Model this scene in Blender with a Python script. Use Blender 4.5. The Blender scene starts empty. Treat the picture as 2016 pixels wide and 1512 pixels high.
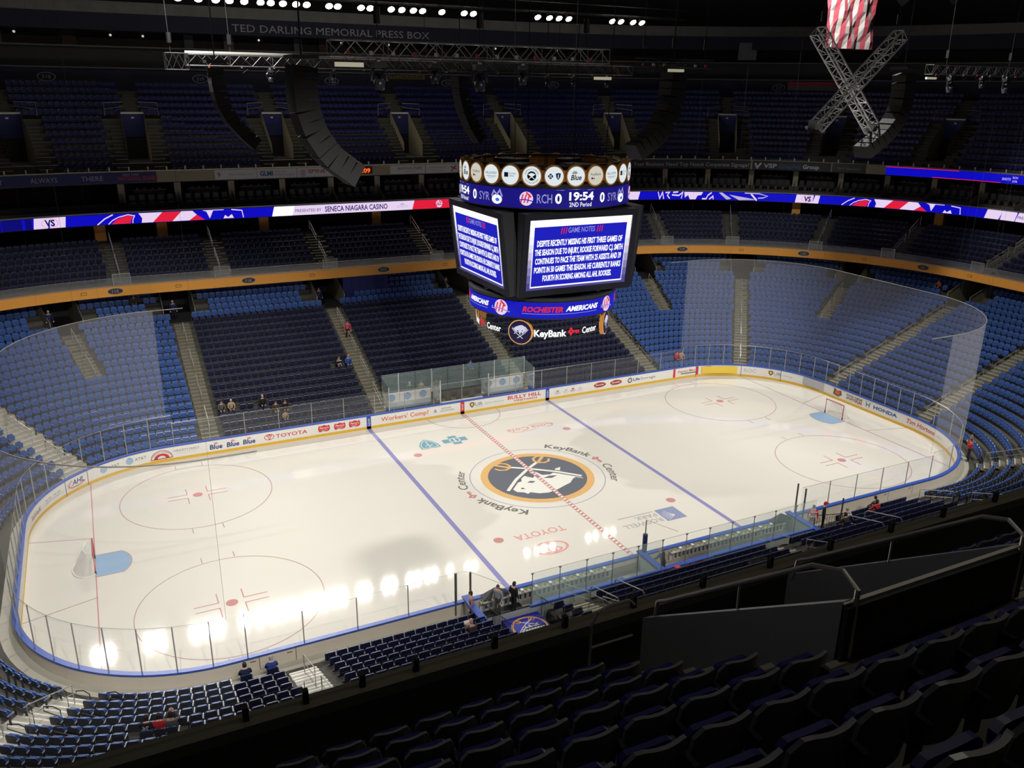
import bpy, math, random
from math import sin, cos, pi, radians, degrees, hypot, atan2
from mathutils import Vector, Matrix, Euler
random.seed(7)
scene = bpy.context.scene
COL = scene.collection
# ---------------------------------------------------------------- camera, world, exposure
CAM = Vector((-24.985, -46.147, 24.671))
cam_data = bpy.data.cameras.new('camera')
cam_data.sensor_width = 36.0
cam_data.lens = 36.0 * 1675.45 / 2016.0
cam_data.clip_start = 0.1
cam_data.clip_end = 400
cam = bpy.data.objects.new('camera', cam_data)
cam.location = CAM
cam.rotation_euler = Euler((1.2389, -0.0119, -0.4577), 'XYZ')
COL.objects.link(cam)
scene.camera = cam
scene.view_settings.view_transform = 'Standard'
scene.view_settings.look = 'None'
scene.view_settings.exposure = 0.0
scene.view_settings.gamma = 1.0
scene.view_settings.use_curve_mapping = False
world = bpy.data.worlds.new('arena_air')
scene.world = world
world.use_nodes = True
world.node_tree.nodes['Background'].inputs[0].default_value = (0.35, 0.42, 0.75, 1)
world.node_tree.nodes['Background'].inputs[1].default_value = 0.0045
scene.cycles.max_bounces = 6
scene.cycles.transparent_max_bounces = 16
scene.cycles.sample_clamp_indirect = 4.0
scene.cycles.use_denoising = True
# lamp heads along the far catwalk (y, z fixed; x of each) and along the near catwalk over the spectator
FAR_LAMPS = [-12.12, -10.94, -9.65, -8.2, -7.29, -6.19, -4.98, -3.99, -1.87, -1.05, 1.23, 2.14, 4.24, 5.33, 6.53,
             7.49, 9.54, 11.97, 12.98, 20.39, 21.79, 22.96, 24.15, 29.66, 30.79, 32.39, 33.55,
             -13.6, -15.3, -18.0, -19.2, -20.5, -24.0, -25.2, -29.0, -30.2]
NEAR_LAMPS = [-27, -21, -15, -9, -3, 3, 9, 15, 21, 27]
FAR_W, NEAR_W = 4050.0, 14500.0
def spot(name, loc, target, watts, cone, blend, size):
    l = bpy.data.lights.new(name, 'SPOT')
    l.energy = watts
    l.spot_size = radians(cone)
    l.spot_blend = blend
    l.shadow_soft_size = size
    l.color = (1.0, 0.972, 0.915)
    o = bpy.data.objects.new(name, l)
    o.location = loc
    o.rotation_euler = (Vector(target) - Vector(loc)).to_track_quat('-Z', 'Y').to_euler()
    COL.objects.link(o)
    return o
for i, x in enumerate(FAR_LAMPS):
    spot('arena_floodlight_beam', (x, 39.75, 31.72), (x * 0.95, -5.0, 0), FAR_W * (.66 + .78 * abs(x) / 27), 40, 0.6, 0.16)
for i, x in enumerate(NEAR_LAMPS):
    spot('arena_floodlight_beam', (x, -39.75, 31.72), (x * 1.12, 5.0, 0), NEAR_W * (.62 + 1.05 * abs(x) / 27), 42, 0.7, 0.25)
# added wide fill spots without fixtures, to brighten the lower stands and orange fascia
for x in (-26, 26):
    spot('added_stand_fill', (x * 0.8, 0, 34), (x * 1.1, 0, 0), 15000.0, 124, 0.25, 0.4)

# ---------------------------------------------------------------- materials
MATS = {}
def mat(name, color, rough=0.6, metal=0.0, spec=0.5, emit=None, estr=1.0, noise=0.0, nscale=8.0, bump=0.0, coat=0.0):
    if name in MATS: return MATS[name]
    m = bpy.data.materials.new(name); m.use_nodes = True
    nt = m.node_tree; b = nt.nodes['Principled BSDF']
    c = (*color, 1)
    b.inputs['Base Color'].default_value = c
    b.inputs['Roughness'].default_value = rough
    b.inputs['Metallic'].default_value = metal
    b.inputs['Specular IOR Level'].default_value = spec
    if coat: b.inputs['Coat Weight'].default_value = coat; b.inputs['Coat Roughness'].default_value = 0.05
    if emit is not None:
        b.inputs['Emission Color'].default_value = (*emit, 1); b.inputs['Emission Strength'].default_value = estr
    if noise or bump:
        tc = nt.nodes.new('ShaderNodeTexCoord')
        nz = nt.nodes.new('ShaderNodeTexNoise'); nz.inputs['Scale'].default_value = nscale; nz.inputs['Detail'].default_value = 4
        nt.links.new(tc.outputs['Object'], nz.inputs['Vector'])
        if noise:
            mr = nt.nodes.new('ShaderNodeMapRange')
            mr.inputs['To Min'].default_value = 1 - noise; mr.inputs['To Max'].default_value = 1 + noise
            nt.links.new(nz.outputs['Fac'], mr.inputs['Value'])
            mx = nt.nodes.new('ShaderNodeVectorMath'); mx.operation = 'SCALE'
            mx.inputs[0].default_value = color
            nt.links.new(mr.outputs['Result'], mx.inputs['Scale'])
            nt.links.new(mx.outputs['Vector'], b.inputs['Base Color'])
        if bump:
            bp = nt.nodes.new('ShaderNodeBump'); bp.inputs['Strength'].default_value = bump; bp.inputs['Distance'].default_value = 0.02
            nt.links.new(nz.outputs['Fac'], bp.inputs['Height']); nt.links.new(bp.outputs['Normal'], b.inputs['Normal'])
    MATS[name] = m
    return m
def srgb(r, g, b):
    f = lambda c: (c / 255 / 12.92) if c / 255 <= 0.04045 else ((c / 255 + 0.055) / 1.055) ** 2.4
    return (f(r), f(g), f(b))
def glow(name, r, g, b, s=1.0):      # a lit display colour
    return mat(name, (0.01, 0.01, 0.01), 0.5, emit=srgb(r, g, b), estr=s, spec=0.1)
def film(name, color, opacity, gloss=0.0, rough=0.1):
    """thin glass or netting: mostly see-through, the rest scatters light"""
    if name in MATS: return MATS[name]
    m = bpy.data.materials.new(name); m.use_nodes = True
    nt = m.node_tree; nt.nodes.clear()
    out = nt.nodes.new('ShaderNodeOutputMaterial')
    tr = nt.nodes.new('ShaderNodeBsdfTransparent'); tr.inputs[0].default_value = (1, 1, 1, 1)
    df = nt.nodes.new('ShaderNodeBsdfDiffuse'); df.inputs[0].default_value = (*color, 1)
    tl = nt.nodes.new('ShaderNodeBsdfTranslucent'); tl.inputs[0].default_value = (*color, 1)
    ad = nt.nodes.new('ShaderNodeMixShader'); ad.inputs[0].default_value = 0.5
    nt.links.new(df.outputs[0], ad.inputs[1]); nt.links.new(tl.outputs[0], ad.inputs[2])
    mx = nt.nodes.new('ShaderNodeMixShader'); mx.inputs[0].default_value = opacity
    nt.links.new(tr.outputs[0], mx.inputs[1]); nt.links.new(ad.outputs[0], mx.inputs[2])
    last = mx
    if gloss:
        gl = nt.nodes.new('ShaderNodeBsdfGlossy'); gl.inputs['Roughness'].default_value = rough
        fr = nt.nodes.new('ShaderNodeFresnel'); fr.inputs[0].default_value = 1.45
        ml = nt.nodes.new('ShaderNodeMath'); ml.operation = 'MULTIPLY'; ml.inputs[1].default_value = gloss
        nt.links.new(fr.outputs[0], ml.inputs[0])
        m2 = nt.nodes.new('ShaderNodeMixShader')
        nt.links.new(ml.outputs[0], m2.inputs[0]); nt.links.new(mx.outputs[0], m2.inputs[1]); nt.links.new(gl.outputs[0], m2.inputs[2])
        last = m2
    nt.links.new(last.outputs[0], out.inputs[0])
    MATS[name] = m
    return m
ICE_R = 0.045
ICE = mat('ice', srgb(228, 224, 214), ICE_R, spec=0.42, noise=0.018, nscale=0.22, bump=0.0)
def ice_paint(name, r, g, b): return mat('ice_' + name, srgb(r, g, b), ICE_R, spec=0.42)
I_RED = ice_paint('red', 204, 142, 140); I_BLUE = ice_paint('blue', 148, 146, 196); I_THIN = ice_paint('thin_red', 196, 160, 158)
I_GREY = ice_paint('grey', 122, 122, 118); I_NAVY = ice_paint('navy', 112, 115, 124); I_GOLD = ice_paint('gold', 226, 182, 122)
I_WHITE = ice_paint('white', 238, 236, 228); I_CREASE = ice_paint('crease', 150, 182, 214); I_TEAL = ice_paint('teal', 124, 170, 184)
I_PINK = ice_paint('pink', 228, 164, 160); I_SLATE = ice_paint('slate', 150, 158, 190); I_LGREY = ice_paint('light_grey', 176, 174, 170)
I_DOT = ice_paint('dot', 204, 146, 145)
CONC = mat('concrete', srgb(120, 116, 100), 0.8, noise=0.12, nscale=1.5)
CONC_L = mat('pale_concrete', srgb(186, 182, 168), 0.7, noise=0.08, nscale=1.5)
CONC_D = mat('dark_concrete', srgb(84, 82, 76), 0.85, noise=0.12, nscale=1.5)
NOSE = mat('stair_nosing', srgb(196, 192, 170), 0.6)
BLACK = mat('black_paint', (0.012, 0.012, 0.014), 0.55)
DARK = mat('dark_grey_paint', (0.03, 0.031, 0.034), 0.6)
NAVYW = mat('navy_wall', (0.02, 0.022, 0.05), 0.7, noise=0.1, nscale=0.6)
STEEL = mat('brushed_steel', (0.55, 0.54, 0.5), 0.38, metal=0.7)
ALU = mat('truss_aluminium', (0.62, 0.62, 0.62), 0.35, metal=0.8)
WHITEP = mat('white_paint', srgb(232, 230, 224), 0.35)
CREAM = mat('cream_board_back', srgb(214, 204, 188), 0.5, noise=0.04, nscale=1.0)
YELLOW = mat('yellow_kickplate', srgb(222, 180, 60), 0.35)
BLUECAP = mat('blue_cap_rail', srgb(52, 88, 180), 0.35)
ORANGE = mat('orange_fascia', srgb(250, 172, 70), 0.55, noise=0.05, nscale=0.4)
BEIGE = mat('beige_panel', srgb(150, 142, 120), 0.7)
SEAT_BLUE = mat('blue_seat_plastic', srgb(64, 98, 168), 0.32, spec=0.6)
SEAT_BACK = mat('grey_seat_shell', srgb(64, 66, 72), 0.5)
SEAT_NAVY = mat('navy_seat_fabric', srgb(17, 23, 58), .6)
SEAT_NAVYTOP = mat('navy_seat_top', srgb(56, 62, 104), .3)
SEAT_UP = mat('upper_seat_plastic', srgb(28, 32, 104), .35, spec=0.5)
SEAT_UPB = mat('upper_seat_shell', srgb(112, 114, 120), 0.3, spec=0.8)
FRAME = mat('seat_frame_grey', srgb(150, 150, 154), 0.4, metal=0.2)
FRAME_D = mat('seat_frame_dark', srgb(52, 54, 62), 0.4)
GLASS = film('rink_glass', (0.86, 0.87, 0.85), 0.06, 0.12, 0.05)
GLASS_G = film('bench_glass', (0.55, 0.74, 0.70), 0.30, 0.6, 0.05)
RAILGLASS = film('rail_glass', (0.7, 0.74, 0.72), 0.26, 0.5, 0.1)
NET = film('spectator_net', (0.78, 0.76, 0.72), 0.115)
PIPE = mat('net_pipe', srgb(120, 116, 108), 0.6)
POSTM = mat('glass_post', srgb(170, 170, 162), 0.35, metal=0.4)
SKIN = mat('skin', srgb(214, 164, 138), 0.55)
HAIR = mat('dark_hair', srgb(52, 40, 34), 0.6)
HAIR2 = mat('grey_hair', srgb(176, 168, 156), 0.6)
RUBBER = mat('black_rubber', (0.02, 0.02, 0.022), 0.7)

# ---------------------------------------------------------------- the arena's plan: rings around the rink
def pos(W, d):
    """point at offset d outside the boards; W runs clockwise: metres on the straights, degrees in the corners, 0 at mid far boards"""
    W = (W + 21.95) % 465.48 - 21.95
    r = 8.53 + 1.09 * d; b = 8.53 + d
    if W <= 21.95: return W, 4.42 + b
    if W <= 111.95: t = radians(W - 21.95); return 21.95 + r * sin(t), 4.42 + b * cos(t)
    if W <= 120.79: return 21.95 + r, 4.42 - (W - 111.95)
    if W <= 210.79: t = radians(W - 120.79); return 21.95 + r * cos(t), -4.42 - b * sin(t)
    if W <= 254.69: return 21.95 - (W - 210.79), -4.42 - b
    if W <= 344.69:
        t = radians(W - 254.69)
        return -21.95 - r * sin(t), -4.42 - b * (min(1.0, 1.06 * cos(t)) if d > 22 else cos(t))
    if W <= 353.53: return -21.95 - r, -4.42 + (W - 344.69)
    t = radians(W - 353.53); return -21.95 - r * cos(t), 4.42 + b * sin(t)
BR = [-21.95, 21.95, 111.95, 120.79, 210.79, 254.69, 344.69, 353.53, 443.53]
def scale_at(W, d):
    W = (W + 21.95) % 465.48 - 21.95
    for i in range(8):
        if W <= BR[i + 1]: return 1.0 if i % 2 == 0 else (8.53 + 1.045 * d) * pi / 180
    return 1.0
def M(W, d):
    """metres along ring d from W=-21.95"""
    n = math.floor((W + 21.95) / 465.48); w = W - n * 465.48
    c = (8.53 + 1.045 * d) * pi / 180; m = 0
    per = 43.9 * 2 + 8.84 * 2 + 360 * c
    for i in range(8):
        s = 1.0 if i % 2 == 0 else c
        if w <= BR[i + 1] + 1e-9: return n * per + m + (w - BR[i]) * s
        m += (BR[i + 1] - BR[i]) * s
    return n * per + m
def Winv(m, d):
    c = (8.53 + 1.045 * d) * pi / 180
    per = 43.9 * 2 + 8.84 * 2 + 360 * c
    n = math.floor(m / per); m -= n * per
    for i in range(8):
        s = 1.0 if i % 2 == 0 else c
        L = (BR[i + 1] - BR[i]) * s
        if m <= L: return n * 465.48 + BR[i] + m / s
        m -= L
    return (n + 1) * 465.48 - 21.95
def Wadd(W, metres, d): return Winv(M(W, d) + metres, d)
def outward(W, d=5.0):
    a = pos(W, d); b = pos(W, d + 0.5)
    v = Vector((b[0] - a[0], b[1] - a[1], 0)); v.normalize(); return v
def ring_frame(W, d, z):
    """matrix whose Y points away from the ice, Z up"""
    y = outward(W, d); zv = Vector((0, 0, 1)); x = y.cross(zv)
    x0, y0 = pos(W, d)
    m = Matrix.Identity(4)
    for i in range(3): m[i][0] = x[i]; m[i][1] = y[i]; m[i][2] = zv[i]
    m[0][3], m[1][3], m[2][3] = x0, y0, z
    return m
def stations(Wa, Wb, step=4.0):
    out = [Wa]
    base = 0
    marks = []
    for n in (-1, 0, 1):
        for i in range(9):
            marks.append(BR[i] + n * 465.48)
        for i in (1, 3, 5, 7):
            w = BR[i] + step
            while w < BR[i + 1] - 0.2:
                marks.append(w + n * 465.48); w += step
    out += sorted(set(round(w, 3) for w in marks if Wa + 1e-3 < w < Wb - 1e-3))
    out.append(Wb)
    return out
_ci = cam.rotation_euler.to_matrix().transposed()
def seen(p, margin=60):
    c = _ci @ (Vector(p) - CAM)
    if c.z > -0.3: return None
    u = 1008 + 1675.45 * c.x / -c.z; v = 756 - 1675.45 * c.y / -c.z
    if -margin < u < 2016 + margin and -margin < v < 1512 + margin: return (u, v, -c.z)
    return None

# ---------------------------------------------------------------- mesh building
TEXTS = {}
def text_mesh(s, bold=0.0, res=2):
    key = (s, bold, res)
    if key not in TEXTS:
        cu = bpy.data.curves.new('t', 'FONT'); cu.body = s; cu.resolution_u = res; cu.offset = bold; cu.fill_mode = 'FRONT'
        o = bpy.data.objects.new('t', cu); COL.objects.link(o)
        me = bpy.data.meshes.new_from_object(o.evaluated_get(bpy.context.evaluated_depsgraph_get()))
        vs = [(v.co.x, v.co.y) for v in me.vertices]; fs = [tuple(p.vertices) for p in me.polygons]
        bpy.data.objects.remove(o); bpy.data.curves.remove(cu); bpy.data.meshes.remove(me)
        if not vs: vs = [(0, 0)]
        x0 = min(v[0] for v in vs); x1 = max(v[0] for v in vs)
        TEXTS[key] = ([(v[0] - x0, v[1]) for v in vs], fs, x1 - x0)
    return TEXTS[key]
class MB:
    def __init__(self): self.v = []; self.f = []; self.m = []; self.mats = []
    def mi(self, m):
        if m not in self.mats: self.mats.append(m)
        return self.mats.index(m)
    def face(self, pts, m):
        n = len(self.v); self.v += [tuple(p) for p in pts]
        self.f.append(tuple(range(n, n + len(pts)))); self.m.append(self.mi(m))
    def mesh(self, vs, fs, m):
        n = len(self.v); self.v += [tuple(p) for p in vs]; k = self.mi(m)
        for f in fs: self.f.append(tuple(i + n for i in f)); self.m.append(k)
    def box(self, c, s, m, R=None, mats=None):
        x, y, z = s[0] / 2, s[1] / 2, s[2] / 2
        vs = [Vector(p) for p in ((-x, -y, -z), (x, -y, -z), (x, y, -z), (-x, y, -z), (-x, -y, z), (x, -y, z), (x, y, z), (-x, y, z))]
        if R is not None: vs = [R @ p for p in vs]
        vs = [p + Vector(c) for p in vs]
        self.mesh(vs, [(0, 3, 2, 1), (4, 5, 6, 7), (0, 1, 5, 4), (1, 2, 6, 5), (2, 3, 7, 6), (3, 0, 4, 7)], m)
    def tube(self, pts, r, m, n=6, closed=False):
        pts = [Vector(p) for p in pts]; rings = []
        N = len(pts)
        for i, p in enumerate(pts):
            a = pts[i - 1] if (i > 0 or closed) else p; b = pts[(i + 1) % N] if (i < N - 1 or closed) else p
            t = (b - a).normalized()
            u = t.cross(Vector((0, 0, 1)))
            if u.length < 1e-3: u = t.cross(Vector((0, 1, 0)))
            u.normalize(); w = t.cross(u)
            rr = r[i] if isinstance(r, (list, tuple)) else r
            rings.append([p + (u * cos(2 * pi * k / n) + w * sin(2 * pi * k / n)) * rr for k in range(n)])
        vs = [q for R_ in rings for q in R_]; fs = []
        for i in range(N if closed else N - 1):
            j = (i + 1) % N
            for k in range(n): fs.append((i * n + k, i * n + (k + 1) % n, j * n + (k + 1) % n, j * n + k))
        if not closed: fs += [tuple(range(n))[::-1], tuple((N - 1) * n + k for k in range(n))]
        self.mesh(vs, fs, m)
    def disc(self, c, u, w, r, m, n=24, r2=None, a0=0.0, a1=2 * pi):
        c, u, w = Vector(c), Vector(u), Vector(w)
        full = abs(a1 - a0 - 2 * pi) < 1e-6
        P = lambda rr, k: c + (u * cos(a0 + (a1 - a0) * k / n) + w * sin(a0 + (a1 - a0) * k / n)) * rr
        if r2 is None: self.face([P(r, k) for k in range(n if full else n + 1)], m)
        else:
            for k in range(n): self.face([P(r, k), P(r, k + 1), P(r2, k + 1), P(r2, k)], m)
    def fn(self, pts2, f, m): self.face([f(*p) for p in pts2], m)
    def fdisc(self, f, cx, cy, rx, ry, m, n=24, a0=0.0, a1=2 * pi, inner=None):
        for_ = lambda k, s=1.0: f(cx + rx * s * cos(a0 + (a1 - a0) * k / n), cy + ry * s * sin(a0 + (a1 - a0) * k / n))
        if inner is None: self.face([for_(k) for k in range(n)], m)
        else:
            for k in range(n): self.face([for_(k), for_(k + 1), for_(k + 1, inner), for_(k, inner)], m)
    def text(self, s, f, x, y, h, m, width=None, bold=0.0, align='c', shear=0.0, res=2):
        """letters of capital height h centred (or left) at x with baseline y, mapped through f(u, v)"""
        vs, fs, w = text_mesh(s, bold, res)
        k = h / 0.70; kx = k if width is None else width / max(w, 1e-6)
        W_ = w * kx
        x0 = x - W_ / 2 if align == 'c' else (x if align == 'l' else x - W_)
        self.mesh([f(x0 + a * kx + shear * b * k, y + b * k) for a, b in vs], fs, m)
        return W_
    def sweep(self, Wa, Wb, prof, m, step=4.0, mats=None, caps=False):
        st = stations(Wa, Wb, step)
        n0 = len(self.v); k = len(prof)
        for w in st:
            for d, z in prof:
                x, y = pos(w, d); self.v.append((x, y, z))
        for i in range(len(st) - 1):
            for j in range(k - 1):
                a = n0 + i * k + j
                self.f.append((a, a + k, a + k + 1, a + 1)); self.m.append(self.mi(mats[j] if mats else m))
        if caps:
            self.f.append(tuple(n0 + j for j in range(k))); self.m.append(self.mi(m))
            e = n0 + (len(st) - 1) * k
            self.f.append(tuple(e + j for j in range(k))[::-1]); self.m.append(self.mi(m))
    def sweep_tube(self, Wa, Wb, d, z, r, m, n=6, step=4.0):
        self.tube([(*pos(w, d), z) for w in stations(Wa, Wb, step)], r, m, n)
    def data(self, name, smooth=False):
        me = bpy.data.meshes.new(name)
        me.from_pydata(self.v, [], self.f)
        for m in self.mats: me.materials.append(m)
        me.polygons.foreach_set('material_index', self.m)
        if smooth: me.polygons.foreach_set('use_smooth', [True] * len(self.f))
        me.update()
        return me
    def build(self, name, parent=None, label=None, cat=None, group=None, kind=None, smooth=False):
        o = bpy.data.objects.new(name, self.data(name, smooth)); COL.objects.link(o)
        if parent is not None: o.parent = parent
        tag(o, label, cat, group, kind)
        return o
def tag(o, label=None, cat=None, group=None, kind=None):
    if label: o['label'] = label
    if cat: o['category'] = cat
    if group: o['group'] = group
    if kind: o['kind'] = kind
    return o
def empty(name, loc=(0, 0, 0), rz=0.0, label=None, cat=None, group=None, matrix=None):
    o = bpy.data.objects.new(name, None); COL.objects.link(o)
    o.empty_display_size = 0.2
    if matrix is not None: o.matrix_world = matrix
    else: o.location = loc; o.rotation_euler = (0, 0, rz)
    return tag(o, label, cat, group)
def part(name, me, parent):
    o = bpy.data.objects.new(name, me); COL.objects.link(o); o.parent = parent; return o
def ringfn(W0, d, z0, lift=0.0):
    """(u metres along the ring to the viewer's right seen from the ice, v metres up) -> point"""
    m0 = M(W0, d)
    def f(u, v):
        x, y = pos(Winv(m0 + u, d), d - lift); return (x, y, z0 + v)
    return f
def nth(i):
    w = ['first', 'second', 'third', 'fourth', 'fifth', 'sixth', 'seventh', 'eighth', 'ninth', 'tenth', 'eleventh', 'twelfth',
         'thirteenth', 'fourteenth', 'fifteenth', 'sixteenth', 'seventeenth', 'eighteenth', 'nineteenth', 'twentieth']
    t = ['', '', 'twenty', 'thirty', 'forty', 'fifty', 'sixty', 'seventy', 'eighty', 'ninety']
    if i < 20: return w[i]
    n = i + 1
    if n >= 100: return 'hundred-and-' + nth(n - 101) if n > 100 else 'hundredth'
    if n % 10 == 0: return {20: 'twentieth', 30: 'thirtieth', 40: 'fortieth', 50: 'fiftieth', 60: 'sixtieth', 70: 'seventieth', 80: 'eightieth', 90: 'ninetieth'}[n]
    return t[n // 10] + '-' + w[n % 10 - 1]
# ---------------------------------------------------------------- the buffalo emblem (flat artwork mapped through f)
def arc_pts(cx, cy, r, a0, a1, n): return [(cx + r * cos(a0 + (a1 - a0) * k / n), cy + r * sin(a0 + (a1 - a0) * k / n)) for k in range(n + 1)]
def thick_line(mb, f, pts, w, m, ends=None):
    """a stroke of constant width with mitred joints"""
    n = len(pts); L = []; R = []
    for i, (x, y) in enumerate(pts):
        dx0, dy0 = (x - pts[i - 1][0], y - pts[i - 1][1]) if i else (pts[1][0] - x, pts[1][1] - y)
        dx1, dy1 = (pts[i + 1][0] - x, pts[i + 1][1] - y) if i < n - 1 else (dx0, dy0)
        l0 = hypot(dx0, dy0) or 1; l1 = hypot(dx1, dy1) or 1
        nx, ny = -(dy0 / l0 + dy1 / l1), dx0 / l0 + dx1 / l1
        k = hypot(nx, ny) or 1; nx /= k; ny /= k
        c = max(.45, abs(nx * -dy0 / l0 + ny * dx0 / l0)); h = w / 2 / c
        L.append((x + nx * h, y + ny * h)); R.append((x - nx * h, y - ny * h))
    for i in range(n - 1): mb.fn([L[i], L[i + 1], R[i + 1], R[i]], f, m)
BUFFALO = [(-.58, .12), (-.66, .22), (-.70, .40), (-.60, .30), (-.52, .34), (-.40, .46), (-.24, .52), (-.06, .60), (.12, .64), (.28, .60), (.40, .50), (.46, .54), (.50, .46), (.60, .40),
           (.62, .28), (.58, .16), (.50, .08), (.46, -.02), (.42, .08), (.34, .06), (.30, -.04), (.34, -.14), (.24, -.20), (.18, -.08), (.10, .02), (.02, -.06), (.06, -.20), (-.06, -.18), (-.10, -.02),
           (-.24, .02), (-.36, -.04), (-.44, -.16), (-.56, -.18), (-.48, -.06), (-.54, .02)]
def emblem(mb, fg, R, gold, navy, white, rot=0.0, red_eye=None):
    """layered disc: f(u, v, layer) gives the point"""
    def L(k): return lambda x, y: fg((x * cos(rot) - y * sin(rot)) * R, (x * sin(rot) + y * cos(rot)) * R, k)
    mb.fdisc(L(0), 0, 0, 1, 1, gold, 40)
    mb.fdisc(L(1), 0, 0, .87, .87, navy, 40)
    # body as triangle fan pieces around a centre inside
    mb.fn(BUFFALO, L(2), white)
    mb.fn([(.42, .36), (.50, .33), (.44, .28)], L(3), navy)
    mb.fn([(-.34, .10), (-.20, .16), (-.06, .10), (-.20, .06)], L(3), navy)
    mb.fn([(.12, .16), (.2, .20), (.28, .14), (.2, .11)], L(3), navy)
    for s in (-1, 1):
        thick_line(mb, L(2.5 + .2 * s), [(s * .74, .32), (s * .40, -.04), (s * .0, -.36), (-s * .30, -.56)], .13, navy)
        thick_line(mb, L(3.4 + .3 * s), [(s * .72, .30), (s * .40, -.04), (s * .0, -.36), (-s * .30, -.56)], .06, white)
        thick_line(mb, L(4), arc_pts(-s * .40, -.62, .15, radians(10), radians(300), 7) if s < 0 else [(-x, y) for x, y in arc_pts(.40, -.62, .15, radians(10), radians(300), 7)], .045, gold)
        thick_line(mb, L(5), [(-s * .26, -.50), (-s * .52, -.76)], .06, gold)

# ================================================================ THE ICE
ice = MB()
loop = [(*pos(w, 0.0), 0.0) for w in stations(-21.95, 443.53, 3.0)[:-1]]
ice.face(loop[::-1], ICE)
floor_ice = ice.build('floor_ice', kind='structure')
FT = 0.3048
def zf(z): return lambda x, y: (x, y, z)
def line_obj(name, m, z, fill):
    mb = MB(); fill(mb, zf(z)); return mb.build(name, floor_ice)
def rect(mb, f, x0, x1, y0, y1, m): mb.fn([(x0, y0), (x1, y0), (x1, y1), (x0, y1)], f, m)
def center_line(mb, f):
    rect(mb, f, -.15, .15, -12.9, 12.9, I_WHITE)
    g = zf(0.012)
    rect(mb, g, -.15, -.11, -12.9, 12.9, I_RED); rect(mb, g, .11, .15, -12.9, 12.9, I_RED)
    y = -12.85
    while y < 12.8:
        mb.fn([(-.10, y), (.10, y + .06), (.10, y + .24), (-.10, y + .18)], g, I_RED); y += .34
line_obj('red_centre_line', I_RED, 0.010, center_line)
for s in (-1, 1):
    line_obj('blue_line', I_BLUE, 0.006, lambda mb, f: rect(mb, f, s * 7.62, s * 7.92, -12.95, 12.95, I_BLUE))
    def goal_line(mb, f):
        rect(mb, f, s * 27.13 - .028, s * 27.13 + .028, -11.2, 11.2, I_RED)
        for t in (-1, 1):
            thick_line(mb, f, [(s * 27.13, t * 3.35), (s * 30.45, t * 4.27)], .05, I_THIN)
    line_obj('goal_line', I_RED, 0.008, goal_line)
    def crease(mb, f):
        pts = [(s * 27.13, -1.22), (s * 27.13, 1.22)] + [(s * (27.13 - math.sqrt(1.83 ** 2 - y * y)), y) for y in (1.22, 1.0, .7, .35, 0, -.35, -.7, -1.0, -1.22)]
        mb.fn(pts, f, I_CREASE)
        thick_line(mb, zf(0.007), pts[1:] + [pts[0]], .05, I_THIN)
    line_obj('goal_crease', I_CREASE, 0.005, crease)
def spots(cx, cy, fancy):
    def g(mb, f):
        mb.fdisc(f, cx, cy, .305, .305, I_DOT, 20)
        if not fancy: return
        h = zf(0.009)
        mb.fdisc(f, cx, cy, 4.6, 4.6, I_THIN, 64, inner=0.989)
        for sx in (-1, 1):
            for sy in (-1, 1):
                thick_line(mb, h, [(cx + sx * .61, cy + sy * 1.5), (cx + sx * .61, cy + sy * .23), ], .0, I_THIN)
                thick_line(mb, h, [(cx + sx * .62, cy + sy * 1.12), (cx + sx * .62, cy + sy * .25)], .055, I_RED)
                thick_line(mb, h, [(cx + sx * .60, cy + sy * .25), (cx + sx * 1.80, cy + sy * .25)], .055, I_RED)
                thick_line(mb, h, [(cx + sx * .86, cy + sy * 4.58), (cx + sx * .86, cy + sy * 5.18)], .055, I_THIN)
    line_obj('faceoff_circle' if fancy else 'faceoff_dot', I_DOT, 0.007, g)
for sx in (-1, 1):
    for sy in (-1, 1):
        spots(sx * 21.03, sy * 6.71, True); spots(sx * 6.1, sy * 6.71, False)
line_obj('referee_crease', I_THIN, 0.007, lambda mb, f: mb.fdisc(f, 0, 12.95, 3.05, 3.05, I_THIN, 24, pi, 2 * pi, inner=0.983))
# centre emblem, reads from the far side
def ice_logo(mb, f):
    mb.fdisc(zf(.004), 0, 0, 4.60, 4.60, I_BLUE, 72, inner=.99)
    emblem(mb, lambda x, y, k: (-x, -y, .0045 + .0006 * k), 3.86, I_GOLD, I_NAVY, I_WHITE, rot=0.0)
    mb.fdisc(zf(.0135), 0, 0, .14, .14, I_BLUE, 16)
line_obj('centre_ice_emblem', I_NAVY, 0.004, ice_logo)
def arcfn(R, a0, z=.005):      # text along a circle, clockwise, tops outward
    return lambda u, v: ((R + v) * cos(a0 - u / R), (R + v) * sin(a0 - u / R), z)
def key_shape(mb, f, m, h, hollow=None):
    # a key with a cross-shaped bow and a toothed bit; u along, v up, height h
    bow = [(.0, .38), (.0, .62), (.14, .66), (.22, .82), (.30, 1.0), (.46, 1.0), (.54, .82), (.66, .66), (.80, .62), (1.50, .62), (1.50, .18), (1.34, .18), (1.34, .38),
           (1.22, .38), (1.22, .18), (1.06, .18), (1.06, .38), (.80, .38), (.66, .34), (.54, .18), (.46, 0), (.30, 0), (.22, .18), (.14, .34)]
    c = (.38, .5)
    mb.fn([(x * h, y * h) for x, y in bow], f, m)
    if hollow:
        g = hollow
        mb.fn([((c[0] - .1) * h, .5 * h), (c[0] * h, .6 * h), ((c[0] + .1) * h, .5 * h), (c[0] * h, .4 * h)], g[0], g[1])
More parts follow.
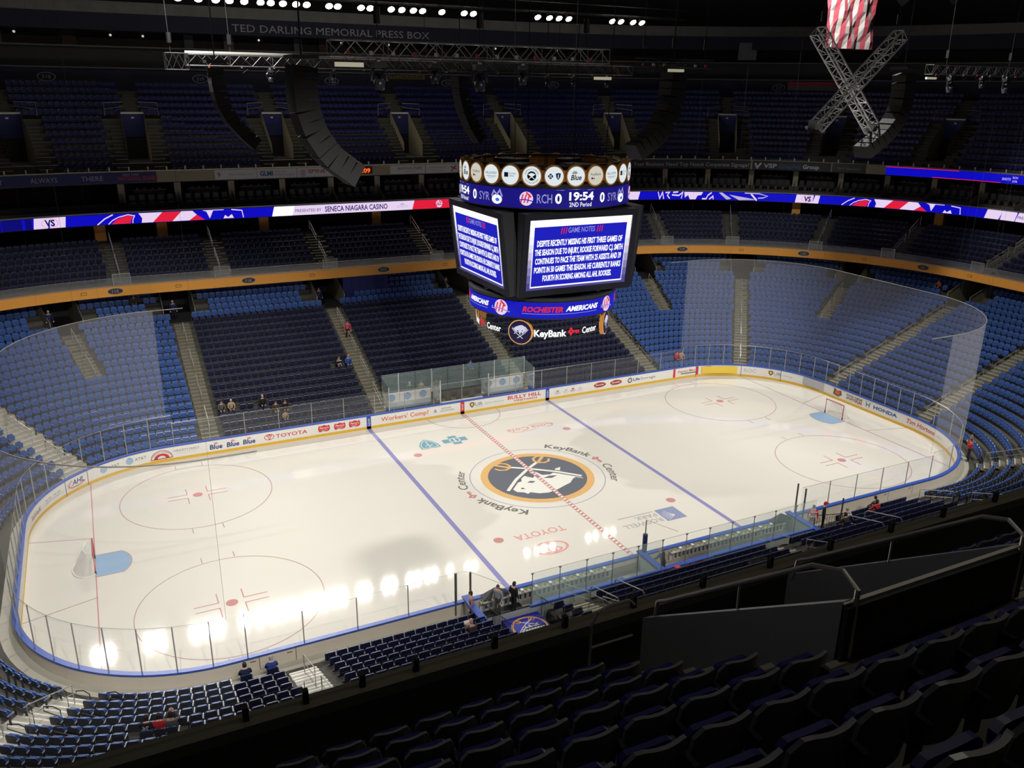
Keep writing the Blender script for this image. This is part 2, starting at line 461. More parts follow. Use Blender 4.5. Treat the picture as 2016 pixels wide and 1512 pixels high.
def ring_words(a0):
    def g(mb, f):
        F = arcfn(4.95, a0)
        mb.text('KeyBank', F, 0, 0, .62, I_GREY, width=3.5, bold=.02, align='l')
        key_shape(mb, lambda u, v: F(u + 3.72, v), I_RED, .62, (lambda u, v: arcfn(4.95, a0, .0065)(u + 3.72, v), I_WHITE))
        mb.text('Center', F, 5.0, 0, .62, I_GREY, width=2.7, bold=.01, align='l')
    return g
line_obj('ice_lettering', I_GREY, .005, ring_words(atan2(4.25, 2.82)))
line_obj('ice_lettering', I_GREY, .005, ring_words(atan2(-4.31, -2.93)))
flip = lambda cx, cy, z=.005: (lambda u, v: (cx - u, cy - v, z))
def coke(mb, f):
    F = flip(3.7, 8.25)
    mb.text('Coca', F, -1.05, -.1, .62, I_PINK, width=1.9, bold=.01, shear=.28); mb.text('Cola', F, 1.05, -.1, .62, I_PINK, width=1.9, bold=.01, shear=.28)
    thick_line(mb, F, [(-1.9, .2), (-1.4, -.28), (-.6, -.34), (.1, -.22)], .06, I_PINK)
    thick_line(mb, F, [(-.2, .62), (.5, .72), (1.3, .66), (1.9, .5)], .06, I_PINK)
line_obj('ice_lettering', I_PINK, .005, coke)
def toyota(mb, f):
    F = flip(-3.5, -7.0)
    mb.text('TOYOTA', F, 0, -.35, .62, I_PINK, width=3.3, bold=.012)
    G = flip(-3.75, -8.72)
    mb.fdisc(G, 0, 0, 1.12, .70, I_PINK, 40, inner=.86); mb.fdisc(flip(-3.75, -8.72, .0055), 0, .26, .62, .30, I_PINK, 32, inner=.78)
    mb.fdisc(flip(-3.75, -8.72, .006), 0, .02, .27, .60, I_PINK, 32, inner=.72)
line_obj('ice_lettering', I_PINK, .005, toyota)
def roswell(mb, f):
    F = flip(4.95, -8.2)
    rect(mb, F, -.75, .68, -.75, .75, I_SLATE)
    G = flip(4.95, -8.2, .006)
    for a in range(0, 91, 15): thick_line(mb, flip(4.95, -8.2, .006 + a * .00001), [(-.2, .25), (-.2 + .8 * cos(radians(a - 60)), .25 + .8 * sin(radians(a - 60)))], .03, I_WHITE)
    mb.text('ROSWELL', F, .85, .15, .46, I_LGREY, width=2.75, align='l'); mb.text('PARK', F, .85, -.5, .46, I_LGREY, width=1.55, align='l')
    thick_line(mb, F, [(.85, -.68), (3.4, -.68)], .07, I_LGREY)
line_obj('ice_lettering', I_SLATE, .005, roswell)
def bluecross(mb, f):
    F = flip(-2.65, 8.2)
    mb.fn([(-.95, -.33), (-.33, -.33), (-.33, -.8), (.33, -.8), (.33, -.33), (.95, -.33), (.95, .33), (.33, .33), (.33, .8), (-.33, .8), (-.33, .33), (-.95, .33)], F, I_TEAL)
    mb.fdisc(flip(-2.65, 8.2, .006), 0, 0, .42, .42, I_WHITE, 24, inner=.8)
    mb.fdisc(flip(-2.65, 8.2, .0065), 0, .18, .1, .1, I_WHITE, 12); rect(mb, flip(-2.65, 8.2, .0065), -.06, .06, -.3, .12, I_WHITE)
    S = flip(-4.75, 8.25)
    sh = [(-.75, .72), (-.35, .8), (0, .72), (.35, .8), (.75, .72), (.72, .1), (.45, -.5), (0, -.95), (-.45, -.5), (-.72, .1)]
    mb.fn(sh, S, I_TEAL)
    mb.fn([(x * .84, y * .84) for x, y in sh], flip(-4.75, 8.25, .0055), I_WHITE); mb.fn([(x * .76, y * .76) for x, y in sh], flip(-4.75, 8.25, .006), I_TEAL)
    thick_line(mb, flip(-4.75, 8.25, .0065), [(0, .5), (0, -.55)], .07, I_WHITE); thick_line(mb, flip(-4.75, 8.25, .0065), [(-.3, .1), (-.1, .3), (.1, .1), (.3, .3)], .06, I_WHITE)
line_obj('ice_emblem', I_TEAL, .005, bluecross)

# ================================================================ BOARDS
boards = empty('wall_rink_boards'); boards['kind'] = 'structure'
C_NAVY = mat('ad_navy', srgb(46, 62, 128), .4); C_RED = mat('ad_red', srgb(206, 52, 58), .4); C_ORG = mat('ad_orange', srgb(226, 104, 50), .4)
C_GREY = mat('ad_grey', srgb(120, 120, 128), .4); C_LG = mat('ad_light_grey', srgb(186, 186, 192), .4); C_YEL = mat('ad_yellow', srgb(238, 206, 70), .4)
C_BLUE = mat('ad_blue', srgb(58, 104, 176), .4); C_SKY = mat('ad_sky', srgb(100, 160, 210), .4); C_BROWN = mat('ad_brown', srgb(110, 88, 62), .4)
C_DKBLUE = mat('ad_line_blue', srgb(38, 68, 170), .35); C_MAROON = mat('ad_maroon', srgb(150, 44, 54), .4)
def skip_near(): return [(-21.95, 222.0), (223.6, 231.6), (235.2, 242.9), (243.9, 443.53)]
bd = MB()
NEARGAP = (0,)
bd.sweep(-21.95, 443.53, [(0.0, .0), (0.0, 1.03)], WHITEP, 3.0)
bd.sweep(-21.95, 443.53, [(.16, 1.03), (.16, .0)], CREAM, 3.0)
bd.build('board_panel', boards)
kp = MB(); kp.sweep(-21.95, 443.53, [(-.012, 0), (-.012, .21), (0, .21)], YELLOW, 3.0); kp.build('kickplate', boards)
cp = MB(); cp.sweep(-21.95, 443.53, [(-.03, 1.03), (-.03, 1.1), (.22, 1.1), (.22, 1.02), (-.03, 1.03)], BLUECAP, 3.0); cp.build('cap_rail', boards)
seam = MB()
for w in (59.1, 393.2, 405.2, 83.0, 30.5):
    f = ringfn(w, 0, 0, .016); seam.fn([(-.02, 0), (.02, 0), (.02, 1.03), (-.02, 1.03)], f, C_MAROON if w in (405.2, 59.1) else BLACK)
for x in (-19.2, -20.8, 18.2, 20.4):
    W = 210.79 + 21.95 - x; f = ringfn(W, .16, 0, -.004); seam.fn([(-.012, 0.02), (.012, .02), (.012, 1.0), (-.012, 1.0)], f, BLACK)
    seam.fn([(.15, .8), (.4, .8), (.4, .84), (.15, .84)], f, BLACK)
seam.build('gate_seam', boards)
AD = 0
def ad(W, fill, name='advert', label=None):
    mb = MB(); fill(mb, lambda k=0: ringfn(W, 0, 0, .006 + .003 * k)); o = mb.build(name, boards)
    if label: o['label'] = label
def words(items):
    def g(mb, L):
        for s, x, y, h, w, m, *r in items:
            kw = r[0] if r else {}
            mb.text(s, L(1), x, y, h, m, width=w, **kw)
    return g
def line_block(m):
    def g(mb, L):
        mb.fn([(-.17, 0.0), (.17, 0.0), (.17, 1.03), (-.17, 1.03)], L(2), m)
        R_ = L(3); mb.text('KENN', lambda u, v: R_(-v, u), .55, -.09, .17, WHITEP, width=.6)
    return g
def line_block2(m):
    def g(mb, L):
        mb.fn([(-.17, 0.0), (.17, 0.0), (.17, 1.03), (-.17, 1.03)], L(2), m)
        R_ = L(3); mb.text('AHL', lambda u, v: R_(v, -u), -.6, -.08, .17, WHITEP, width=.55, shear=.2)
    return g
ad(-7.77, line_block(C_DKBLUE), 'blue_line_mark'); ad(7.77, line_block(C_DKBLUE), 'blue_line_mark'); ad(0, line_block2(C_RED), 'red_line_mark')
def globe(mb, L, x, y, r):
    mb.fdisc(lambda u, v: L(1)(x + u, y + v), 0, 0, r, r, C_SKY, 24)
    for k in range(-2, 3):
        thick_line(mb, L(2), [(x - r * .9 * math.sqrt(1 - (k / 3) ** 2), y + k * r / 3), (x, y + k * r / 3 - .03), (x + r * .9 * math.sqrt(1 - (k / 3) ** 2), y + k * r / 3)], .035 * (1 if k % 2 else .7), WHITEP)
def att(mb, L): globe(mb, L, -.35, .64, .24); mb.text('AT&T', L(1), .0, .55, .2, C_GREY, width=.75, align='l')
ad(415.5, att); ad(427.5, att)
def ahl(mb, L):
    mb.text('AHL', L(1), .05, .5, .34, C_NAVY, width=.95, shear=.25, bold=.02)
    thick_line(mb, L(1), [(-.4, .85), (-.68, .68), (-.72, .5), (-.45, .36), (.1, .36), (.6, .48)], .05, C_RED)
    mb.text('THINK AHL', L(1), .05, .26, .08, C_LG, width=.7)
ad(399.8, ahl)
def crowns(mb, L):
    for x in (-.9, 0, .9):
        mb.text('CASINO', L(1), x, .42, .12, C_LG, width=.7); mb.fn([(x - .15, .6), (x - .1, .75), (x, .66), (x + .1, .75), (x + .15, .6)], L(1), C_LG)
ad(389.0, crowns); ad(380.5, crowns)
def sub(mb, L): mb.text('Sahlen', L(1), 0, .4, .3, C_MAROON, width=1.4, shear=.2)
ad(370, sub)
def arch(mb, L):
    f = L(1); mb.fdisc(f, 0, .3, .72, .6, C_MAROON, 24, 0, pi, inner=.94); mb.fdisc(f, 0, .3, .5, .36, C_RED, 24, 0, pi, inner=.55)
    mb.text("YANCEY'S FANCY", lambda u, v: f((.50 + v) * sin(u / .60) * 1.15, .3 + (.42 + v) * cos(u / .60)), 0, 0, .11, C_MAROON, width=1.5)
    thick_line(mb, f, [(-.72, .29), (.72, .29)], .05, C_MAROON)
ad(439.2, arch)
ad(-20.95, words([("YANCEY'S FANCY", 0, .62, .17, 1.75, C_GREY), ('ARTISAN NEW YORK CHEESE', 0, .48, .07, 1.3, C_LG)]))
def blue_beer(mb, L):
    mb.text('Blue', L(1), 0, .38, .34, C_NAVY, width=.86, bold=.03, shear=.1)
    for a in (30, 60, 90, 120, 150): mb.fn([(.02, .72), (.02 + .13 * cos(radians(a - 9)), .72 + .13 * sin(radians(a - 9))), (.02 + .2 * cos(radians(a)), .72 + .2 * sin(radians(a))), (.02 + .13 * cos(radians(a + 9)), .72 + .13 * sin(radians(a + 9)))], L(1), C_RED)
for w in (-18.98, -17.82, -16.69): ad(w, blue_beer)
def toy(mb, L):
    f = L(1); mb.fdisc(f, -1.28, .62, .36, .23, C_RED, 32, inner=.86); mb.fdisc(L(2), -1.28, .72, .2, .1, C_RED, 24, inner=.74); mb.fdisc(L(3), -1.28, .62, .09, .2, C_RED, 24, inner=.62)
    mb.text('TOYOTA', f, .34, .48, .28, C_RED, width=2.3, bold=.012)
ad(-13.97, toy)
def perry(mb, L):
    f = L(1)
    sh = [(-.42, .42), (-.3, .36), (-.1, .44), (.15, .36), (.38, .42), (.44, .6), (.4, .86), (.2, .82), (0, .9), (-.2, .82), (-.4, .86), (-.46, .64)]
    mb.fn(sh, f, C_RED); mb.text("Perry's", L(2), 0, .6, .15, WHITEP, width=.66, shear=.1, bold=.02); mb.text('ICE CREAM', L(2), 0, .46, .07, WHITEP, width=.5)
for w in (-11.22, -10.02, -8.88): ad(w, perry)
ad(-4.84, words([("Workers' Comp?", 0, .46, .34, 3.9, C_ORG, dict(bold=.012))]))
ad(-1.6, words([('&', -.72, .48, .26, .28, C_GREY), ('SEGAR', .2, .68, .13, .85, C_GREY), ('& SCIORTINO', .3, .48, .13, 1.15, C_GREY)]))
def ur(mb, L):
    f = L(1); sh = [(-.2, .2), (0, .24), (.2, .2), (.2, -.05), (0, -.25), (-.2, -.05)]
    mb.fn([(x - .35, y + .64) for x, y in sh], f, C_BROWN); mb.fn([(x * .5 - .35, y * .5 + .66) for x, y in sh], L(2), C_YEL)
    mb.text('UR', f, .25, .5, .3, C_GREY, width=.66); mb.text('MEDICINE', f, .25, .36, .07, C_LG, width=.6)
ad(1.2, ur); ad(2.85, words([('Sports Medicine', 0, .55, .16, 1.7, C_LG)]))
ad(5.6, words([('BULLY HILL', 0, .6, .3, 3.1, C_RED, dict(bold=.02)), ('VINEYARDS', .1, .34, .17, 2.2, C_RED, dict(bold=.01))]))
def casino4(mb, L):
    for x, c in ((-1.15, C_GREY), (-.35, C_LG), (.35, C_MAROON), (1.05, C_LG)):
        mb.fn([(x - .12, .62), (x - .1, .76), (x, .68), (x + .1, .76), (x + .12, .62)], L(1), c); mb.text('SENECA', L(1), x, .46, .11, c, width=.55)
        mb.text('CASINO', L(1), x, .36, .06, C_LG, width=.4)
ad(9.9, casino4)
def wegm(mb, L):
    f = L(1); mb.fdisc(f, 0, .64, .62, .23, C_ORG, 28); mb.fdisc(L(2), 0, .64, .57, .19, C_MAROON, 28); mb.text("Smokin'", L(3), 0, .58, .17, WHITEP, width=.9, shear=.15, bold=.02)
    thick_line(mb, f, [(-.2, .44), (-.45, .34)], .05, C_LG)
ad(12.94, wegm); ad(14.6, wegm)
def life(mb, L):
    f = L(1); mb.fdisc(f, -1.4, .62, .24, .24, C_NAVY, 24, inner=.66); mb.fdisc(L(2), -1.4, .62, .13, .13, C_YEL, 16)
    mb.text('Life', f, -1.05, .52, .25, C_NAVY, width=.7, align='l', bold=.02); mb.text('Storage', f, -.28, .52, .25, C_GREY, width=1.6, align='l')
ad(17.45, life)
def mart(mb, L):
    f = L(1)
    for x in (-1.35, 1.15): mb.fn([(x - .12, .2), (x + .12, .2), (x + .12, 1.0), (x - .12, 1.0)], f, C_RED)
    mb.text('Express Mart', f, 0, .6, .2, C_RED, width=1.9, shear=.2, bold=.01); mb.fn([(-.6, .42), (1.0, .42), (1.0, .52), (-.6, .52)], f, C_GREY)
ad(23.6, mart)
def salv(mb, L):
    f = L(1); mb.fn([(-1.7, .28), (1.7, .28), (1.7, .95), (-1.7, .95)], f, C_YEL); mb.fn([(-1.7, .28), (-.75, .28), (-.75, .95), (-1.7, .95)], L(2), C_MAROON)
    mb.fn([(-1.62, .42), (-.83, .42), (-.83, .82), (-1.62, .82)], L(3), WHITEP)
    mb.text('salvatores', L(2), .3, .54, .27, C_RED, width=1.75, bold=.02); mb.text('.com', L(2), .75, .34, .12, C_RED, width=.5)
    mb.fn([(1.3, .5), (1.6, .85), (1.0, .85)], L(3), C_ORG)
ad(45.5, salv)
ad(64.5, words([('ROC', 0, .46, .34, 1.1, C_LG)])); 
ad(79.2, ur); ad(87.0, words([('Urology', 0, .55, .16, 1.0, C_LG)]))
def bud(mb, L):
    f = L(1); mb.fn([(-1.12, .28), (1.12, .28), (1.12, .98), (-1.12, .98)], f, C_LG); mb.fn([(-1.08, .31), (1.08, .31), (1.08, .95), (-1.08, .95)], L(2), WHITEP)
    mb.text('BUD LIGHT', L(3), 0, .47, .32, C_BLUE, width=1.95, bold=.03)
ad(104.5, bud)
def grill(mb, L):
    f = L(1); mb.fn([(-1.55, .4), (-1.0, .3), (-.6, .55), (-.75, .9), (-1.1, .8), (-1.5, .95)], f, C_BROWN); mb.fn([(-1.35, .5), (-.9, .45), (-.85, .75), (-1.3, .8)], L(2), C_ORG)
    mb.text('FOOD DRINK', f, .75, .66, .19, C_BROWN, width=1.7, bold=.02); mb.text('SPORTS', f, .35, .42, .18, C_BROWN, width=.95, bold=.02); mb.text('FUN', f, 1.2, .36, .24, C_MAROON, width=.65, bold=.03)
ad(114.6, grill)
def honda(mb, L):
    f = L(1); thick_line(mb, f, [(-1.75, .85), (-1.68, .42)], .07, C_BLUE); thick_line(mb, f, [(-1.35, .85), (-1.42, .42)], .07, C_BLUE); thick_line(mb, f, [(-1.7, .62), (-1.4, .62)], .07, C_BLUE)
    mb.text('HONDA', f, .2, .5, .27, C_BLUE, width=2.35, bold=.04)
ad(118.3, honda)
ad(128.8, words([('Tim Hortons', 0, .44, .36, 2.95, C_RED, dict(shear=.22, bold=.012))]))
ad(143.0, words([('CASINO', 0, .5, .14, .8, C_LG)]))
# goals
def goal(s):
    root = empty('hockey_goal', (s * 27.13, 0, 0), 0 if s < 0 else pi,
                 label='red framed hockey net with white mesh at the %s end of the rink, blue crease before it' % ('bench-corner' if s < 0 else 'far'), cat='hockey goal')
    root['label'] = ('red-framed hockey net seen from its side, nearest the lower corner stands' if s < 0 else 'red-framed hockey net facing the camera, in front of the far end boards')
    RED = mat('goal_red', srgb(176, 44, 48), .35); PAD = mat('goal_pad', srgb(60, 30, 32), .6)
    fr = MB(); fr.tube([(0, -.915, .12), (0, -.915, 1.22), (0, .915, 1.22), (0, .915, .12)], .04, RED, 8); fr.build('goal_frame', root)
    for t in (-1, 1):
        p = MB(); p.tube([(0, t * .915, 0), (0, t * .915, .2)], .045, PAD, 8); p.build('post_foot', root)
    base = MB(); pts = [(0, -.915, .03)] + [(-.12 - 1.0 * sin(pi * k / 10) ** .6, -1.1 * cos(pi * k / 10), .03) for k in range(0, 11)] + [(0, .915, .03)]
    base.tube(pts, .045, mat('goal_base_white', srgb(226, 226, 222), .4), 8)
    base.tube([(0, -.915, 1.22), (-.3, -.75, 1.18), (-.5, 0, 1.12), (-.3, .75, 1.18), (0, .915, 1.22)], .02, mat('goal_base_white', (.8, .8, .78), .4), 6)
    base.tube([(-.5, 0, 1.12), (-1.1, 0, .05)], .02, mat('goal_base_white', (.8, .8, .78), .4), 6); base.build('base_frame', root)
    nt = MB(); N = film('goal_mesh', (.88, .87, .84), .42)
    top = [(0, -.915, 1.22), (-.3, -.75, 1.18), (-.45, -.4, 1.14), (-.5, 0, 1.12), (-.45, .4, 1.14), (-.3, .75, 1.18), (0, .915, 1.22)]
    bot = [(0, -.915, .03), (-.55, -1.05, .03), (-.95, -.6, .03), (-1.1, 0, .03), (-.95, .6, .03), (-.55, 1.05, .03), (0, .915, .03)]
    for i in range(6): nt.face([top[i], top[i + 1], bot[i + 1], bot[i]], N)
    nt.face(top, N); nt.build('goal_netting', root)
goal(-1); goal(1)

# ================================================================ GLASS, each pane with its post
def glass_top(W):
    W = (W + 21.95) % 465.48 - 21.95
    x, y = pos(W, 0)
    return 3.3 if abs(x) > 21.7 and x < 0 else (2.95 if abs(x) > 21.7 else 2.72)
pane_n = 0
def side_name(W):
    W = (W + 21.95) % 465.48 - 21.95
    x, y = pos(W, 0)
    if -21.95 <= W <= 21.95: return 'far boards'
    if W < 111.95: return 'far right corner boards'
    if W <= 120.79: return 'right end boards'
    if W < 210.79: return 'near right corner boards'
    if W <= 254.69: return 'near boards'
    if W < 344.69: return 'near left corner boards'
    if W <= 353.53: return 'left end boards'
    return 'far left corner boards'
cnt = {}
def glass_panel(Wa, Wb, top, m=None, post=True, d=.09):
    if not any(seen((*pos(Wa, d), z), 250) for z in (1.1, top)): return
    s = side_name((Wa + Wb) / 2); cnt[s] = cnt.get(s, 0) + 1
    root = empty('glass_panel', (*pos(Wa, d), 1.1), label='clear rink glass panel on the %s, %s one going clockwise' % (s, nth(cnt[s] - 1)), cat='glass panel', group='rink glass panels')
    inv_ = Matrix.Translation(-Vector((*pos(Wa, d), 1.1)))
    g = MB(); st = stations(Wa, Wb, 4.0)
    for i in range(len(st) - 1):
        a = pos(st[i], d); b = pos(st[i + 1], d)
        g.face([inv_ @ Vector((*a, 1.1)), inv_ @ Vector((*b, 1.1)), inv_ @ Vector((*b, top)), inv_ @ Vector((*a, top))], m or GLASS)
    g.build('glass_pane', root)
    if post:
        p = MB(); o = outward(Wa, d); p.tube([(0, 0, 0), (0, 0, top - 1.1)], .028, POSTM, 6)
        p.build('glass_post', root)
    e = MB(); e.tube([inv_ @ Vector((*pos(w, d), top)) for w in st], .012, POSTM, 4); e.build('glass_edge', root)
def run_glass(Wa, Wb, width=2.44):
    L = M(Wb, 0) - M(Wa, 0); n = max(1, round(L / width)); m0 = M(Wa, 0)
    for i in range(n):
        a, b = Winv(m0 + L * i / n, 0), Winv(m0 + L * (i + 1) / n, 0)
        if i == 0: a = Wa
        if i == n - 1: b = Wb
        glass_panel(a, b, glass_top((a + b) / 2))
run_glass(-21.7, 21.7, 2.45); run_glass(21.7, 111.95, 1.35); run_glass(111.95, 120.79, 1.35); run_glass(120.79, 222.0, 2.2)
run_glass(244.1, 254.0, 2.45); run_glass(254.0, 353.53, 1.45); run_glass(353.53, 443.78, 1.45)
# spectator netting over both ends
def netting(Wa, Wb, nm, lab, zt, lo):
    root = empty('spectator_netting', (*pos((Wa + Wb) / 2, .1), 3.0), label=lab, cat='safety net')
    inv_ = Matrix.Translation(-Vector((*pos((Wa + Wb) / 2, .1), 3.0)))
    st = stations(Wa, Wb, 3.0); n = MB()
    for i in range(len(st) - 1):
        a, b = pos(st[i], .12), pos(st[i + 1], .12)
        n.face([inv_ @ Vector((*a, lo)), inv_ @ Vector((*b, lo)), inv_ @ Vector((*b, zt)), inv_ @ Vector((*a, zt))], NET)
    n.build('net', root)
    r = MB(); ex = [Vector((*pos(Wa, .12), zt)) + (Vector((*pos(Wa, .12), zt)) - Vector((*pos(Wa + .5, .12), zt))).normalized() * 1.9] + [Vector((*pos(w, .12), zt)) for w in st]
    ex.append(Vector((*pos(Wb, .12), zt)) + (Vector((*pos(Wb, .12), zt)) - Vector((*pos(Wb - .5, .12), zt))).normalized() * 1.9)
    r.tube([inv_ @ p for p in ex], .03, PIPE, 6); r.build('hanging_pipe', root)
    c = MB()
    for w in (Wa, Wb): c.tube([inv_ @ Vector((*pos(w, .12), lo)), inv_ @ Vector((*pos(w, .12), zt))], .006, PIPE, 4)
    c.build('edge_cord', root)
    h = MB()
    for i in range(0, len(st), 9): h.tube([inv_ @ Vector((*pos(st[i], .12), zt)), inv_ @ Vector((*pos(st[i], .12), zt + 26))], .004, BLACK, 3)
    h.build('hanging_wire', root)
netting(21.5, 211.1, 'r', 'tall curved spectator net hanging behind the far goal, above the right end glass', 10.8, 2.9)
netting(254.9, 443.2, 'l', 'tall curved spectator net hanging round the left end of the rink, above the corner glass', 10.7, 3.2)
# ================================================================ STANDS (terraces, aisles, fascias) : the shell
LOW_R, LOW_T, LOW_D0, LOW_Z0 = .32, .84, .80, .35
N_LOW = 23
CUT = 18                                   # rows from here up are interrupted by the tunnels
def low_z(r): return LOW_Z0 + LOW_R * r
def low_d(r): return LOW_D0 + LOW_T * r
FULL = [-19.1, -6.15, 6.45, 19.45, 58.65, 109.2, 121.0, 174.1, 213.64, 226.5, 238.9, 251.9, 291.4, 345.5, 352.7, 406.8]
UPPER = [35.0, 83.0, 149.8, 197.8, 267.7, 315.7, 382.5, 430.9]
def around(W, d, m0, m1): return Wadd(W, m0, d), Wadd(W, m1, d)
def terrace(mb, Wa, Wb, r0, r1, D0, T, Z0, Rr, m, mr=None):
    prof = []; mm = []
    for r in range(r0, r1):
        d = D0 + T * r; z = Z0 + Rr * r
        prof += [(d, z), (d + T, z)]
        mm += [m, mr or m]
    mm = mm[:-1]
    mb.sweep(Wa, Wb, prof, m, 5.0, mats=mm)
tb = MB()
tb.sweep(-21.95, 443.53, [(.17, .0), (.17, .33), (.8, .33), (.8, .35)], CONC_L, 4.0)
for wa_, wb_, r_ in ((-21.95, 240.35, 0), (240.35, 243.5, 6), (243.5, 443.53, 0)): terrace(tb, wa_, wb_, r_, CUT, LOW_D0, LOW_T, LOW_Z0, LOW_R, CONC_D, CONC_D)
for w_ in (240.35, 243.5): tb.face([(*pos(w_, .8), .33), (*pos(w_, .8), .35)] + [(*pos(w_, LOW_D0 + LOW_T * (q_ + h_)), LOW_Z0 + LOW_R * q_) for q_ in range(7) for h_ in (0, 1)] + [(*pos(w_, LOW_D0 + LOW_T * 7), -.2), (*pos(w_, .8), -.2)], DARK)
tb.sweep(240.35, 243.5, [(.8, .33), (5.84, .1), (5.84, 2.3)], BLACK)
portals = sorted([w % 465.48 if w >= 0 else w for w in FULL + UPPER])
portals = [w for w in portals if not (120 < w < 256)] + [256.0]
edges = []
zc = low_z(CUT - 1) + .0
for w in portals:
    if w == 256.0: continue
    a, b = around(w, 17.5, -1.25, 1.25); edges.append((a, b))
edges.sort()
cur = -21.95
segs = []
for a, b in edges:
    if a > cur: segs.append((cur, a))
    cur = b
segs.append((cur, 443.53))
for a, b in segs:
    if a > 118 and b < 300: continue
    terrace(tb, a, b, CUT, N_LOW, LOW_D0, LOW_T, LOW_Z0, LOW_R, CONC_D, CONC_D)
tb.build('floor_lower_bowl', kind='structure')
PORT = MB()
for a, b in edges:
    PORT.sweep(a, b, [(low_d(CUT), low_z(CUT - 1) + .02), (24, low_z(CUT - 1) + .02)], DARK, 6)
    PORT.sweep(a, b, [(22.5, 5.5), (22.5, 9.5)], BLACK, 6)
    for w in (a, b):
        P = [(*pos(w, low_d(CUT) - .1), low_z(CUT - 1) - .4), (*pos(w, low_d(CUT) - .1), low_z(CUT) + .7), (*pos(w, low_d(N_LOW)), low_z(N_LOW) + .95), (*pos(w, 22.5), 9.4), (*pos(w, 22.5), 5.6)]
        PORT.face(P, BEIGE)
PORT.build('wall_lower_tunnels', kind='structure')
# rails on the tunnel side walls
for i, (a, b) in enumerate(edges):
    for k, w in enumerate((a, b)):
        if not seen((*pos(w, 18), 7), 40): continue
        mb = MB(); mb.tube([(*pos(w, low_d(CUT) - .1), low_z(CUT - 1)), (*pos(w, low_d(CUT) - .1), low_z(CUT) + .85), (*pos(w, low_d(N_LOW)), low_z(N_LOW) + 1.1)], .04, STEEL, 6)
        mb.build('tunnel_handrail', label='grey handrail sloping along the %s wall of the %s entrance tunnel under the orange band' % (('left', 'right')[k], nth(i)), cat='handrail', group='tunnel handrails')
# aisle steps and centre rails
AIS = 0
def aisle_steps(W, r0, r1, D0, T, Z0, Rr, name='floor_aisle_steps', wid=1.2, cm=None, nm=None):
    mb = MB(); cm = cm or CONC; nm = nm or NOSE
    for r in range(r0, r1):
        z = Z0 + Rr * r; d = D0 + T * r
        a, b = around(W, d, -wid / 2, wid / 2)
        f = lambda dd, zz: [(*pos(a, dd), zz), (*pos(b, dd), zz)]
        def strip(d0, z0, d1, z1, m):
            p, q = f(d0, z0), f(d1, z1); mb.face([p[0], p[1], q[1], q[0]], m)
        strip(d - T / 2, z - Rr, d - T / 2, z - Rr / 2, cm)
        strip(d - T / 2, z - Rr / 2, d - T / 2 + .08, z - Rr / 2, nm)
        strip(d - T / 2 + .08, z - Rr / 2 + .0, d + .012, z - Rr / 2, cm)
        strip(d - .012, z - Rr / 2, d - .012, z + .012, cm)
        strip(d - .012, z + .012, d + .07, z + .012, nm)
        strip(d + .07, z + .012, d + T / 2, z + .012, cm)
    return mb.build(name, kind='structure')
def centre_rail(W, D0, T, Z0, Rr, r, lab, span=2.6):
    d = D0 + T * r; z = Z0 + Rr * r
    mb = MB(); p = [(*pos(W, d), z), (*pos(W, d), z + .92), (*pos(W, d + T * span), z + Rr * span + .92), (*pos(W, d + T * span), z + Rr * span)]
    mb.tube(p, .024, STEEL, 6)
    mb.tube([(*pos(W, d), z + .5), (*pos(W, d + T * span), z + Rr * span + .5)], .018, STEEL, 5)
    mb.build('aisle_handrail', label=lab, cat='handrail', group='aisle handrails')
AN = {-19.1: 'far aisle left of the timer side benches', -6.15: 'far aisle left of the penalty boxes', 6.45: 'far aisle right of the penalty boxes', 19.45: 'far aisle behind the hanging scoreboard',
      58.65: 'far right corner aisle', 109.2: 'right end aisle nearer the far corner', 121.0: 'right end aisle nearer the camera side', 174.1: 'near right corner aisle', 213.64: 'near side aisle at the right blue line end',
      226.5: 'near side aisle right of centre ice', 238.9: 'near side aisle left of centre ice', 251.9: 'near side aisle by the board gate', 291.4: 'near left corner aisle', 345.5: 'left end aisle, nearer one', 352.7: 'left end aisle, farther one', 406.8: 'far left corner aisle'}
for W in FULL:
    near = 118 < W < 300
    if not seen((*pos(W, 3), 1), 200) and not seen((*pos(W, 12), 4), 200): continue
    pale = W in (291.4, 406.8, 251.9)
    aisle_steps(W, 1, 9 if near and W > 200 else CUT, LOW_D0, LOW_T, LOW_Z0, LOW_R, cm=CONC_L if pale else None, nm=WHITEP if pale else None, wid=2.2 if W in (291.4, 406.8) else 1.2)
    for k, r in enumerate(range(1, 9 if near and W > 180 else 16, 4)):
        p = (*pos(W, low_d(r)), low_z(r) + .5)
        if seen(p, 20): centre_rail(W, LOW_D0, LOW_T, LOW_Z0, LOW_R, r, 'steel handrail in the %s, %s up' % (AN[W], nth(k)))
for W in UPPER:
    if 120 < W < 256 or not seen((*pos(W, 12), 4), 200): continue
    aisle_steps(W, 10, CUT, LOW_D0, LOW_T, LOW_Z0, LOW_R)
    for k, r in enumerate((10, 14)):
        if seen((*pos(W, low_d(r)), low_z(r) + .5), 20): centre_rail(W, LOW_D0, LOW_T, LOW_Z0, LOW_R, r, 'handrail in the short upper %s, %s up' % ({35.0: 'aisle right of the scoreboard', 83.0: 'aisle behind the far goal', 430.9: 'far left aisle', 382.5: 'aisle behind the left net'}.get(W, 'corner aisle'), nth(k)))

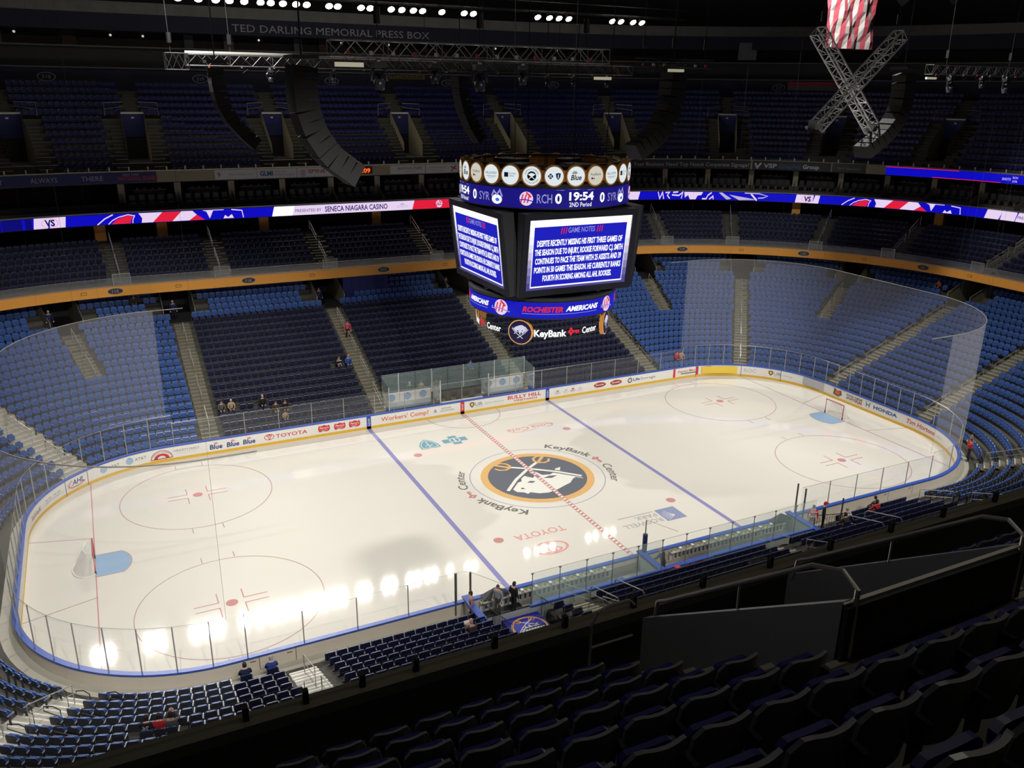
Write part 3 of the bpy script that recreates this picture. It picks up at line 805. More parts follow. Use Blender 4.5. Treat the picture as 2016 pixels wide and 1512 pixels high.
# club level: orange fascia, glass rail, terrace
FC = MB()
FC.sweep(-21.95, 443.53, [(16.4, 8.35), (16.3, 8.4), (16.3, 9.2), (16.5, 9.25)], ORANGE, 4)
FC.sweep(-21.95, 443.53, [(16.28, 9.2), (16.28, 9.24), (16.42, 9.24)], FRAME, 4)
FC.sweep(-21.95, 443.53, [(16.4, 8.36), (24, 8.6)], DARK, 6)
FC.build('trim_club_fascia', kind='structure')
CLUB_D0, CLUB_T, CLUB_Z0, CLUB_R, N_CLUB = 17.2, .85, 9.05, .36, 8
tb = MB()
tb.sweep(-21.95, 443.53, [(16.4, 9.05), (17.2, 9.05)], CONC_D, 5)
terrace(tb, -21.95, 443.53, 0, N_CLUB, CLUB_D0, CLUB_T, CLUB_Z0, CLUB_R, CONC_D)
tb.sweep(-21.95, 443.53, [(24.0, 11.6), (29.5, 11.6)], DARK, 6)
tb.build('floor_club_level', kind='structure')
mb = MB(); mb.sweep(-21.95, 443.53, [(29.5, 11.4), (29.5, 16.8)], BLACK, 6); mb.sweep(-21.95, 443.53, [(29.4, 12.2), (29.4, 12.9)], mat('bar_glow_wall', srgb(60, 40, 28), .7), 6)
mb.build('wall_club_concourse', kind='structure')
rg = MB(); rg.sweep(-21.95, 443.53, [(16.42, 9.2), (16.42, 9.85)], RAILGLASS, 5); rg.sweep(-21.95, 443.53, [(16.40, 9.85), (16.46, 9.87)], FRAME, 5)
rg.build('club_glass_rail', label='waist-high clear glass guard running along the top of the orange band', cat='guard rail')
CLUB_A = [-24.6 + 465.48, -15.25, -5.9, 4.4, 14.0, 26.5, 40.3, 55.8, 74.7, 90.9, 111.2, 128, 420.0, 405.0, 390.0]
for i, W in enumerate(CLUB_A):
    if not seen((*pos(W, 19), 10), 120): continue
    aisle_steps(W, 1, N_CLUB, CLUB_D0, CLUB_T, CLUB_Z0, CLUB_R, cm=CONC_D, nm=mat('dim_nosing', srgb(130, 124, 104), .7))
    mb = MB(); a, b = around(W, 16.6, -.65, .65)
    mb.face([(*pos(a, 16.38), 9.2), (*pos(b, 16.38), 9.2), (*pos(b, 16.38), 10.15), (*pos(a, 16.38), 10.15)], RAILGLASS)
    for w in (a, b): mb.tube([(*pos(w, 16.38), 9.2), (*pos(w, 16.38), 10.17)], .03, STEEL, 5)
    mb.tube([(*pos(a, 16.38), 10.17), (*pos(b, 16.38), 10.17)], .03, STEEL, 5)
    mb.build('aisle_end_guard', label='taller glass guard at the foot of the %s club level aisle along the orange band' % nth(i), cat='guard rail', group='club aisle guards')
    centre_rail(W, CLUB_D0, CLUB_T, CLUB_Z0, CLUB_R, .5, 'thin handrail up the %s club level aisle' % nth(i), span=3.0)
    centre_rail(W, CLUB_D0, CLUB_T, CLUB_Z0, CLUB_R, 4.5, 'thin handrail at the top of the %s club level aisle' % nth(i), span=3.0)
def oval_sign(W, d, z, txt, rx, ry, lab, ring, face, tm, th, name='section_sign'):
    mb = MB(); f = ringfn(W, d, z, .02); g = ringfn(W, d, z, .035); h = ringfn(W, d, z, .045)
    mb.fdisc(f, 0, 0, rx, ry, ring, 28); mb.fdisc(g, 0, 0, rx * .9, ry * .86, face, 28); mb.text(txt, h, 0, -th / 2, th, tm)
    mb.build(name, label=lab, cat='section sign', group='oval section number signs')
OV_R = mat('oval_ring', srgb(196, 190, 176), .5); OV_F = mat('oval_face', srgb(62, 52, 56), .5)
for W, n in ((439.6, '115'), (-13.16, '116'), (-.95, '117'), (44.05, '119'), (72.3, '120'), (99.3, '121')):
    oval_sign(W, 16.3, 8.82, n, .62, .27, 'dark oval sign reading %s on the orange band' % n, OV_R, OV_F, OV_R, .26)
for W in (434.5, -18.9, -7.6, 5.2, 58.0, 86.0, 110.0):
    mb = MB(); f = ringfn(W, 16.3, 8.82, .02); mb.fn([(-.22, -.1), (.22, -.1), (.22, .12), (-.22, .12)], f, OV_F)
    mb.fn([(-.19, -.07), (.19, -.07), (.19, .09), (-.19, .09)], ringfn(W, 16.3, 8.82, .03), ORANGE)
    mb.build('fascia_plate', label='tiny framed plate on the orange band, %s clockwise from the left edge' % nth([434.5, -18.9, -7.6, 5.2, 58.0, 86.0, 110.0].index(W)), cat='sign', group='small fascia plates')

# LED ribbon
D_L, ZL0, ZL1 = 23.5, 13.2, 14.08
st_ = MB()
st_.sweep(-21.95, 443.53, [(24.0, 13.12), (23.52, 13.15), (23.52, 14.1), (23.46, 14.12), (23.46, 14.2), (23.9, 14.2)], DARK, 4)
st_.sweep(-21.95, 443.53, [(23.44, 14.12), (23.44, 14.2), (23.6, 14.22)], FRAME, 4)
st_.sweep(-21.95, 443.53, [(24.0, 13.12), (29.5, 13.3)], BLACK, 6)
st_.build('trim_suite_edge', kind='structure')
G_BLUE = glow('led_blue', 10, 8, 196, .95); G_DEEP = glow('led_deep_blue', 6, 4, 120, .9); G_RED = glow('led_red', 232, 30, 60, .95); G_WHITE = glow('led_white', 236, 214, 246, .95)
G_GREY = glow('led_grey', 196, 186, 214, .9); G_NAVY = glow('led_navy', 24, 20, 110, .8); G_HOT = glow('led_hot_white', 255, 255, 255, 1.15); G_ORANGE = glow('led_orange', 255, 84, 20, 1.6)
led = empty('led_ribbon_board'); tag(led, 'long curved blue, white and red lit ribbon board round the middle of the bowl', 'display board')
base = MB(); base.sweep(-21.95, 443.53, [(23.48, ZL0), (23.48, ZL1)], G_BLUE, 3); base.build('screen', led)
def led_seg(Wa, Wb, m, slant=0.0, k=0, z0=ZL0, z1=ZL1):
    mb = MB(); L = M(Wb, D_L) - M(Wa, D_L); f = ringfn(Wa, D_L, ZL0, .03 + .006 * k); n = max(2, int(L / .5))
    for i in range(n):
        u0, u1 = L * i / n, L * (i + 1) / n
        s = slant
        mb.fn([(u0, z0 - ZL0), (u1, z0 - ZL0), (u1 + s, z1 - ZL0), (u0 + s, z1 - ZL0)], f, m)
    return mb, f, L
H = ZL1 - ZL0
def amerk_art(W0, scale=.85):
    """big cropped team artwork: red curl, slanted red and white stripes, white star points"""
    mb = MB(); f_ = ringfn(W0, D_L, ZL0, .036); f = lambda u, v: f_(u * scale, v)
    thick_line(mb, f, [(0, .02), (.7, .5), (1.5, .84)], .1, G_WHITE); thick_line(mb, f, [(1.0, .02), (1.4, .34), (2.0, .6), (2.9, .78), (3.5, .66), (3.3, .35), (3.25, .02)], .08, G_WHITE)
    mb.fn([(1.3, .02), (1.7, .34), (2.3, .58), (3.0, .70), (3.35, .6), (3.15, .35), (3.05, .02)], f, G_RED)
    mb.fn([(3.9, .86), (4.2, .4), (4.1, .02), (5.2, .02), (6.2, .86)], f, G_WHITE)
    mb.fn([(5.2, .02), (7.1, .02), (8.1, .86), (6.2, .86)], f, G_RED); mb.fn([(7.1, .02), (8.8, .02), (9.6, .5), (9.2, .86), (8.1, .86)], f, G_WHITE)
    mb.fn([(8.8, .02), (10.4, .02), (9.6, .5)], f, G_RED)
    mb.fn([(10.2, .86), (12.4, .86), (12.4, .80), (11.3, .80), (10.9, .10), (10.6, .74)], f, G_WHITE)
    mb.fn([(12.3, .05), (12.5, .35), (12.8, .15), (13.2, .40), (13.4, .05)], f, G_WHITE)
    thick_line(mb, f, [(13.2, .82), (14.3, .70), (14.4, .05)], .09, G_WHITE)
    return mb
def led_part(mb, name='screen_art'): mb.build(name, led)
def vs_box(Wa, Wb):
    mb, f, L = led_seg(Wa, Wb, G_WHITE, .12)
    g = ringfn(Wa, D_L, ZL0, .05); mb.fdisc(g, L / 2 + .06, .43, .62, .40, G_RED, 28, inner=.96); mb.text('VS', g, L / 2 + .06, .18, .52, G_NAVY, width=.75, bold=.04); led_part(mb)
mb, f, L = led_seg(420.0, 431.2, G_DEEP); led_part(mb)
vs_box(431.34, 435.4); led_part(amerk_art(439.6 - 0)); 
mb, f, L = led_seg(-9.36, 4.6, G_WHITE, .25); g = ringfn(-9.36, D_L, ZL0, .05)
mb.fn([(0, 0), (1.9, 0), (2.15, H), (.25, H)], ringfn(-9.36, D_L, ZL0, .042), G_HOT)
mb.text('PRESENTED BY', g, 3.45, .28, .28, G_NAVY, width=2.5); mb.text('SENECA NIAGARA CASINO', g, 8.2, .2, .5, G_NAVY, width=6.3, bold=.02); mb.text('SENECA', g, 12.9, .25, .2, G_GREY, width=1.2)
mb.fn([(12.6, .5), (12.9, .72), (13.2, .5)], g, G_GREY); led_part(mb)
def ball_logo(mb, f, x, y, r, red, white, blue, k=1):
    mb.fdisc(f, x, y, r, r * 1.0, red, 28)
    for j in (-2, 0, 2):
        o = j * r * .24
        mb.fn([(x - r * .42 + o, y - r * .62), (x - r * .22 + o, y - r * .62), (x + r * .12 + o, y + r * .62), (x - r * .08 + o, y + r * .62)], k(1), white)
    thick_line(mb, k(2), [(x - r * 1.3, y + r * .1), (x - r * 1.35, y - r * .25), (x - r * .9, y - r * .2), (x - r * .3, y - r * .1), (x + r * .5, y - r * .25), (x + r * 1.35, y - r * .45)], r * .14, blue)
    for sx, sy in ((.3, .62), (.62, .32), (.1, .8)): mb.fdisc(k(2), x + sx * r, y + sy * r, r * .17, r * .17, white, 5)
mb, f, L = led_seg(4.6, 17, G_RED, .25); ball_logo(mb, ringfn(7.5, D_L, ZL0, .05), 0, .45, .36, G_WHITE, G_RED, G_NAVY, k=lambda j: ringfn(7.5, D_L, ZL0, .05 + .006 * j)); led_part(mb)
mb, f, L = led_seg(24, 37.6, G_WHITE, .2); led_part(mb)
mb = MB(); f_g = ringfn(41.5, D_L, ZL0, .036); f = lambda u, v: f_g(u * .57, v)      # cropped wolf-like scribble: pale angular strokes
for pts in ([(0, .84), (.4, .1), (.9, .8), (1.2, .05)], [(1.5, .75), (2.3, .8), (1.9, .45), (2.4, .1)], [(3.0, .78), (4.0, .84)], [(2.8, .5), (4.2, .45), (4.9, .8), (4.7, .1)]): thick_line(mb, f, pts, .16, G_WHITE)
mb.fn([(5.2, .84), (8.9, .84), (8.6, .5), (7.9, .45), (7.5, .02), (6.4, .02), (6.0, .5), (5.4, .2)], f, G_WHITE)
for pts in ([(8.8, .1), (9.6, .1), (9.9, .5), (10.6, .8)], [(10.2, .05), (10.9, .4), (11.0, .05)]): thick_line(mb, f, pts, .16, G_WHITE)
mb.fn([(12.0, .8), (12.6, .84), (14.5, .15), (13.6, .05)], f, G_GREY); mb.fn([(14.0, .6), (18.0, .25), (19.5, .1), (16.0, .02)], f, G_GREY)
thick_line(mb, f, [(17.0, .82), (19.8, .80), (21.4, .55), (20.6, .35), (19.6, .30)], .12, G_GREY); thick_line(mb, f, [(18.2, .75), (19.4, .05)], .22, G_WHITE)
led_part(mb)
vs_box(67.8, 72.1); led_part(amerk_art(76.4))
mb, f, L = led_seg(101.8, 122, G_WHITE, .25); g = ringfn(101.8, D_L, ZL0, .05); mb.text('PRESENTED BY', g, 4.6, .28, .28, G_NAVY, width=2.5); led_part(mb)

# suites between the ribbon and the upper deck
tb = MB()
tb.sweep(-21.95, 443.53, [(23.6, 14.0), (24.7, 14.0), (24.7, 14.35), (25.7, 14.35), (25.7, 14.7), (29.4, 14.7)], CONC_D, 5)
tb.build('floor_suites', kind='structure')
SU = [w for w in [Winv(m, 25) for m in [i * 4.75 for i in range(0, 67)]]]
div = MB(); brown = mat('suite_wall', srgb(64, 46, 36), .8)
for W in SU:
    if not seen((*pos(W, 26), 15.5), 60): continue
    P = lambda d, z: (*pos(W, d), z)
    a, b = around(W, 26, -.12, .12); c_, e_ = around(W, 25.7, -.28, .28)
    mb2 = MB()
    mb2.face([P(23.7, 14.1), P(23.7, 14.6), P(26.0, 15.6), P(27.4, 16.7), P(29.4, 16.7), P(29.4, 14.2)], BEIGE)
    mb2.face([(*pos(c_, 25.9), 14.5), (*pos(e_, 25.9), 14.5), (*pos(e_, 25.9), 16.6), (*pos(c_, 25.9), 16.6)], BEIGE)
    mb2.build('wall_suite_divider', kind='structure')
div.sweep(-21.95, 443.53, [(29.35, 14.7), (29.35, 16.7)], brown, 6); div.build('wall_suite_back', kind='structure')
CH = MB(); CH.box((0, 0, .45), (.5, .5, .1), BLACK); CH.box((0, .22, .8), (.48, .1, .6), BLACK); CH.tube([(0, 0, 0), (0, 0, .42)], .05, FRAME_D, 5)
CHm = CH.data('suite_chair')
CT = MB(); CT.box((0, 0, 1.0), (2.9, .5, .06), mat('counter_top', srgb(120, 112, 108), .4)); CT.box((0, .1, .5), (2.7, .1, 1.0), DARK)
for x in (-1.0, -.4, .3, .9): CT.box((x, 0, 1.1), (.18, .14, .14), mat('counter_clutter', srgb(160, 110, 100), .5))
CTm = CT.data('suite_counter')
LP = MB(); LP.disc((0, 0, -.05), (1, 0, 0), (0, 1, 0), .12, glow('suite_lamp_glow', 255, 120, 60, 2.2), 10); LP.tube([(0, 0, -.05), (0, 0, .1)], .12, DARK, 10); LPm = LP.data('suite_lamp')
for i in range(len(SU) - 1):
    W = Winv((i + .5) * 4.75, 25)
    if not seen((*pos(W, 26), 15.5), 30): continue
    for j in range(5):
        w = Wadd(W, (j - 2) * .8, 25)
        o = bpy.data.objects.new('suite_chair', CHm); COL.objects.link(o); o.matrix_world = ring_frame(w, 25.05, 14.35)
        tag(o, 'black suite chair above the ribbon board, %s seat, %s suite clockwise' % (nth(j), nth(i)), 'chair', 'suite chairs')
    o = bpy.data.objects.new('suite_counter', CTm); COL.objects.link(o); o.matrix_world = ring_frame(W, 26.9, 14.7)
    tag(o, 'pale counter at the back of the %s suite clockwise above the ribbon board' % nth(i), 'counter', 'suite counters')
    if i % 4 == 1:
        o = bpy.data.objects.new('suite_lamp', LPm); COL.objects.link(o); o.matrix_world = ring_frame(Wadd(W, 1.2, 25), 28.2, 16.6)
        tag(o, 'small warm lamp under the ceiling of the %s suite clockwise' % nth(i), 'lamp', 'suite lamps')
# orange columns below the ribbon board
for i, W in enumerate((-19.0, -9.9, 1.3, 11.5, 440.0, 24.0, 68.0, 93.0)):
    mb = MB(); a, b = around(W, 25.2, -.45, .45)
    P = lambda w, d, z: (*pos(w, d), z)
    z0, z1 = 11.55, 13.2
    mb.face([P(a, 25, z0), P(b, 25, z0), P(b, 25, z1), P(a, 25, z1)], ORANGE); mb.face([P(a, 25.6, z0), P(a, 25, z0), P(a, 25, z1), P(a, 25.6, z1)], ORANGE); mb.face([P(b, 25, z0), P(b, 25.6, z0), P(b, 25.6, z1), P(b, 25, z1)], ORANGE)
    mb.build('concourse_column', label='square orange column under the ribbon board, %s counted clockwise from the left' % nth((i + 1) % 8), cat='column', group='orange concourse columns')

# ================================================================ UPPER DECK
UP_D0, UP_T, UP_Z0, UP_R, N_UP = 24.86, .845, 16.86, .61, 13
def up_d(r): return UP_D0 + UP_T * r
def up_z(r): return UP_Z0 + UP_R * r
FDOORS = [-33.0 + 465.48, -19.95, -7.1, 6.3, 18.5, 36.0, 54.8, 72.0, 89.5, 108.0]
NDOOR = 210.79 + 21.95 + 17.48       # the entrance just below the spectator
tb = MB()
up_edges = []
for w in FDOORS: up_edges.append((*around(w, 29, -1.0, 1.0), 3, 8))
nd_a, nd_b = 210.79 + 21.95 + 16.2, 210.79 + 21.95 + 18.75
up_edges.append((nd_a, nd_b, 0, 4))
up_edges.sort(); cur = -21.95
tb.sweep(-21.95, 443.53, [(24.45, 16.8), (24.86, 16.8), (24.86, 16.86)], CONC_D, 5)
for a, b, r0, r1 in up_edges:
    if a > cur: terrace(tb, cur, a, 0, N_UP, UP_D0, UP_T, UP_Z0, UP_R, CONC_D)
    if r0 > 0: terrace(tb, a, b, 0, r0, UP_D0, UP_T, UP_Z0, UP_R, CONC_D)
    terrace(tb, a, b, r1, N_UP, UP_D0, UP_T, UP_Z0, UP_R, CONC_D)
    cur = b
terrace(tb, cur, 443.53, 0, N_UP, UP_D0, UP_T, UP_Z0, UP_R, CONC_D)
tb.sweep(-21.95, 443.53, [(24.45, 16.6), (37, 16.75)], BLACK, 6)
tb.build('floor_upper_deck', kind='structure')
FA = MB()
FA.sweep(-21.95, 443.53, [(24.6, 16.5), (24.3, 16.6), (24.3, 17.55), (24.36, 17.62), (24.62, 17.62), (24.66, 17.5), (24.66, 16.8)], BEIGE, 4, mats=[DARK, BEIGE, BEIGE, mat('parapet_cap', srgb(96, 92, 80), .6), DARK, DARK])
FA.build('trim_upper_fascia', kind='structure')
def sign_panel(Wa, Wb, fill, bgm, lab, z0=16.66, z1=17.5, name='fascia_sign', cat='sign'):
    mb = MB(); L = M(Wb, 24.3) - M(Wa, 24.3); n = max(2, int(L / .7)); f = ringfn(Wa, 24.3, z0, .03)
    for i in range(n): mb.fn([(L * i / n, 0), (L * (i + 1) / n, 0), (L * (i + 1) / n, z1 - z0), (L * i / n, z1 - z0)], f, bgm)
    fill(mb, lambda k=1: ringfn(Wa, 24.3, z0, .03 + .012 * k), L); return mb.build(name, label=lab, cat=cat)
S_NAVY = mat('sign_navy', srgb(38, 42, 104), .6); S_WH = mat('sign_white', srgb(200, 200, 204), .6); S_TXT = mat('sign_pale_letters', srgb(176, 178, 190), .6); S_RED = mat('sign_red', srgb(170, 60, 66), .6)
S_DK = mat('sign_dark', srgb(42, 42, 46), .6); S_BLUE = mat('sign_blue', srgb(50, 92, 140), .6); S_GREY = mat('sign_grey', srgb(130, 130, 136), .6)
def tx(*items):
    def g(mb, L_, L):
        for s, x, y, h, w, m, *r in items: mb.text(s, L_(1), x, y, h, m, width=w, **(r[0] if r else {}))
    return g
sign_panel(424, 443.0, tx(('READY', 2.0, .25, .40, 1.7, S_TXT), ('ALWAYS', 5.8, .25, .40, 1.95, S_TXT), ('THERE', 9.4, .25, .40, 1.65, S_TXT)), S_NAVY, 'long navy banner reading ALWAYS THERE on the upper deck front at left', 16.62, 17.55)
sign_panel(443.0, -19 + 465.48, tx(('NEW YORK', 1.2, .62, .16, 1.3, S_TXT), ('NATIONAL GUARD', 1.75, .22, .34, 3.2, S_RED, dict(bold=.03))), S_NAVY, 'navy banner with red NATIONAL GUARD lettering on the upper deck front', 16.62, 17.55)
sign_panel(-14.04, -10.33, tx(('www.westherr.com', 2.3, .35, .18, 2.2, S_GREY), ('9', .35, .2, .45, .25, S_DK)), S_WH, 'white sign with small grey web address, left of the blue-lettered one')
sign_panel(-10.28, -6.62, tx(('GLMI', .85, .22, .42, 1.2, S_BLUE, dict(bold=.04)), ('Medical Imaging', 2.5, .2, .2, 1.9, S_GREY), ('Great Lakes', 2.2, .5, .14, 1.0, S_GREY)), S_WH, 'white sign with blue letters GLMI on the upper deck front')
sign_panel(-6.56, -2.9, tx(('SPINE', 1.9, .35, .34, 1.7, S_RED, dict(bold=.02)), ('@', .55, .2, .5, .5, S_RED)), S_WH, 'white sign with red ball mark, half hidden by the big speaker')
sign_panel(2.67, 6.35, tx(('MARRANO HOMES', 2.1, .4, .26, 2.6, S_GREY, dict(bold=.02)), ('marrano.com', 2.1, .16, .12, 1.2, S_GREY)), S_WH, 'pale sign reading MARRANO HOMES right of the game clock')
def fig(mb, L_, L):
    mb.text('ORTHOPEDIC', L_(1), 1.3, .42, .2, S_GREY, width=1.9); mb.text('physical therapy', L_(1), 1.3, .18, .12, S_GREY, width=1.4)
    thick_line(mb, L_(1), [(2.75, .12), (3.3, .7)], .12, S_RED); thick_line(mb, L_(1), [(2.7, .6), (3.35, .3)], .12, S_RED)
sign_panel(6.45, 10.0, fig, S_WH, 'pale sign with a red star-shaped figure left of the hanging scoreboard')
sign_panel(24.0, 58.9, tx(('Does Your Business Need Top Notch Corporate Signage?', 13.3, .25, .40, 14.4, S_TXT)), S_DK, 'long dark sign asking about corporate signage on the upper deck front', 16.6, 17.55)
def vsp(mb, L_, L):
    thick_line(mb, L_(1), [(.3, .72), (.55, .2), (.95, .72)], .2, S_TXT)
    mb.text('VSP', L_(1), 1.95, .22, .44, S_TXT, width=1.45, bold=.03); mb.text('Graphic', L_(1), 4.05, .22, .44, S_BLUE, width=2.4, bold=.01); mb.text('Group', L_(1), 6.3, .22, .44, S_TXT, width=1.75, bold=.03)
sign_panel(59.2, 73.4, vsp, S_DK, 'dark sign with a white V mark and two-colour letters', 16.6, 17.55)
sign_panel(73.6, 79.6, tx(('FIRST NIAGARA', 1.75, .3, .24, 2.4, S_GREY)), mat('sign_green_grey', srgb(52, 58, 54), .6), 'dull dark green sign between the lettered sign and a blank panel', 16.6, 17.55)
# digital clock
CK = empty('game_clock', (*pos(0, 24.2), 17.1), label='small black digital clock with orange digits 6:09 on the upper deck front', cat='clock')
mb = MB(); mb.box((0, 0, 0), (1.62, .12, .62), BLACK); mb.build('clock_case', CK)
mb = MB(); mb.text('6:09', lambda u, v: (u, -.075, v), 0, -.2, .4, G_ORANGE, width=1.15, bold=.03); mb.build('digits', CK, label='orange glowing digits')
# right-hand score strip
LB = empty('upper_led_strip', (*pos(93, 24.2), 17.0), label='blue lit strip board with red edge lines on the upper deck front at right', cat='display board')
iv = Matrix.Translation(-Vector((*pos(93, 24.2), 17.0)))
mb = MB(); L = M(112, 24.3) - M(83.06, 24.3); n = 40
f0 = ringfn(83.06, 24.3, 16.62, .05); f1 = ringfn(83.06, 24.3, 16.62, .065)
f = lambda u, v: iv @ Vector(f0(u, v)); g = lambda u, v: iv @ Vector(f1(u, v))
for i in range(n): mb.fn([(L * i / n, 0), (L * (i + 1) / n, 0), (L * (i + 1) / n, .86), (L * i / n, .86)], f, G_BLUE)
mb.build('screen', LB)
mb = MB()
for i in range(10): mb.fn([(L * .43 * i / 10, .80), (L * .43 * (i + 1) / 10, .80), (L * .43 * (i + 1) / 10, .86), (L * .43 * i / 10, .86)], g, G_RED)
for i in range(10): mb.fn([(L * (.28 + .4 * i / 10), 0), (L * (.28 + .4 * (i + 1) / 10), 0), (L * (.28 + .4 * (i + 1) / 10), .06), (L * (.28 + .4 * i / 10), .06)], g, G_RED)
mb.text('SHOTS', g, L * .71, .3, .24, G_WHITE, width=.85); mb.text('RCH', g, L * .76, .5, .2, G_WHITE, width=.5); mb.text('SYR', g, L * .76, .15, .2, G_WHITE, width=.5)
mb.build('screen_art', LB)
# posts and low glass on the parapet
PM = MB(); PM.box((0, 0, .06), (.07, .07, .30), BLACK); PM.box((0, -.02, .25), (.008, .012, .12), STEEL); PMn = PM.data('parapet_post')
PM = MB(); PM.box((0, 0, .16), (.11, .09, .46), mat('lit_tone_post', srgb(190, 190, 186), .5)); PMf = PM.data('parapet_post')  # same posts as the near ones; the light on them is put into this colour
nearposts = [-25.45, -24.3, -23.15, -22.0, -20.87, -19.79, -18.65, -17.4, -16.08, -14.8, -13.4, -12.1, -10.7, -9.3, -7.9, -6.5, -5.1, -3.7, -2.3, -.9, .5, 1.9, 3.3, 4.7, 6.1]
for i, x in enumerate(nearposts):
    W = 210.79 + 21.95 - x
    o = bpy.data.objects.new('parapet_post', PMn); COL.objects.link(o); o.matrix_world = ring_frame(W, 24.5, 17.6)
    tag(o, 'black stub post on the near parapet, %s from the lower left of the photo' % nth(i), 'post', 'near parapet posts')
m_ = 0; i = 0
for i in range(150):
    W = Winv(M(424 - 465.48, 24.45) + i * 1.55, 24.45)
    if W > 116: break
    if not seen((*pos(W, 24.45), 17.8), 5): continue
    o = bpy.data.objects.new('parapet_post', PMf); COL.objects.link(o); o.matrix_world = ring_frame(W, 24.4, 17.55)
    tag(o, 'stub post in lit tone along the far upper deck front, %s counted from the left' % nth(i), 'post', 'far parapet posts')
pg = MB(); pg.sweep(210.79, 262, [(24.5, 17.62), (24.5, 17.9)], film('parapet_glass', (.5, .5, .5), .03, .35, .05), 5); pg.sweep(210.79, 262, [(24.496, 17.9), (24.504, 17.905)], FRAME_D, 5)
pg.build('parapet_glass', label='low clear glass strip along the near dark parapet', cat='guard rail')

# far upper entrances: header, side walls, steps, rails
for i, W in enumerate(FDOORS):
    if not seen((*pos(W, 29), 20), 60): continue
    a, b = around(W, 29, -1.0, 1.0); d0, d1 = up_d(3), up_d(8); z0, z1 = up_z(2) + .05, up_z(8)
    mb = MB(); P = lambda w, d, z: (*pos(w, d), z)
    for w in (a, b): mb.face([P(w, d0, z0 - .3), P(w, d0, up_z(3) + .8), P(w, d1, z1 + .75), P(w, d1, z0)], BEIGE)
    mb.face([P(a, d0, z0), P(b, d0, z0), P(b, d1, z0), P(a, d1, z0)], DARK)
    mb.face([P(a, d1, z0), P(b, d1, z0), P(b, d1, z0 + 2.3), P(a, d1, z0 + 2.3)], BLACK)
    mb.build('wall_upper_entrance', kind='structure')
    mb = MB(); mb.face([P(a, d1 - .04, z0 + 2.0), P(b, d1 - .04, z0 + 2.0), P(b, d1 - .04, z1 + .45), P(a, d1 - .04, z1 + .45)], S_NAVY)
    mb.face([P(a, d1 - .08, z1 + .45), P(b, d1 - .08, z1 + .45), P(b, d1 - .08, z1 + .62), P(a, d1 - .08, z1 + .62)], mat('header_strip', srgb(200, 200, 196), .5))
    c = Wadd(W, 0, 30); f = ringfn(W, d1 - .04, z1 + .1, .03); mb.fn([(-.12, -.06), (.12, -.06), (.12, .1), (-.12, .1)], f, S_WH)
    mb.build('wall_entrance_header', kind='structure')
    for s in (-1, 1):
        w2 = Wadd(W, s * 1.55, 29); aisle_steps(w2, 1, 8, UP_D0, UP_T, UP_Z0, UP_R, wid=1.05, cm=CONC_D, nm=CONC)
        mb = MB(); e = Wadd(W, s * 2.3, 31); q = Wadd(W, s * .65, 31)
        mb.tube([P(q, up_d(9), z1 + 1.5), P(e, up_d(8), z1 + 1.45), P(e, up_d(8), z1 + .3)], .03, FRAME, 5); mb.tube([P(q, up_d(9), z1 + 1.1), P(e, up_d(8), z1 + .9)], .02, FRAME, 5)
        mb.build('entrance_rail', label='grey rail beside the %s upper entrance, %s side' % (nth(i), 'left' if s < 0 else 'right'), cat='handrail', group='upper entrance rails')
    aisle_steps(W, 9, N_UP, UP_D0, UP_T, UP_Z0, UP_R, wid=1.1, cm=CONC_D, nm=CONC_D)
# near entrance walls
P3 = lambda x, y, z: (x, y, z)
xl, xr = -18.72, -16.2
G_PANEL = mat('grey_entrance_panel', srgb(150, 156, 166), .55)
for s, x in ((-1, xl), (1, xr)):
    mb = MB(); t = .12 * s
    A = [(-37.95, 16.0), (-37.95, 17.80), (-41.15, 19.97), (-41.15, 16.0)]
    mb.face([P3(x, y, z) for y, z in A], G_PANEL); mb.face([P3(x + t, y, z) for y, z in A[::-1]], G_PANEL)
    mb.face([P3(x, -37.95, 16), P3(x, -37.95, 17.8), P3(x + t, -37.95, 17.8), P3(x + t, -37.95, 16)], G_PANEL)
    mb.face([P3(x, -37.95, 17.8), P3(x, -41.15, 19.97), P3(x + t, -41.15, 19.97), P3(x + t, -37.95, 17.8)], mat('pale_trim', srgb(120, 120, 120), .4))
    mb.build('wall_near_entrance', kind='structure')
mb = MB(); mb.box(((xl + xr) / 2, -41.2, 19.35), (xr - xl + .24, .05, 1.15), DARK); mb.box(((xl + xr) / 2, -41.16, 19.95), (xr - xl + .24, .05, .02), mat('pale_trim2', srgb(220, 216, 210), .3))
mb.box(((xl + xr) / 2, -41.7, 16.75), (xr - xl, 7.6, .06), DARK); mb.box(((xl + xr) / 2, -45, 18), (xr - xl, .1, 2.5), BLACK)
mb.build('wall_near_entrance_header', kind='structure')
mb = MB()
mb.tube([(xl, -38.05, 17.8), (xl, -38.1, 18.12), (xl, -38.25, 18.22), (xl, -40.6, 20.05), (xl, -41.0, 20.2), (xl, -41.2, 20.1), (xl, -41.22, 19.0)], .028, STEEL, 6)
mb.tube([(xl, -39.6, 18.9), (xl, -39.6, 19.24)], .014, STEEL, 5)
mb.build('entrance_rail', label='dark curved rail over the grey side panel of the entrance below the camera', cat='handrail')
mb = MB()
mb.tube([(xr, -38.05, 17.8), (xr, -38.1, 18.12), (xr, -38.25, 18.22), (xr, -40.7, 20.1), (xr, -41.0, 20.2), (xr, -41.2, 20.1), (xr, -41.22, 19.0)], .028, STEEL, 6)
mb.tube([(xr, -41.2, 19.9), (xr + .05, -41.2, 21.4)], .02, STEEL, 6); mb.tube([(xr, -39.6, 18.9), (xr, -39.6, 19.24)], .014, STEEL, 5)
mb.build('entrance_rail', label='dark rail with a tall thin post on the far side panel of the entrance', cat='handrail')
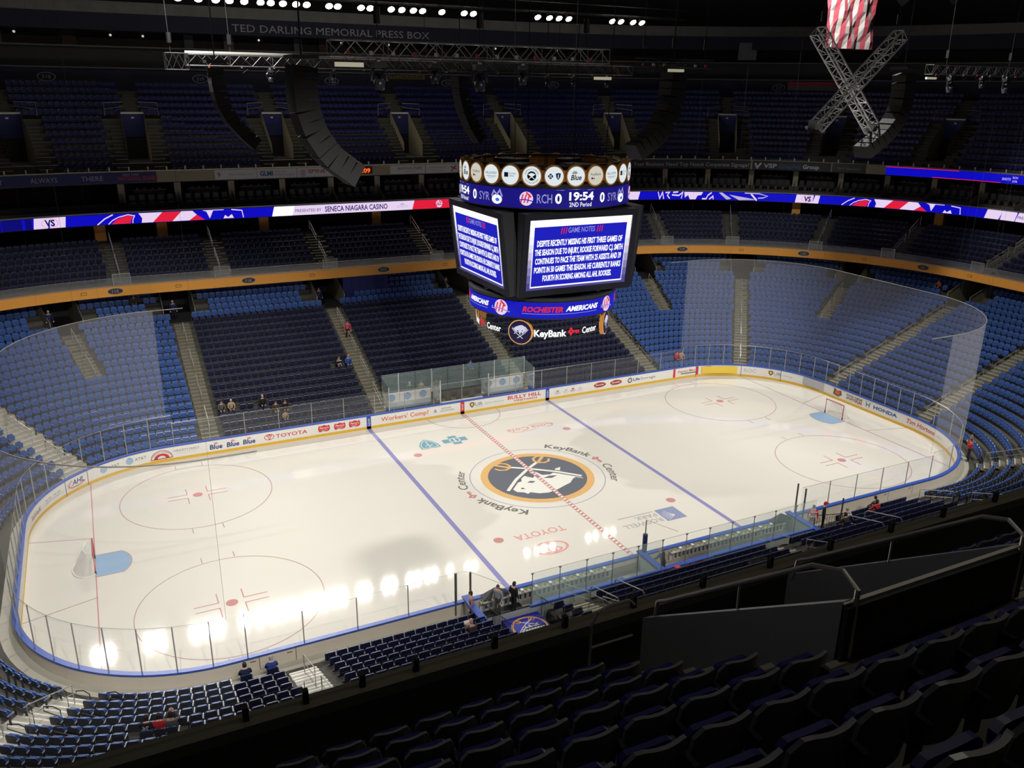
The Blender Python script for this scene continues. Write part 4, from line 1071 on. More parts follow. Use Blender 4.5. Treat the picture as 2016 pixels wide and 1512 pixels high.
mb = MB(); mb.tube([(xl + .05, -41.35, 19.35), (xl + .1, -41.6, 19.4), (xr - .3, -41.6, 19.4), (xr, -41.6, 20.4)], .022, FRAME, 6); mb.tube([(xl + .3, -41.6, 19.4), (xl + .3, -41.6, 18.9)], .02, FRAME, 5)
mb.build('landing_handrail', label='thin bent handrail behind the entrance header below the camera', cat='handrail')
mb = MB(); mb.tube([(-19.55, -37.75, 16.85), (-19.55, -37.75, 17.75), (-19.45, -37.75, 17.95), (-19.25, -37.75, 18.0), (-18.95, -37.75, 18.0), (-18.85, -37.75, 17.9)], .024, STEEL, 6)
mb.tube([(-19.55, -37.75, 17.4), (-18.85, -37.75, 17.4)], .018, STEEL, 5)
mb.build('aisle_end_rail', label='curved steel rail closing the foot of the steps beside the grey panel', cat='handrail')
NSTEP = lambda W, r0, r1, w: aisle_steps(W, r0, r1, UP_D0, UP_T, UP_Z0, UP_R, wid=w, cm=CONC_D, nm=mat('near_nosing', srgb(170, 166, 150), .6))
NSTEP(210.79 + 21.95 + 19.18, 1, 5, .85); NSTEP(210.79 + 21.95 + 15.75, 1, 5, .85); NSTEP(NDOOR, 6, 9, 1.2)

# walls above the upper deck
UPW = MB()
UPW.sweep(-21.95, 443.53, [(36.0, 23.5), (37.5, 24.2), (37.5, 26.25)], NAVYW, 5)
UPW.sweep(-21.95, 443.53, [(37.2, 26.25), (37.2, 26.35), (37.6, 26.35), (38.5, 26.4)], mat('ledge_grey', srgb(110, 112, 116), .6), 5)
UPW.sweep(-21.95, 443.53, [(38.5, 26.4), (38.5, 28.2), (37.9, 28.2), (37.9, 28.32), (40, 28.32)], DARK, 5, mats=[DARK, DARK, mat('ledge_grey', (.1, .1, .1)), DARK])
UPW.sweep(-21.95, 443.53, [(41, 28.3), (41, 29.8)], mat('press_box_back', srgb(54, 48, 46), .7), 5)
UPW.sweep(-21.95, 443.53, [(41, 29.75), (38.0, 29.75), (38.0, 31.3), (42, 31.4), (45, 31.7)], NAVYW, 5)
UPW.sweep(-21.95, 443.53, [(45, 31.7), (45, 32.9)], mat('grey_duct', srgb(235, 235, 238), .6, noise=.25, nscale=.8), 5)
UPW.sweep(-21.95, 443.53, [(45, 32.9), (46, 33), (46, 42)], BLACK, 5)
UPW.build('wall_upper', kind='structure')
mb = MB(); lp = [(*pos(w, 46.5), 42.0) for w in stations(-21.95, 443.53, 10)[:-1]]; mb.face(lp, BLACK); mb.build('ceiling', kind='structure')
for W, n, z in ((438.0, '318', 25.42), (-12.8, '319', 25.42), (.75, '320', 25.42), (14.3, '321', 25.38), (28.9, '322', 25.38), (62.4, '324', 25.4)):
    oval_sign(W, 37.45, z, n, .78, .40, 'pale oval outline sign reading %s on the dark wall above the upper seats' % n, S_TXT, NAVYW, S_TXT, .36)
def wall_sign(W, d, z, fill, lab, name='wall_sign'):
    mb = MB(); fill(mb, lambda k=1: ringfn(W, d, z, .02 + .012 * k)); mb.build(name, label=lab, cat='sign')
def pb(mb, L_): mb.text('TED DARLING MEMORIAL PRESS BOX', L_(1), 0, -.3, .72, S_TXT, width=21.5)
wall_sign(1.6, 38.0, 30.35, pb, 'large pale letters TED DARLING MEMORIAL PRESS BOX on the high dark wall')
wall_sign(9.2, 37.45, 26.0, lambda mb, L_: (mb.fn([(-2.3, -.25), (2.3, -.25), (2.3, .35), (-2.3, .35)], L_(0), mat('yellow_banner', srgb(122, 112, 40), .7)), mb.text('SPECTACKULAR', L_(1), 0, -.15, .38, S_DK, width=4.3, bold=.02)), 'dull yellow banner reading SPECTACKULAR on the dark wall')
wall_sign(67.3, 37.45, 25.6, lambda mb, L_: (mb.fn([(-3.0, 0), (3.0, 0), (3.0, .5), (-3.0, .5)], L_(0), S_RED), mb.fn([(-3.0, -.5), (3.0, -.5), (3.0, 0), (-3.0, 0)], L_(0), S_GREY), mb.text('NEED ASSISTANCE?', L_(1), 0, .08, .32, S_TXT, width=5.2)), 'red and grey sign reading NEED ASSISTANCE behind the crossed trusses')
wall_sign(57.5, 38.0, 29.6, lambda mb, L_: mb.fn([(-1.1, -1.0), (1.1, -1.0), (1.1, 1.0), (-1.1, 1.0)], L_(0), mat('grey_screen', srgb(120, 122, 126), .6)), 'plain grey square panel high on the dark right wall')
# lights inside press box and small wall lamps
SP = MB(); SP.disc((0, 0, 0), (1, 0, 0), (0, 0, 1), .12, glow('dim_lamp', 210, 200, 190, .9), 8); SPm = SP.data('press_box_lamp')
for i, W in enumerate((432.6, 436, 440.5, -20.5, -17.5, -6, -2, 3, 8.5, 22, 31)):
    o = bpy.data.objects.new('press_box_lamp', SPm); COL.objects.link(o); o.matrix_world = ring_frame(W, 40.9, 29.45)
    tag(o, 'tiny dim lamp inside the press box, %s from the left' % nth(i), 'lamp', 'press box lamps')
for i, (W, wd, c_) in enumerate(((431.5, 1.4, 'a'), (434.2, 1.0, 'b'), (441.0, 1.2, 'a'), (-13.2, .9, 'b'), (-9.2, 1.0, 'b'), (-1.9, .9, 'b'), (.8, .8, 'a'))):
    mb = MB(); f = ringfn(W, 40.6, 28.35); mb.fn([(-wd / 2, 0), (wd / 2, 0), (wd / 2, 1.35), (-wd / 2, 1.35)], f, mat('press_panel_' + c_, srgb(*((96, 70, 58) if c_ == 'a' else (112, 114, 122))), .7))
    mb.build('press_box_partition', label='%s upright panel in the press box, %s from the left' % ('brown' if c_ == 'a' else 'pale', nth(i)), cat='panel', group='press box panels')
# ================================================================ SEATS
import numpy as np
def rounded_panel(mb, w, z0, z1, y0, lean, th, mf, mbk, top_r=.10, curve=.03):
    """upright shell: front faces -Y, rounded upper corners, gently curved"""
    n = 10; cols = []
    for i in range(n + 1):
        t = -1 + 2 * i / n; x = t * w / 2
        zt = z1 - (top_r * (1 - math.sqrt(max(0, 1 - ((abs(t) - .55) / .45) ** 2))) if abs(t) > .55 else 0)
        cols.append((x, zt, -curve * t * t))
    fr = []; bk = []
    for x, zt, c in cols:
        fr.append(((x, y0 + c, z0), (x, y0 + c + lean * (zt - z0), zt)))
        bk.append(((x, y0 + c + th, z0), (x, y0 + c + th + lean * (zt - z0), zt)))
    for i in range(n):
        mb.face([fr[i][0], fr[i + 1][0], fr[i + 1][1], fr[i][1]], mf)
        mb.face([bk[i + 1][0], bk[i][0], bk[i][1], bk[i + 1][1]], mbk)
        mb.face([fr[i][1], fr[i + 1][1], bk[i + 1][1], bk[i][1]], mf)
        mb.face([fr[i + 1][0], fr[i][0], bk[i][0], bk[i + 1][0]], mbk)
    for a in (0, n): mb.face([fr[a][0], fr[a][1], bk[a][1], bk[a][0]], mf)
def seat_parts(kind):
    front, back, top, fm = {'A': (SEAT_BLUE, SEAT_BACK, SEAT_BLUE, FRAME), 'B': (SEAT_NAVY, SEAT_NAVY, SEAT_NAVYTOP, FRAME_D), 'C': (SEAT_UP, SEAT_UPB, SEAT_UP, FRAME_D)}[kind]
    bk = MB()
    if kind == 'C':
        rounded_panel(bk, .485, .36, .87, 0.0, .14, .035, back, back, .12, .075); rounded_panel(bk, .43, .42, .84, -.012, .14, .012, front, front, .12, .06)
    else: rounded_panel(bk, .46, .44, .84, 0.0, .12, .045, front, back, .14 if kind != 'B' else .07, .02)
    if kind == 'B': bk.box((0, .055, .845), (.40, .06, .02), top)
    pn = MB(); rounded_panel(pn, .43, .40, .74, -.10, -.06, .05, top if kind == 'B' else front, front, .05, .01)
    fr = MB()
    for s in (-1,):
        fr.box((s * .255, -.04, .62), (.045, .30, .04), fm); fr.box((s * .255, .03, .30), (.035, .08, .62), FRAME_D)
    if kind == 'A': fr.box((-.255, -.18, .62), (.05, .03, .05), STEEL)
    return bk.data('backrest'), pn.data('seat_pan'), fr.data('arm_standard')
def simple_seat(kind):
    front, back, top, fm = {'A': (SEAT_BLUE, SEAT_BACK, SEAT_BLUE, FRAME), 'B': (SEAT_NAVY, SEAT_NAVY, SEAT_NAVYTOP, FRAME_D), 'C': (SEAT_UP, SEAT_UPB, SEAT_UP, FRAME)}[kind]
    mb = MB()
    W2 = .225
    fr = [(-W2, 0, .42), (W2, 0, .42), (W2, .045, .76), (W2 - .06, .05, .84), (-W2 + .06, .05, .84), (-W2, .045, .76)]
    mb.face(fr, front); mb.face([(x, y + .045, z) for x, y, z in fr[::-1]], back)
    for i in (2, 3, 4): a, b = fr[i], fr[i + 1] if i < 5 else fr[0]; mb.face([a, b, (b[0], b[1] + .045, b[2]), (a[0], a[1] + .045, a[2])], top)
    mb.face([fr[1], fr[2], (fr[2][0], .09, .76), (W2, .045, .42)], front); mb.face([fr[0], fr[5], (-W2, .09, .76), (-W2, .045, .42)], front)
    p = [(-.215, -.10, .38), (.215, -.10, .38), (.215, -.125, .72), (-.215, -.125, .72)]
    mb.face(p, front); mb.face([p[3], p[2], (.215, -.075, .735), (-.215, -.075, .735)], top)
    mb.face([(-.275, -.2, .60), (-.235, -.2, .60), (-.235, .05, .63), (-.275, .05, .63)], fm); mb.face([(-.275, -.2, .60), (-.235, -.2, .60), (-.235, -.2, .56), (-.275, -.2, .56)], fm)
    return mb
def blocks_for(aisles, half, d, Wlo=-21.95, Whi=443.53):
    out = []; al = sorted(w if w > -21.95 else w + 465.48 for w in aisles)
    al = al + [al[0] + 465.48]
    for i in range(len(al) - 1):
        a, b = al[i], al[i + 1]
        h0 = half(al[i]) if callable(half) else half; h1 = half(al[i + 1]) if callable(half) else half
        out.append((Wadd(a, h0, d), Wadd(b, -h1, d), al[i]))
    return out
SEATS = {'A': [], 'B': [], 'C': []}
SIT_AT = [(269.0, 5), (267.3, 5), (265.7, 5), (254.3, 0), (253.2, 0), (244.9, 3), (220.3, 1), (221.4, 2), (217.9, 1), (217.0, 0), (-17.9, 3), (-17.2, 3), (-14.9, 3), (-14.1, 2), (-13.4, 2), (-13.6, 1),
          (-8.0, 7), (-7.2, 7), (442.6, 20), (102.2, 19), (25.4, 1), (28.0, 1), (-3.4, 2), (-2.4, 2), (2.7, 4)]
SITTERS = [(*pos(w, low_d(r) + .60), r) for w, r in SIT_AT]
def put_rows(tier, rows, D0, T, Z0, R, aisles_of, half_of, kind_of, ok, pitch=.53):
    for r in rows:
        d = D0 + T * r + .60; z = Z0 + R * r
        for bi, (a, b, key) in enumerate(blocks_for(aisles_of(r), half_of(r), d)):
            m0, m1 = M(a, d), M(b, d); n = int((m1 - m0) / pitch)
            if n < 1: continue
            off = ((m1 - m0) - n * pitch) / 2
            for i in range(n):
                W = Winv(m0 + off + (i + .5) * pitch, d) % 465.48
                if W > 443.53: W -= 465.48
                x, y = pos(W, d)
                s = seen((x, y, z + .6), 90)
                if not s or not ok(W, r, x, y): continue
                k = kind_of(W, r, x)
                SEATS[k].append((s[2], W, d, z, tier, r, key, i, s))
def lower_kind(W, r, x):
    if r >= 17: return 'A'
    if -19.1 < W < 19.4 or 213 < W < 256: return 'B'
    return 'A'
def lower_ok(W, r, x, y):
    for px, py, pr in SITTERS:
        if pr == r and hypot(x - px, y - py) < .44: return False
    if y < -10:
        if W > 120 and W < 300 and r > 8: return False
        if -10.9 < x < 10.2 and r < 2: return False
        if -10.9 < x < -7.5 and r < 9: return False
        if 10.2 <= x < 12.3 and r < 2: return False
        s = seen((x, y, low_z(r) + .8), 300)
        if s and s[1] > 1500 - .2924 * (s[0] - 240): return False
        for e in (238.9, 226.5):
            pass
    if y > 0 and abs(x) < 6.6 and r < 2: return False
    return True
put_rows('low', range(0, CUT), LOW_D0, LOW_T, LOW_Z0, LOW_R, lambda r: FULL + (UPPER if r >= 10 else []), lambda r: (lambda w: .68), lower_kind, lower_ok)
put_rows('low', range(CUT, N_LOW), LOW_D0, LOW_T, LOW_Z0, LOW_R, lambda r: FULL + UPPER, lambda r: (lambda w: 1.45 if r > CUT + 1 else 2.3), lower_kind, lower_ok)
put_rows('club', range(0, N_CLUB - 1), CLUB_D0, CLUB_T, CLUB_Z0, CLUB_R, lambda r: CLUB_A + [142, 156, 170], lambda r: (lambda w: .75), lambda W, r, x: 'B', lambda W, r, x, y: y > -9)
UPA = FDOORS + [NDOOR, NDOOR - 13.1, NDOOR - 26.2, NDOOR + 13.1]
def up_half(r):
    def h(w):
        near = 200 < w < 300
        if near: return 2.15 if r < 5 else .68
        return 2.35 if r < 8 else .65
    return h
def up_ok(W, r, x, y):
    if y < 0:
        if r > 9 or not (205 < W < 300): return False
        if (Vector((x, y, up_z(r) + .8)) - CAM).length < 1.5: return False
    return True
put_rows('up', range(0, N_UP), UP_D0, UP_T, UP_Z0, UP_R, lambda r: UPA, up_half, lambda W, r, x: 'C', up_ok)
def block_names(tier):
    ks = sorted({(s[6]) for L in SEATS.values() for s in L if s[4] == tier})
    names = {}; c = {}
    for k in ks:
        s = side_name(k + 3).replace(' boards', ''); c[s] = c.get(s, 0) + 1; names[k] = (s, c[s])
    return {k: '%s block%s' % (s, '' if c[s] == 1 else ' ' + nth(n - 1)) for k, (s, n) in names.items()}
BN = {t: block_names(t) for t in ('low', 'club', 'up')}
KN = {'A': ('arena_chair', 'blue folding seat', 'blue folding seats in the lower bowl'), 'B': ('padded_chair', 'dark navy padded seat', 'dark navy padded seats'), 'C': ('upper_deck_chair', 'dark upper deck seat', 'dark folding seats of the upper deck')}
def open_chair(W, r, i):
    k = lower_kind((W + 21.95) % 465.48 - 21.95, r, pos(W, 2)[0]); bk, pn, fr = seat_parts(k)
    e = empty(KN[k][0], label='%s with its seat down, under the %s seated spectator in the list of lower rows' % (KN[k][1], nth(i)), cat='seat', group=KN[k][2], matrix=ring_frame(W, low_d(r) + .60, low_z(r)))
    e['label'] = '%s, occupied, %s row, %s, %s occupied one' % (KN[k][1], nth(r), side_name(W).replace(' boards', ' stand'), nth(i))
    part('backrest', bk, e); part('arm_standard', fr, e); mb = MB(); mb.box((0, -.22, .42), (.44, .42, .05), SEAT_NAVY if k == 'B' else SEAT_BLUE); mb.build('seat_pan', e)
TN = {'low': 'lower bowl', 'club': 'club level', 'up': 'upper deck'}
for i_, (w_, r_) in enumerate(SIT_AT): open_chair(w_, r_, i_)
for k, L in SEATS.items():
    L.sort(key=lambda s: s[0])
    inside = [s for s in L if (0 < s[8][0] < 2016 and 0 < s[8][1] < 1512) or s[0] < 11]
    indiv = inside[:300]; ids = set(id(s) for s in indiv); rest = [s for s in L if id(s) not in ids]
    me = seat_parts(k); nm, desc, grp = KN[k]
    for s in indiv:
        e = bpy.data.objects.new(nm, None); COL.objects.link(e); e.matrix_world = ring_frame(s[1], s[2], s[3]); e.empty_display_size = .1
        tag(e, '%s, %s, %s row up, %s seat clockwise' % (desc, BN[s[4]][s[6]], nth(s[5]), nth(s[7])), 'seat', grp)
        for m_, pn in zip(me, ('backrest', 'seat_pan', 'arm_standard')): part(pn, m_, e)
    t = simple_seat(k); V = np.array(t.v); F = t.f; nv = len(V)
    mats4 = np.array([ring_frame(s[1], s[2], s[3]) for s in rest]) if rest else np.zeros((0, 4, 4))
    allv = np.einsum('sij,vj->svi', mats4[:, :3, :3], V) + mats4[:, None, :3, 3]
    allv = allv.reshape(-1, 3)
    loops = []; starts = []; tot = []; mi = []
    base_l = np.concatenate([np.array(f) for f in F]); lens = np.array([len(f) for f in F])
    S = len(rest)
    me2 = bpy.data.meshes.new(nm + 's')
    me2.vertices.add(len(allv)); me2.vertices.foreach_set('co', allv.astype(np.float32).ravel())
    li = (base_l[None, :] + (np.arange(S) * nv)[:, None]).ravel()
    me2.loops.add(len(li)); me2.loops.foreach_set('vertex_index', li.astype(np.int32))
    tl = np.tile(lens, S); st0 = np.concatenate([[0], np.cumsum(tl)[:-1]])
    me2.polygons.add(len(tl)); me2.polygons.foreach_set('loop_start', st0.astype(np.int32)); me2.polygons.foreach_set('loop_total', tl.astype(np.int32))
    me2.polygons.foreach_set('material_index', np.tile(np.array(t.m), S).astype(np.int32))
    for m_ in t.mats: me2.materials.append(m_)
    me2.update(calc_edges=True); me2.validate()
    o = bpy.data.objects.new(nm + 's', me2); COL.objects.link(o)
    tag(o, {'A': 'hundreds of blue folding seats filling the rest of the lower bowl', 'B': 'hundreds of dark navy seats filling the far side and club level', 'C': 'hundreds of dark seats filling the far upper deck'}[k], 'seats', grp, 'stuff')
    print('SEATS', k, len(L), 'individual', len(indiv))

# ================================================================ BENCHES AND TIMER AREA
BF = mat('bench_floor', srgb(168, 178, 172), .6); BW = mat('bench_wall', srgb(196, 206, 200), .5)
def bench(x0, x1, nm):
    mb = MB(); y0, y1 = -13.12, -15.25
    mb.face([(x0, y0, .32), (x1, y0, .32), (x1, y1, .32), (x0, y1, .32)], BF)
    x0 = max(x0, 2.6) if nm in ('visitor_bench', 'bench_gap') else x0
    if x1 > x0: mb.face([(x0, y1, .32), (x1, y1, .32), (x1, y1, 1.36), (x0, y1, 1.36)], BW)
    mb.build('floor_' + nm, kind='structure')
bench(-8.0, -2.2, 'home_bench'); bench(-.6, 9.6, 'visitor_bench'); bench(-10.8, -8.0, 'tunnel_mouth'); bench(-2.2, -.6, 'bench_gap')
mb = MB(); mb.box((-4.65, -15.25, 1.39), (7.7, .16, .07), BLUECAP); mb.box((6.1, -15.25, 1.39), (7.0, .16, .07), BLUECAP); mb.box((.9, -15.3, .75), (3.4, .2, .07), BLUECAP); mb.build('trim_bench_cap', kind='structure')
def bench_glass(x0, x1, n):
    for i in range(n):
        a, b = x0 + (x1 - x0) * i / n, x0 + (x1 - x0) * (i + 1) / n
        root = empty('bench_glass_panel', (a, -15.25, 1.42), label='green-tinted glass panel behind the near benches, %s from the left' % nth(len([1 for o in bpy.data.objects if o.name.startswith('bench_glass_panel')])), cat='glass panel', group='bench back glass')
        mb = MB(); mb.face([(0, 0, 0), (b - a, 0, 0), (b - a, 0, 1.75), (0, 0, 1.75)], GLASS if -1 < a < 1.5 else GLASS_G); mb.build('glass_pane', root)
        mb = MB(); mb.tube([(0, 0, 0), (0, 0, 1.75)], .022, POSTM, 5); mb.tube([(0, 0, 1.75), (b - a, 0, 1.75)], .01, POSTM, 4); mb.box((0, 0, 1.72), (.12, .05, .07), POSTM); mb.build('glass_post', root)
bench_glass(-8.4, -.9, 5); bench_glass(-.9, 9.6, 7)
def lower_panel(x0, x1):
    mb = MB(); mb.face([(x0, -15.2, .34), (x1, -15.2, .34), (x1, -15.2, 1.35), (x0, -15.2, 1.35)], mat('bench_back_pale', srgb(150, 172, 168), .4)); mb.build('wall_bench_back', kind='structure')
lower_panel(-8.4, -.9); lower_panel(2.6, 9.6)
# inner shelf with bottles
SH = MB(); 
for x0, x1 in ((-10.2, -2.6), (1.2, 9.4)): SH.box(((x0 + x1) / 2, -13.28, .86), (x1 - x0, .26, .04), WHITEP); SH.box(((x0 + x1) / 2, -13.2, .58), (x1 - x0, .05, .5), WHITEP)
SH.build('bench_shelf', label='long white ledge behind the near boards holding drink bottles', cat='shelf')
BT = MB(); BT.tube([(0, 0, 0), (0, 0, .17), (0, 0, .19)], [.042, .042, .03], mat('bottle_green', srgb(206, 214, 120), .4), 8); BT.tube([(0, 0, .19), (0, 0, .24)], [.034, .014], mat('bottle_cap', srgb(70, 110, 60), .4), 8); BTm = BT.data('drink_bottle')
TW = MB(); TW.box((0, 0, .08), (.14, .2, .16), mat('folded_towel', srgb(232, 230, 220), .8)); TWm = TW.data('folded_towel')
DKG = MB(); DKG.box((0, -.02, -.12), (.09, .05, .26), mat('dark_pad', srgb(52, 60, 58), .6)); DKm = DKG.data('bench_pad')
k = 0
for x0, x1, side in ((-10.1, -2.7, 'left'), (1.3, 9.3, 'right')):
    n = int((x1 - x0) / .27)
    for i in range(n):
        x = x0 + i * .27
        if i % 3 != 2:
            o = bpy.data.objects.new('drink_bottle', BTm); tag(o, 'pale green drink bottle on the %s bench ledge, %s from the left' % (side, nth(i)), 'bottle', 'bench drink bottles')
        else:
            o = bpy.data.objects.new('folded_towel', TWm); tag(o, 'white folded towel on the %s bench ledge, %s item from the left' % (side, nth(i)), 'towel', 'bench towels')
        COL.objects.link(o); o.location = (x, -13.30, .88)
        o = bpy.data.objects.new('bench_pad', DKm); COL.objects.link(o); o.location = (x + .13, -13.42, .84); tag(o, 'small dark pad hung below the %s bench ledge, %s from the left' % (side, nth(i)), 'pad', 'bench ledge pads')
for x0, x1, nm in ((-7.9, -2.5, 'left'), (-.2, 9.2, 'right')):
    b = empty('players_bench', ((x0 + x1) / 2, -14.35, .32), label='long %s players bench with a blue top behind the near boards' % nm, cat='bench')
    mb = MB(); mb.box((0, 0, .46), (x1 - x0, .34, .06), BLUECAP); mb.build('bench_top', b)
    for s in (-.45, 0, .45): mb = MB(); mb.box((s * (x1 - x0), 0, .22), (.08, .3, .44), STEEL); mb.build('leg', b)
# dividers and padded post
for x, lab in ((-.78, 'short blue-capped divider wall between the two near benches'), (9.75, 'blue-capped end wall at the right end of the near benches'), (-10.95, 'blue-capped end wall at the left end of the near benches')):
    b = empty('bench_divider', (x, -14.2, 0), label=lab, cat='divider wall')
    mb = MB(); L = 2.1 if x < 9 else 3.4; c0 = 0 if x < 9 else -.6
    mb.box((0, c0, .68), (.14, L, 1.3), BW); mb.build('panel', b); mb = MB(); mb.box((0, c0, 1.37), (.36, L + .1, .09), BLUECAP); mb.build('cap', b)
pp = empty('padded_post', (-.62, -13.35, 1.1), label='tall post with navy padding rising between the two near benches', cat='post')
mb = MB(); mb.tube([(0, 0, 0), (0, 0, 1.35)], .13, mat('navy_pad', srgb(40, 48, 96), .7), 10); mb.build('padding', pp); mb = MB(); mb.tube([(0, 0, 1.35), (0, 0, 2.2)], .035, POSTM, 6); mb.tube([(0, 0, 2.2), (.9, -1.6, 2.1)], .012, POSTM, 4); mb.build('pole', pp)
for i, (x, y, h, r) in enumerate(((-11.45, -13.1, 2.75, .05), (-10.75, -13.3, 2.75, .055), (10.3, -13.1, 3.1, .05), (10.55, -13.5, 2.9, .05), (12.1, -14.9, 2.6, .045))):
    mb = MB(); mb.tube([(x, y, .4), (x, y, h)], r, mat('dark_post', srgb(92, 90, 88), .4, metal=.3), 8); mb.build('bench_end_post', label='thick grey upright at the %s' % ('left end of the near benches, left one', 'left end of the near benches, right one', 'right end of the near benches, leftmost', 'right end of the near benches, middle one', 'right end of the near benches, among the seats')[i], cat='post')
mb = MB(); mb.mesh([], [], GLASS)
pts = [(-11.45, -13.1), (-11.2, -13.1), (-10.95, -13.16), (-10.75, -13.3), (-10.2, -14.2), (-9.75, -15.0)]
for i in range(5): mb.face([(*pts[i], 1.1), (*pts[i + 1], 1.1), (*pts[i + 1], 2.75), (*pts[i], 2.75)], GLASS)
mb.tube([(*p, 2.75) for p in pts], .012, POSTM, 4); mb.build('curved_glass', label='curved clear glass corner at the left end of the near benches', cat='glass panel')
for i, x in enumerate((-9.4, 9.1)):
    mb = MB(); mb.mesh([(x - .7, -13.0, 1.1), (x + .7, -13.0, 1.1), (x + .7, -13.5, 1.1), (x - .7, -13.5, 1.1), (x, -13.2, 1.5)], [(0, 1, 4), (1, 2, 4), (2, 3, 4), (3, 0, 4)], RUBBER)
    mb.build('foam_wedge', label='black peaked foam wedge on the blue rail at the %s end of the near benches' % ('left', 'right')[i], cat='wedge')
# things in the visiting bench: red bags, red can, floor mat
def bag(loc, rz, lab, m):
    b = empty('equipment_bag', loc, rz, label=lab, cat='bag'); mb = MB()
    for k in range(8):
        pass
    mb.tube([(-.28, 0, .16), (-.2, 0, .2), (.2, 0, .2), (.28, 0, .16)], [.12, .17, .17, .12], m, 10); mb.build('bag_body', b)
    mb = MB(); mb.tube([(-.12, .1, .3), (-.08, .04, .46), (.08, .04, .46), (.12, .1, .3)], .015, BLACK, 4); mb.build('handle', b)
RB = mat('red_bag', srgb(196, 48, 44), .6)
bag((1.55, -14.6, .34), .5, 'small red bag on the floor of the right bench', RB); bag((2.25, -14.5, .34), .2, 'red box-like bag at the right of the small red bag in the bench', RB)
bag((-.1, -14.75, .34), 1.0, 'bright red bag beside the orange cooler in the right bench', RB); bag((.15, -14.5, .34), .3, 'dull red bag at the left end of the right bench', mat('dull_red_bag', srgb(150, 62, 50), .6))
cl = empty('water_cooler', (.55, -14.75, .34), label='tall orange-red cooler standing in the right bench', cat='cooler'); mb = MB(); mb.tube([(0, 0, 0), (0, 0, .55)], .16, mat('cooler_orange', srgb(214, 92, 50), .5), 12); mb.build('body', cl); mb = MB(); mb.tube([(0, 0, .55), (0, 0, .62)], .17, RB, 12); mb.build('lid', cl)
# tunnel cover with the emblem, its railings, and the dark opening
tc = empty('tunnel_cover', (-9.4, -16.1, 1.35), label='blue tarpaulin over the tunnel with a round buffalo emblem, left of the near benches', cat='tarpaulin')
TB = mat('tarp_blue', srgb(44, 50, 176), .6)
iv = lambda x, y, z: (x + 9.4, y + 16.1, z - 1.35)
c0, c1, c2, c3 = Vector((-10.0, -15.2, 1.0)), Vector((-8.1, -15.2, 1.0)), Vector((-8.1, -17.45, 1.12)), Vector((-10.0, -17.45, 1.12))
mb = MB(); q = [Vector(iv(*c)) for c in (c0, c1, c2, c3)]; mb.face(q, TB); mb.face([q[0], q[1], q[1] - Vector((0, 0, .5)), q[0] - Vector((0, 0, .5))], TB); mb.face([q[1], q[2], q[2] - Vector((0, 0, 1)), q[1] - Vector((0, 0, .5))], TB); mb.face([q[0], q[3], q[3] - Vector((0, 0, 1)), q[0] - Vector((0, 0, .5))], TB); mb.build('tarp', tc)
u_ = (q[1] - q[0]).normalized(); w_ = (q[3] - q[0]).normalized(); n_ = u_.cross(w_).normalized(); n_ = n_ if n_.z > 0 else -n_; cc = (q[0] + q[2]) / 2
mb = MB(); E_GOLD = mat('emblem_gold', srgb(228, 170, 84), .5); E_WHITE = mat('emblem_white', srgb(226, 226, 230), .5)
emblem(mb, lambda x, y, k: cc - u_ * x + w_ * (y * -1) * -1 * 1.0 * (1) + n_ * (.02 + .006 * k) if False else cc - u_ * x + w_ * y + n_ * (.02 + .006 * k), .88, E_GOLD, TB, E_WHITE); mb.build('emblem', tc)
mb = MB(); mb.face([(-10.7, -13.3, .34), (-8.1, -13.3, .34), (-8.1, -15.5, .33), (-10.7, -15.5, .33)], RUBBER); mb.build('rubber_mat', label='black rubber matting in the tunnel mouth beside the bench', cat='mat')
def picket(p0, p1, h, lab):
    mb = MB(); p0, p1 = Vector(p0), Vector(p1); n = max(3, int((p1 - p0).length / .13))
    for i in range(n + 1): q0 = p0.lerp(p1, i / n); mb.tube([q0, q0 + Vector((0, 0, h))], .012, BLACK, 4)
    mb.tube([p0 + Vector((0, 0, h)), p1 + Vector((0, 0, h))], .022, BLACK, 5); mb.build('tunnel_railing', label=lab, cat='railing')
picket((-10.45, -14.0, .4), (-10.45, -17.3, 1.3), .95, 'black picket railing on the left side of the blue tarpaulin')
picket((-7.9, -14.2, .5), (-7.9, -16.6, 1.1), .95, 'black picket railing on the bench side of the blue tarpaulin')
picket((-10.0, -17.7, 1.4), (-9.0, -17.7, 1.4), .7, 'short black picket railing before the emblem at the low side of the tarpaulin')
picket((10.4, -14.2, .6), (12.0, -15.6, 1.1), .9, 'black picket railing behind the blue-capped end wall at right')
# timer area on the far side
mb = MB()
mb.face([(-6.0, 13.15, .33), (6.6, 13.15, .33), (6.6, 15.0, .33), (-6.0, 15.0, .33)], BF); mb.build('floor_timer_area', kind='structure')
def globe_wall(x0, x1, n, lab):
    r = empty('advert_wall', ((x0 + x1) / 2, 15.02, .34), label=lab, cat='wall panel'); L = x1 - x0
    mb = MB(); mb.box((0, 0, .35), (L, .06, .7), BW); mb.build('lower_panel', r)
    mb = MB(); mb.box((0, -.01, 1.12), (L, .05, .8), WHITEP)
    for i in range(n):
        x = -L / 2 + L * (i + .5) / n
        f = lambda u, v, k=1: (u, -.045 - .006 * k, v)
        mb.fdisc(lambda u, v: f(u, v), x, 1.12, .3, .3, C_SKY, 24)
        for j in range(-2, 3): thick_line(mb, lambda u, v: f(u, v, 2), [(x - .27 * math.sqrt(1 - (j / 3) ** 2), 1.12 + j * .1), (x, 1.09 + j * .1), (x + .27 * math.sqrt(1 - (j / 3) ** 2), 1.12 + j * .1)], .035, WHITEP)
        if i: thick_line(mb, lambda u, v: f(u, v, 1), [(-L / 2 + L * i / n, .75), (-L / 2 + L * i / n, 1.5)], .02, C_GREY)
    mb.build('globe_panel', r)
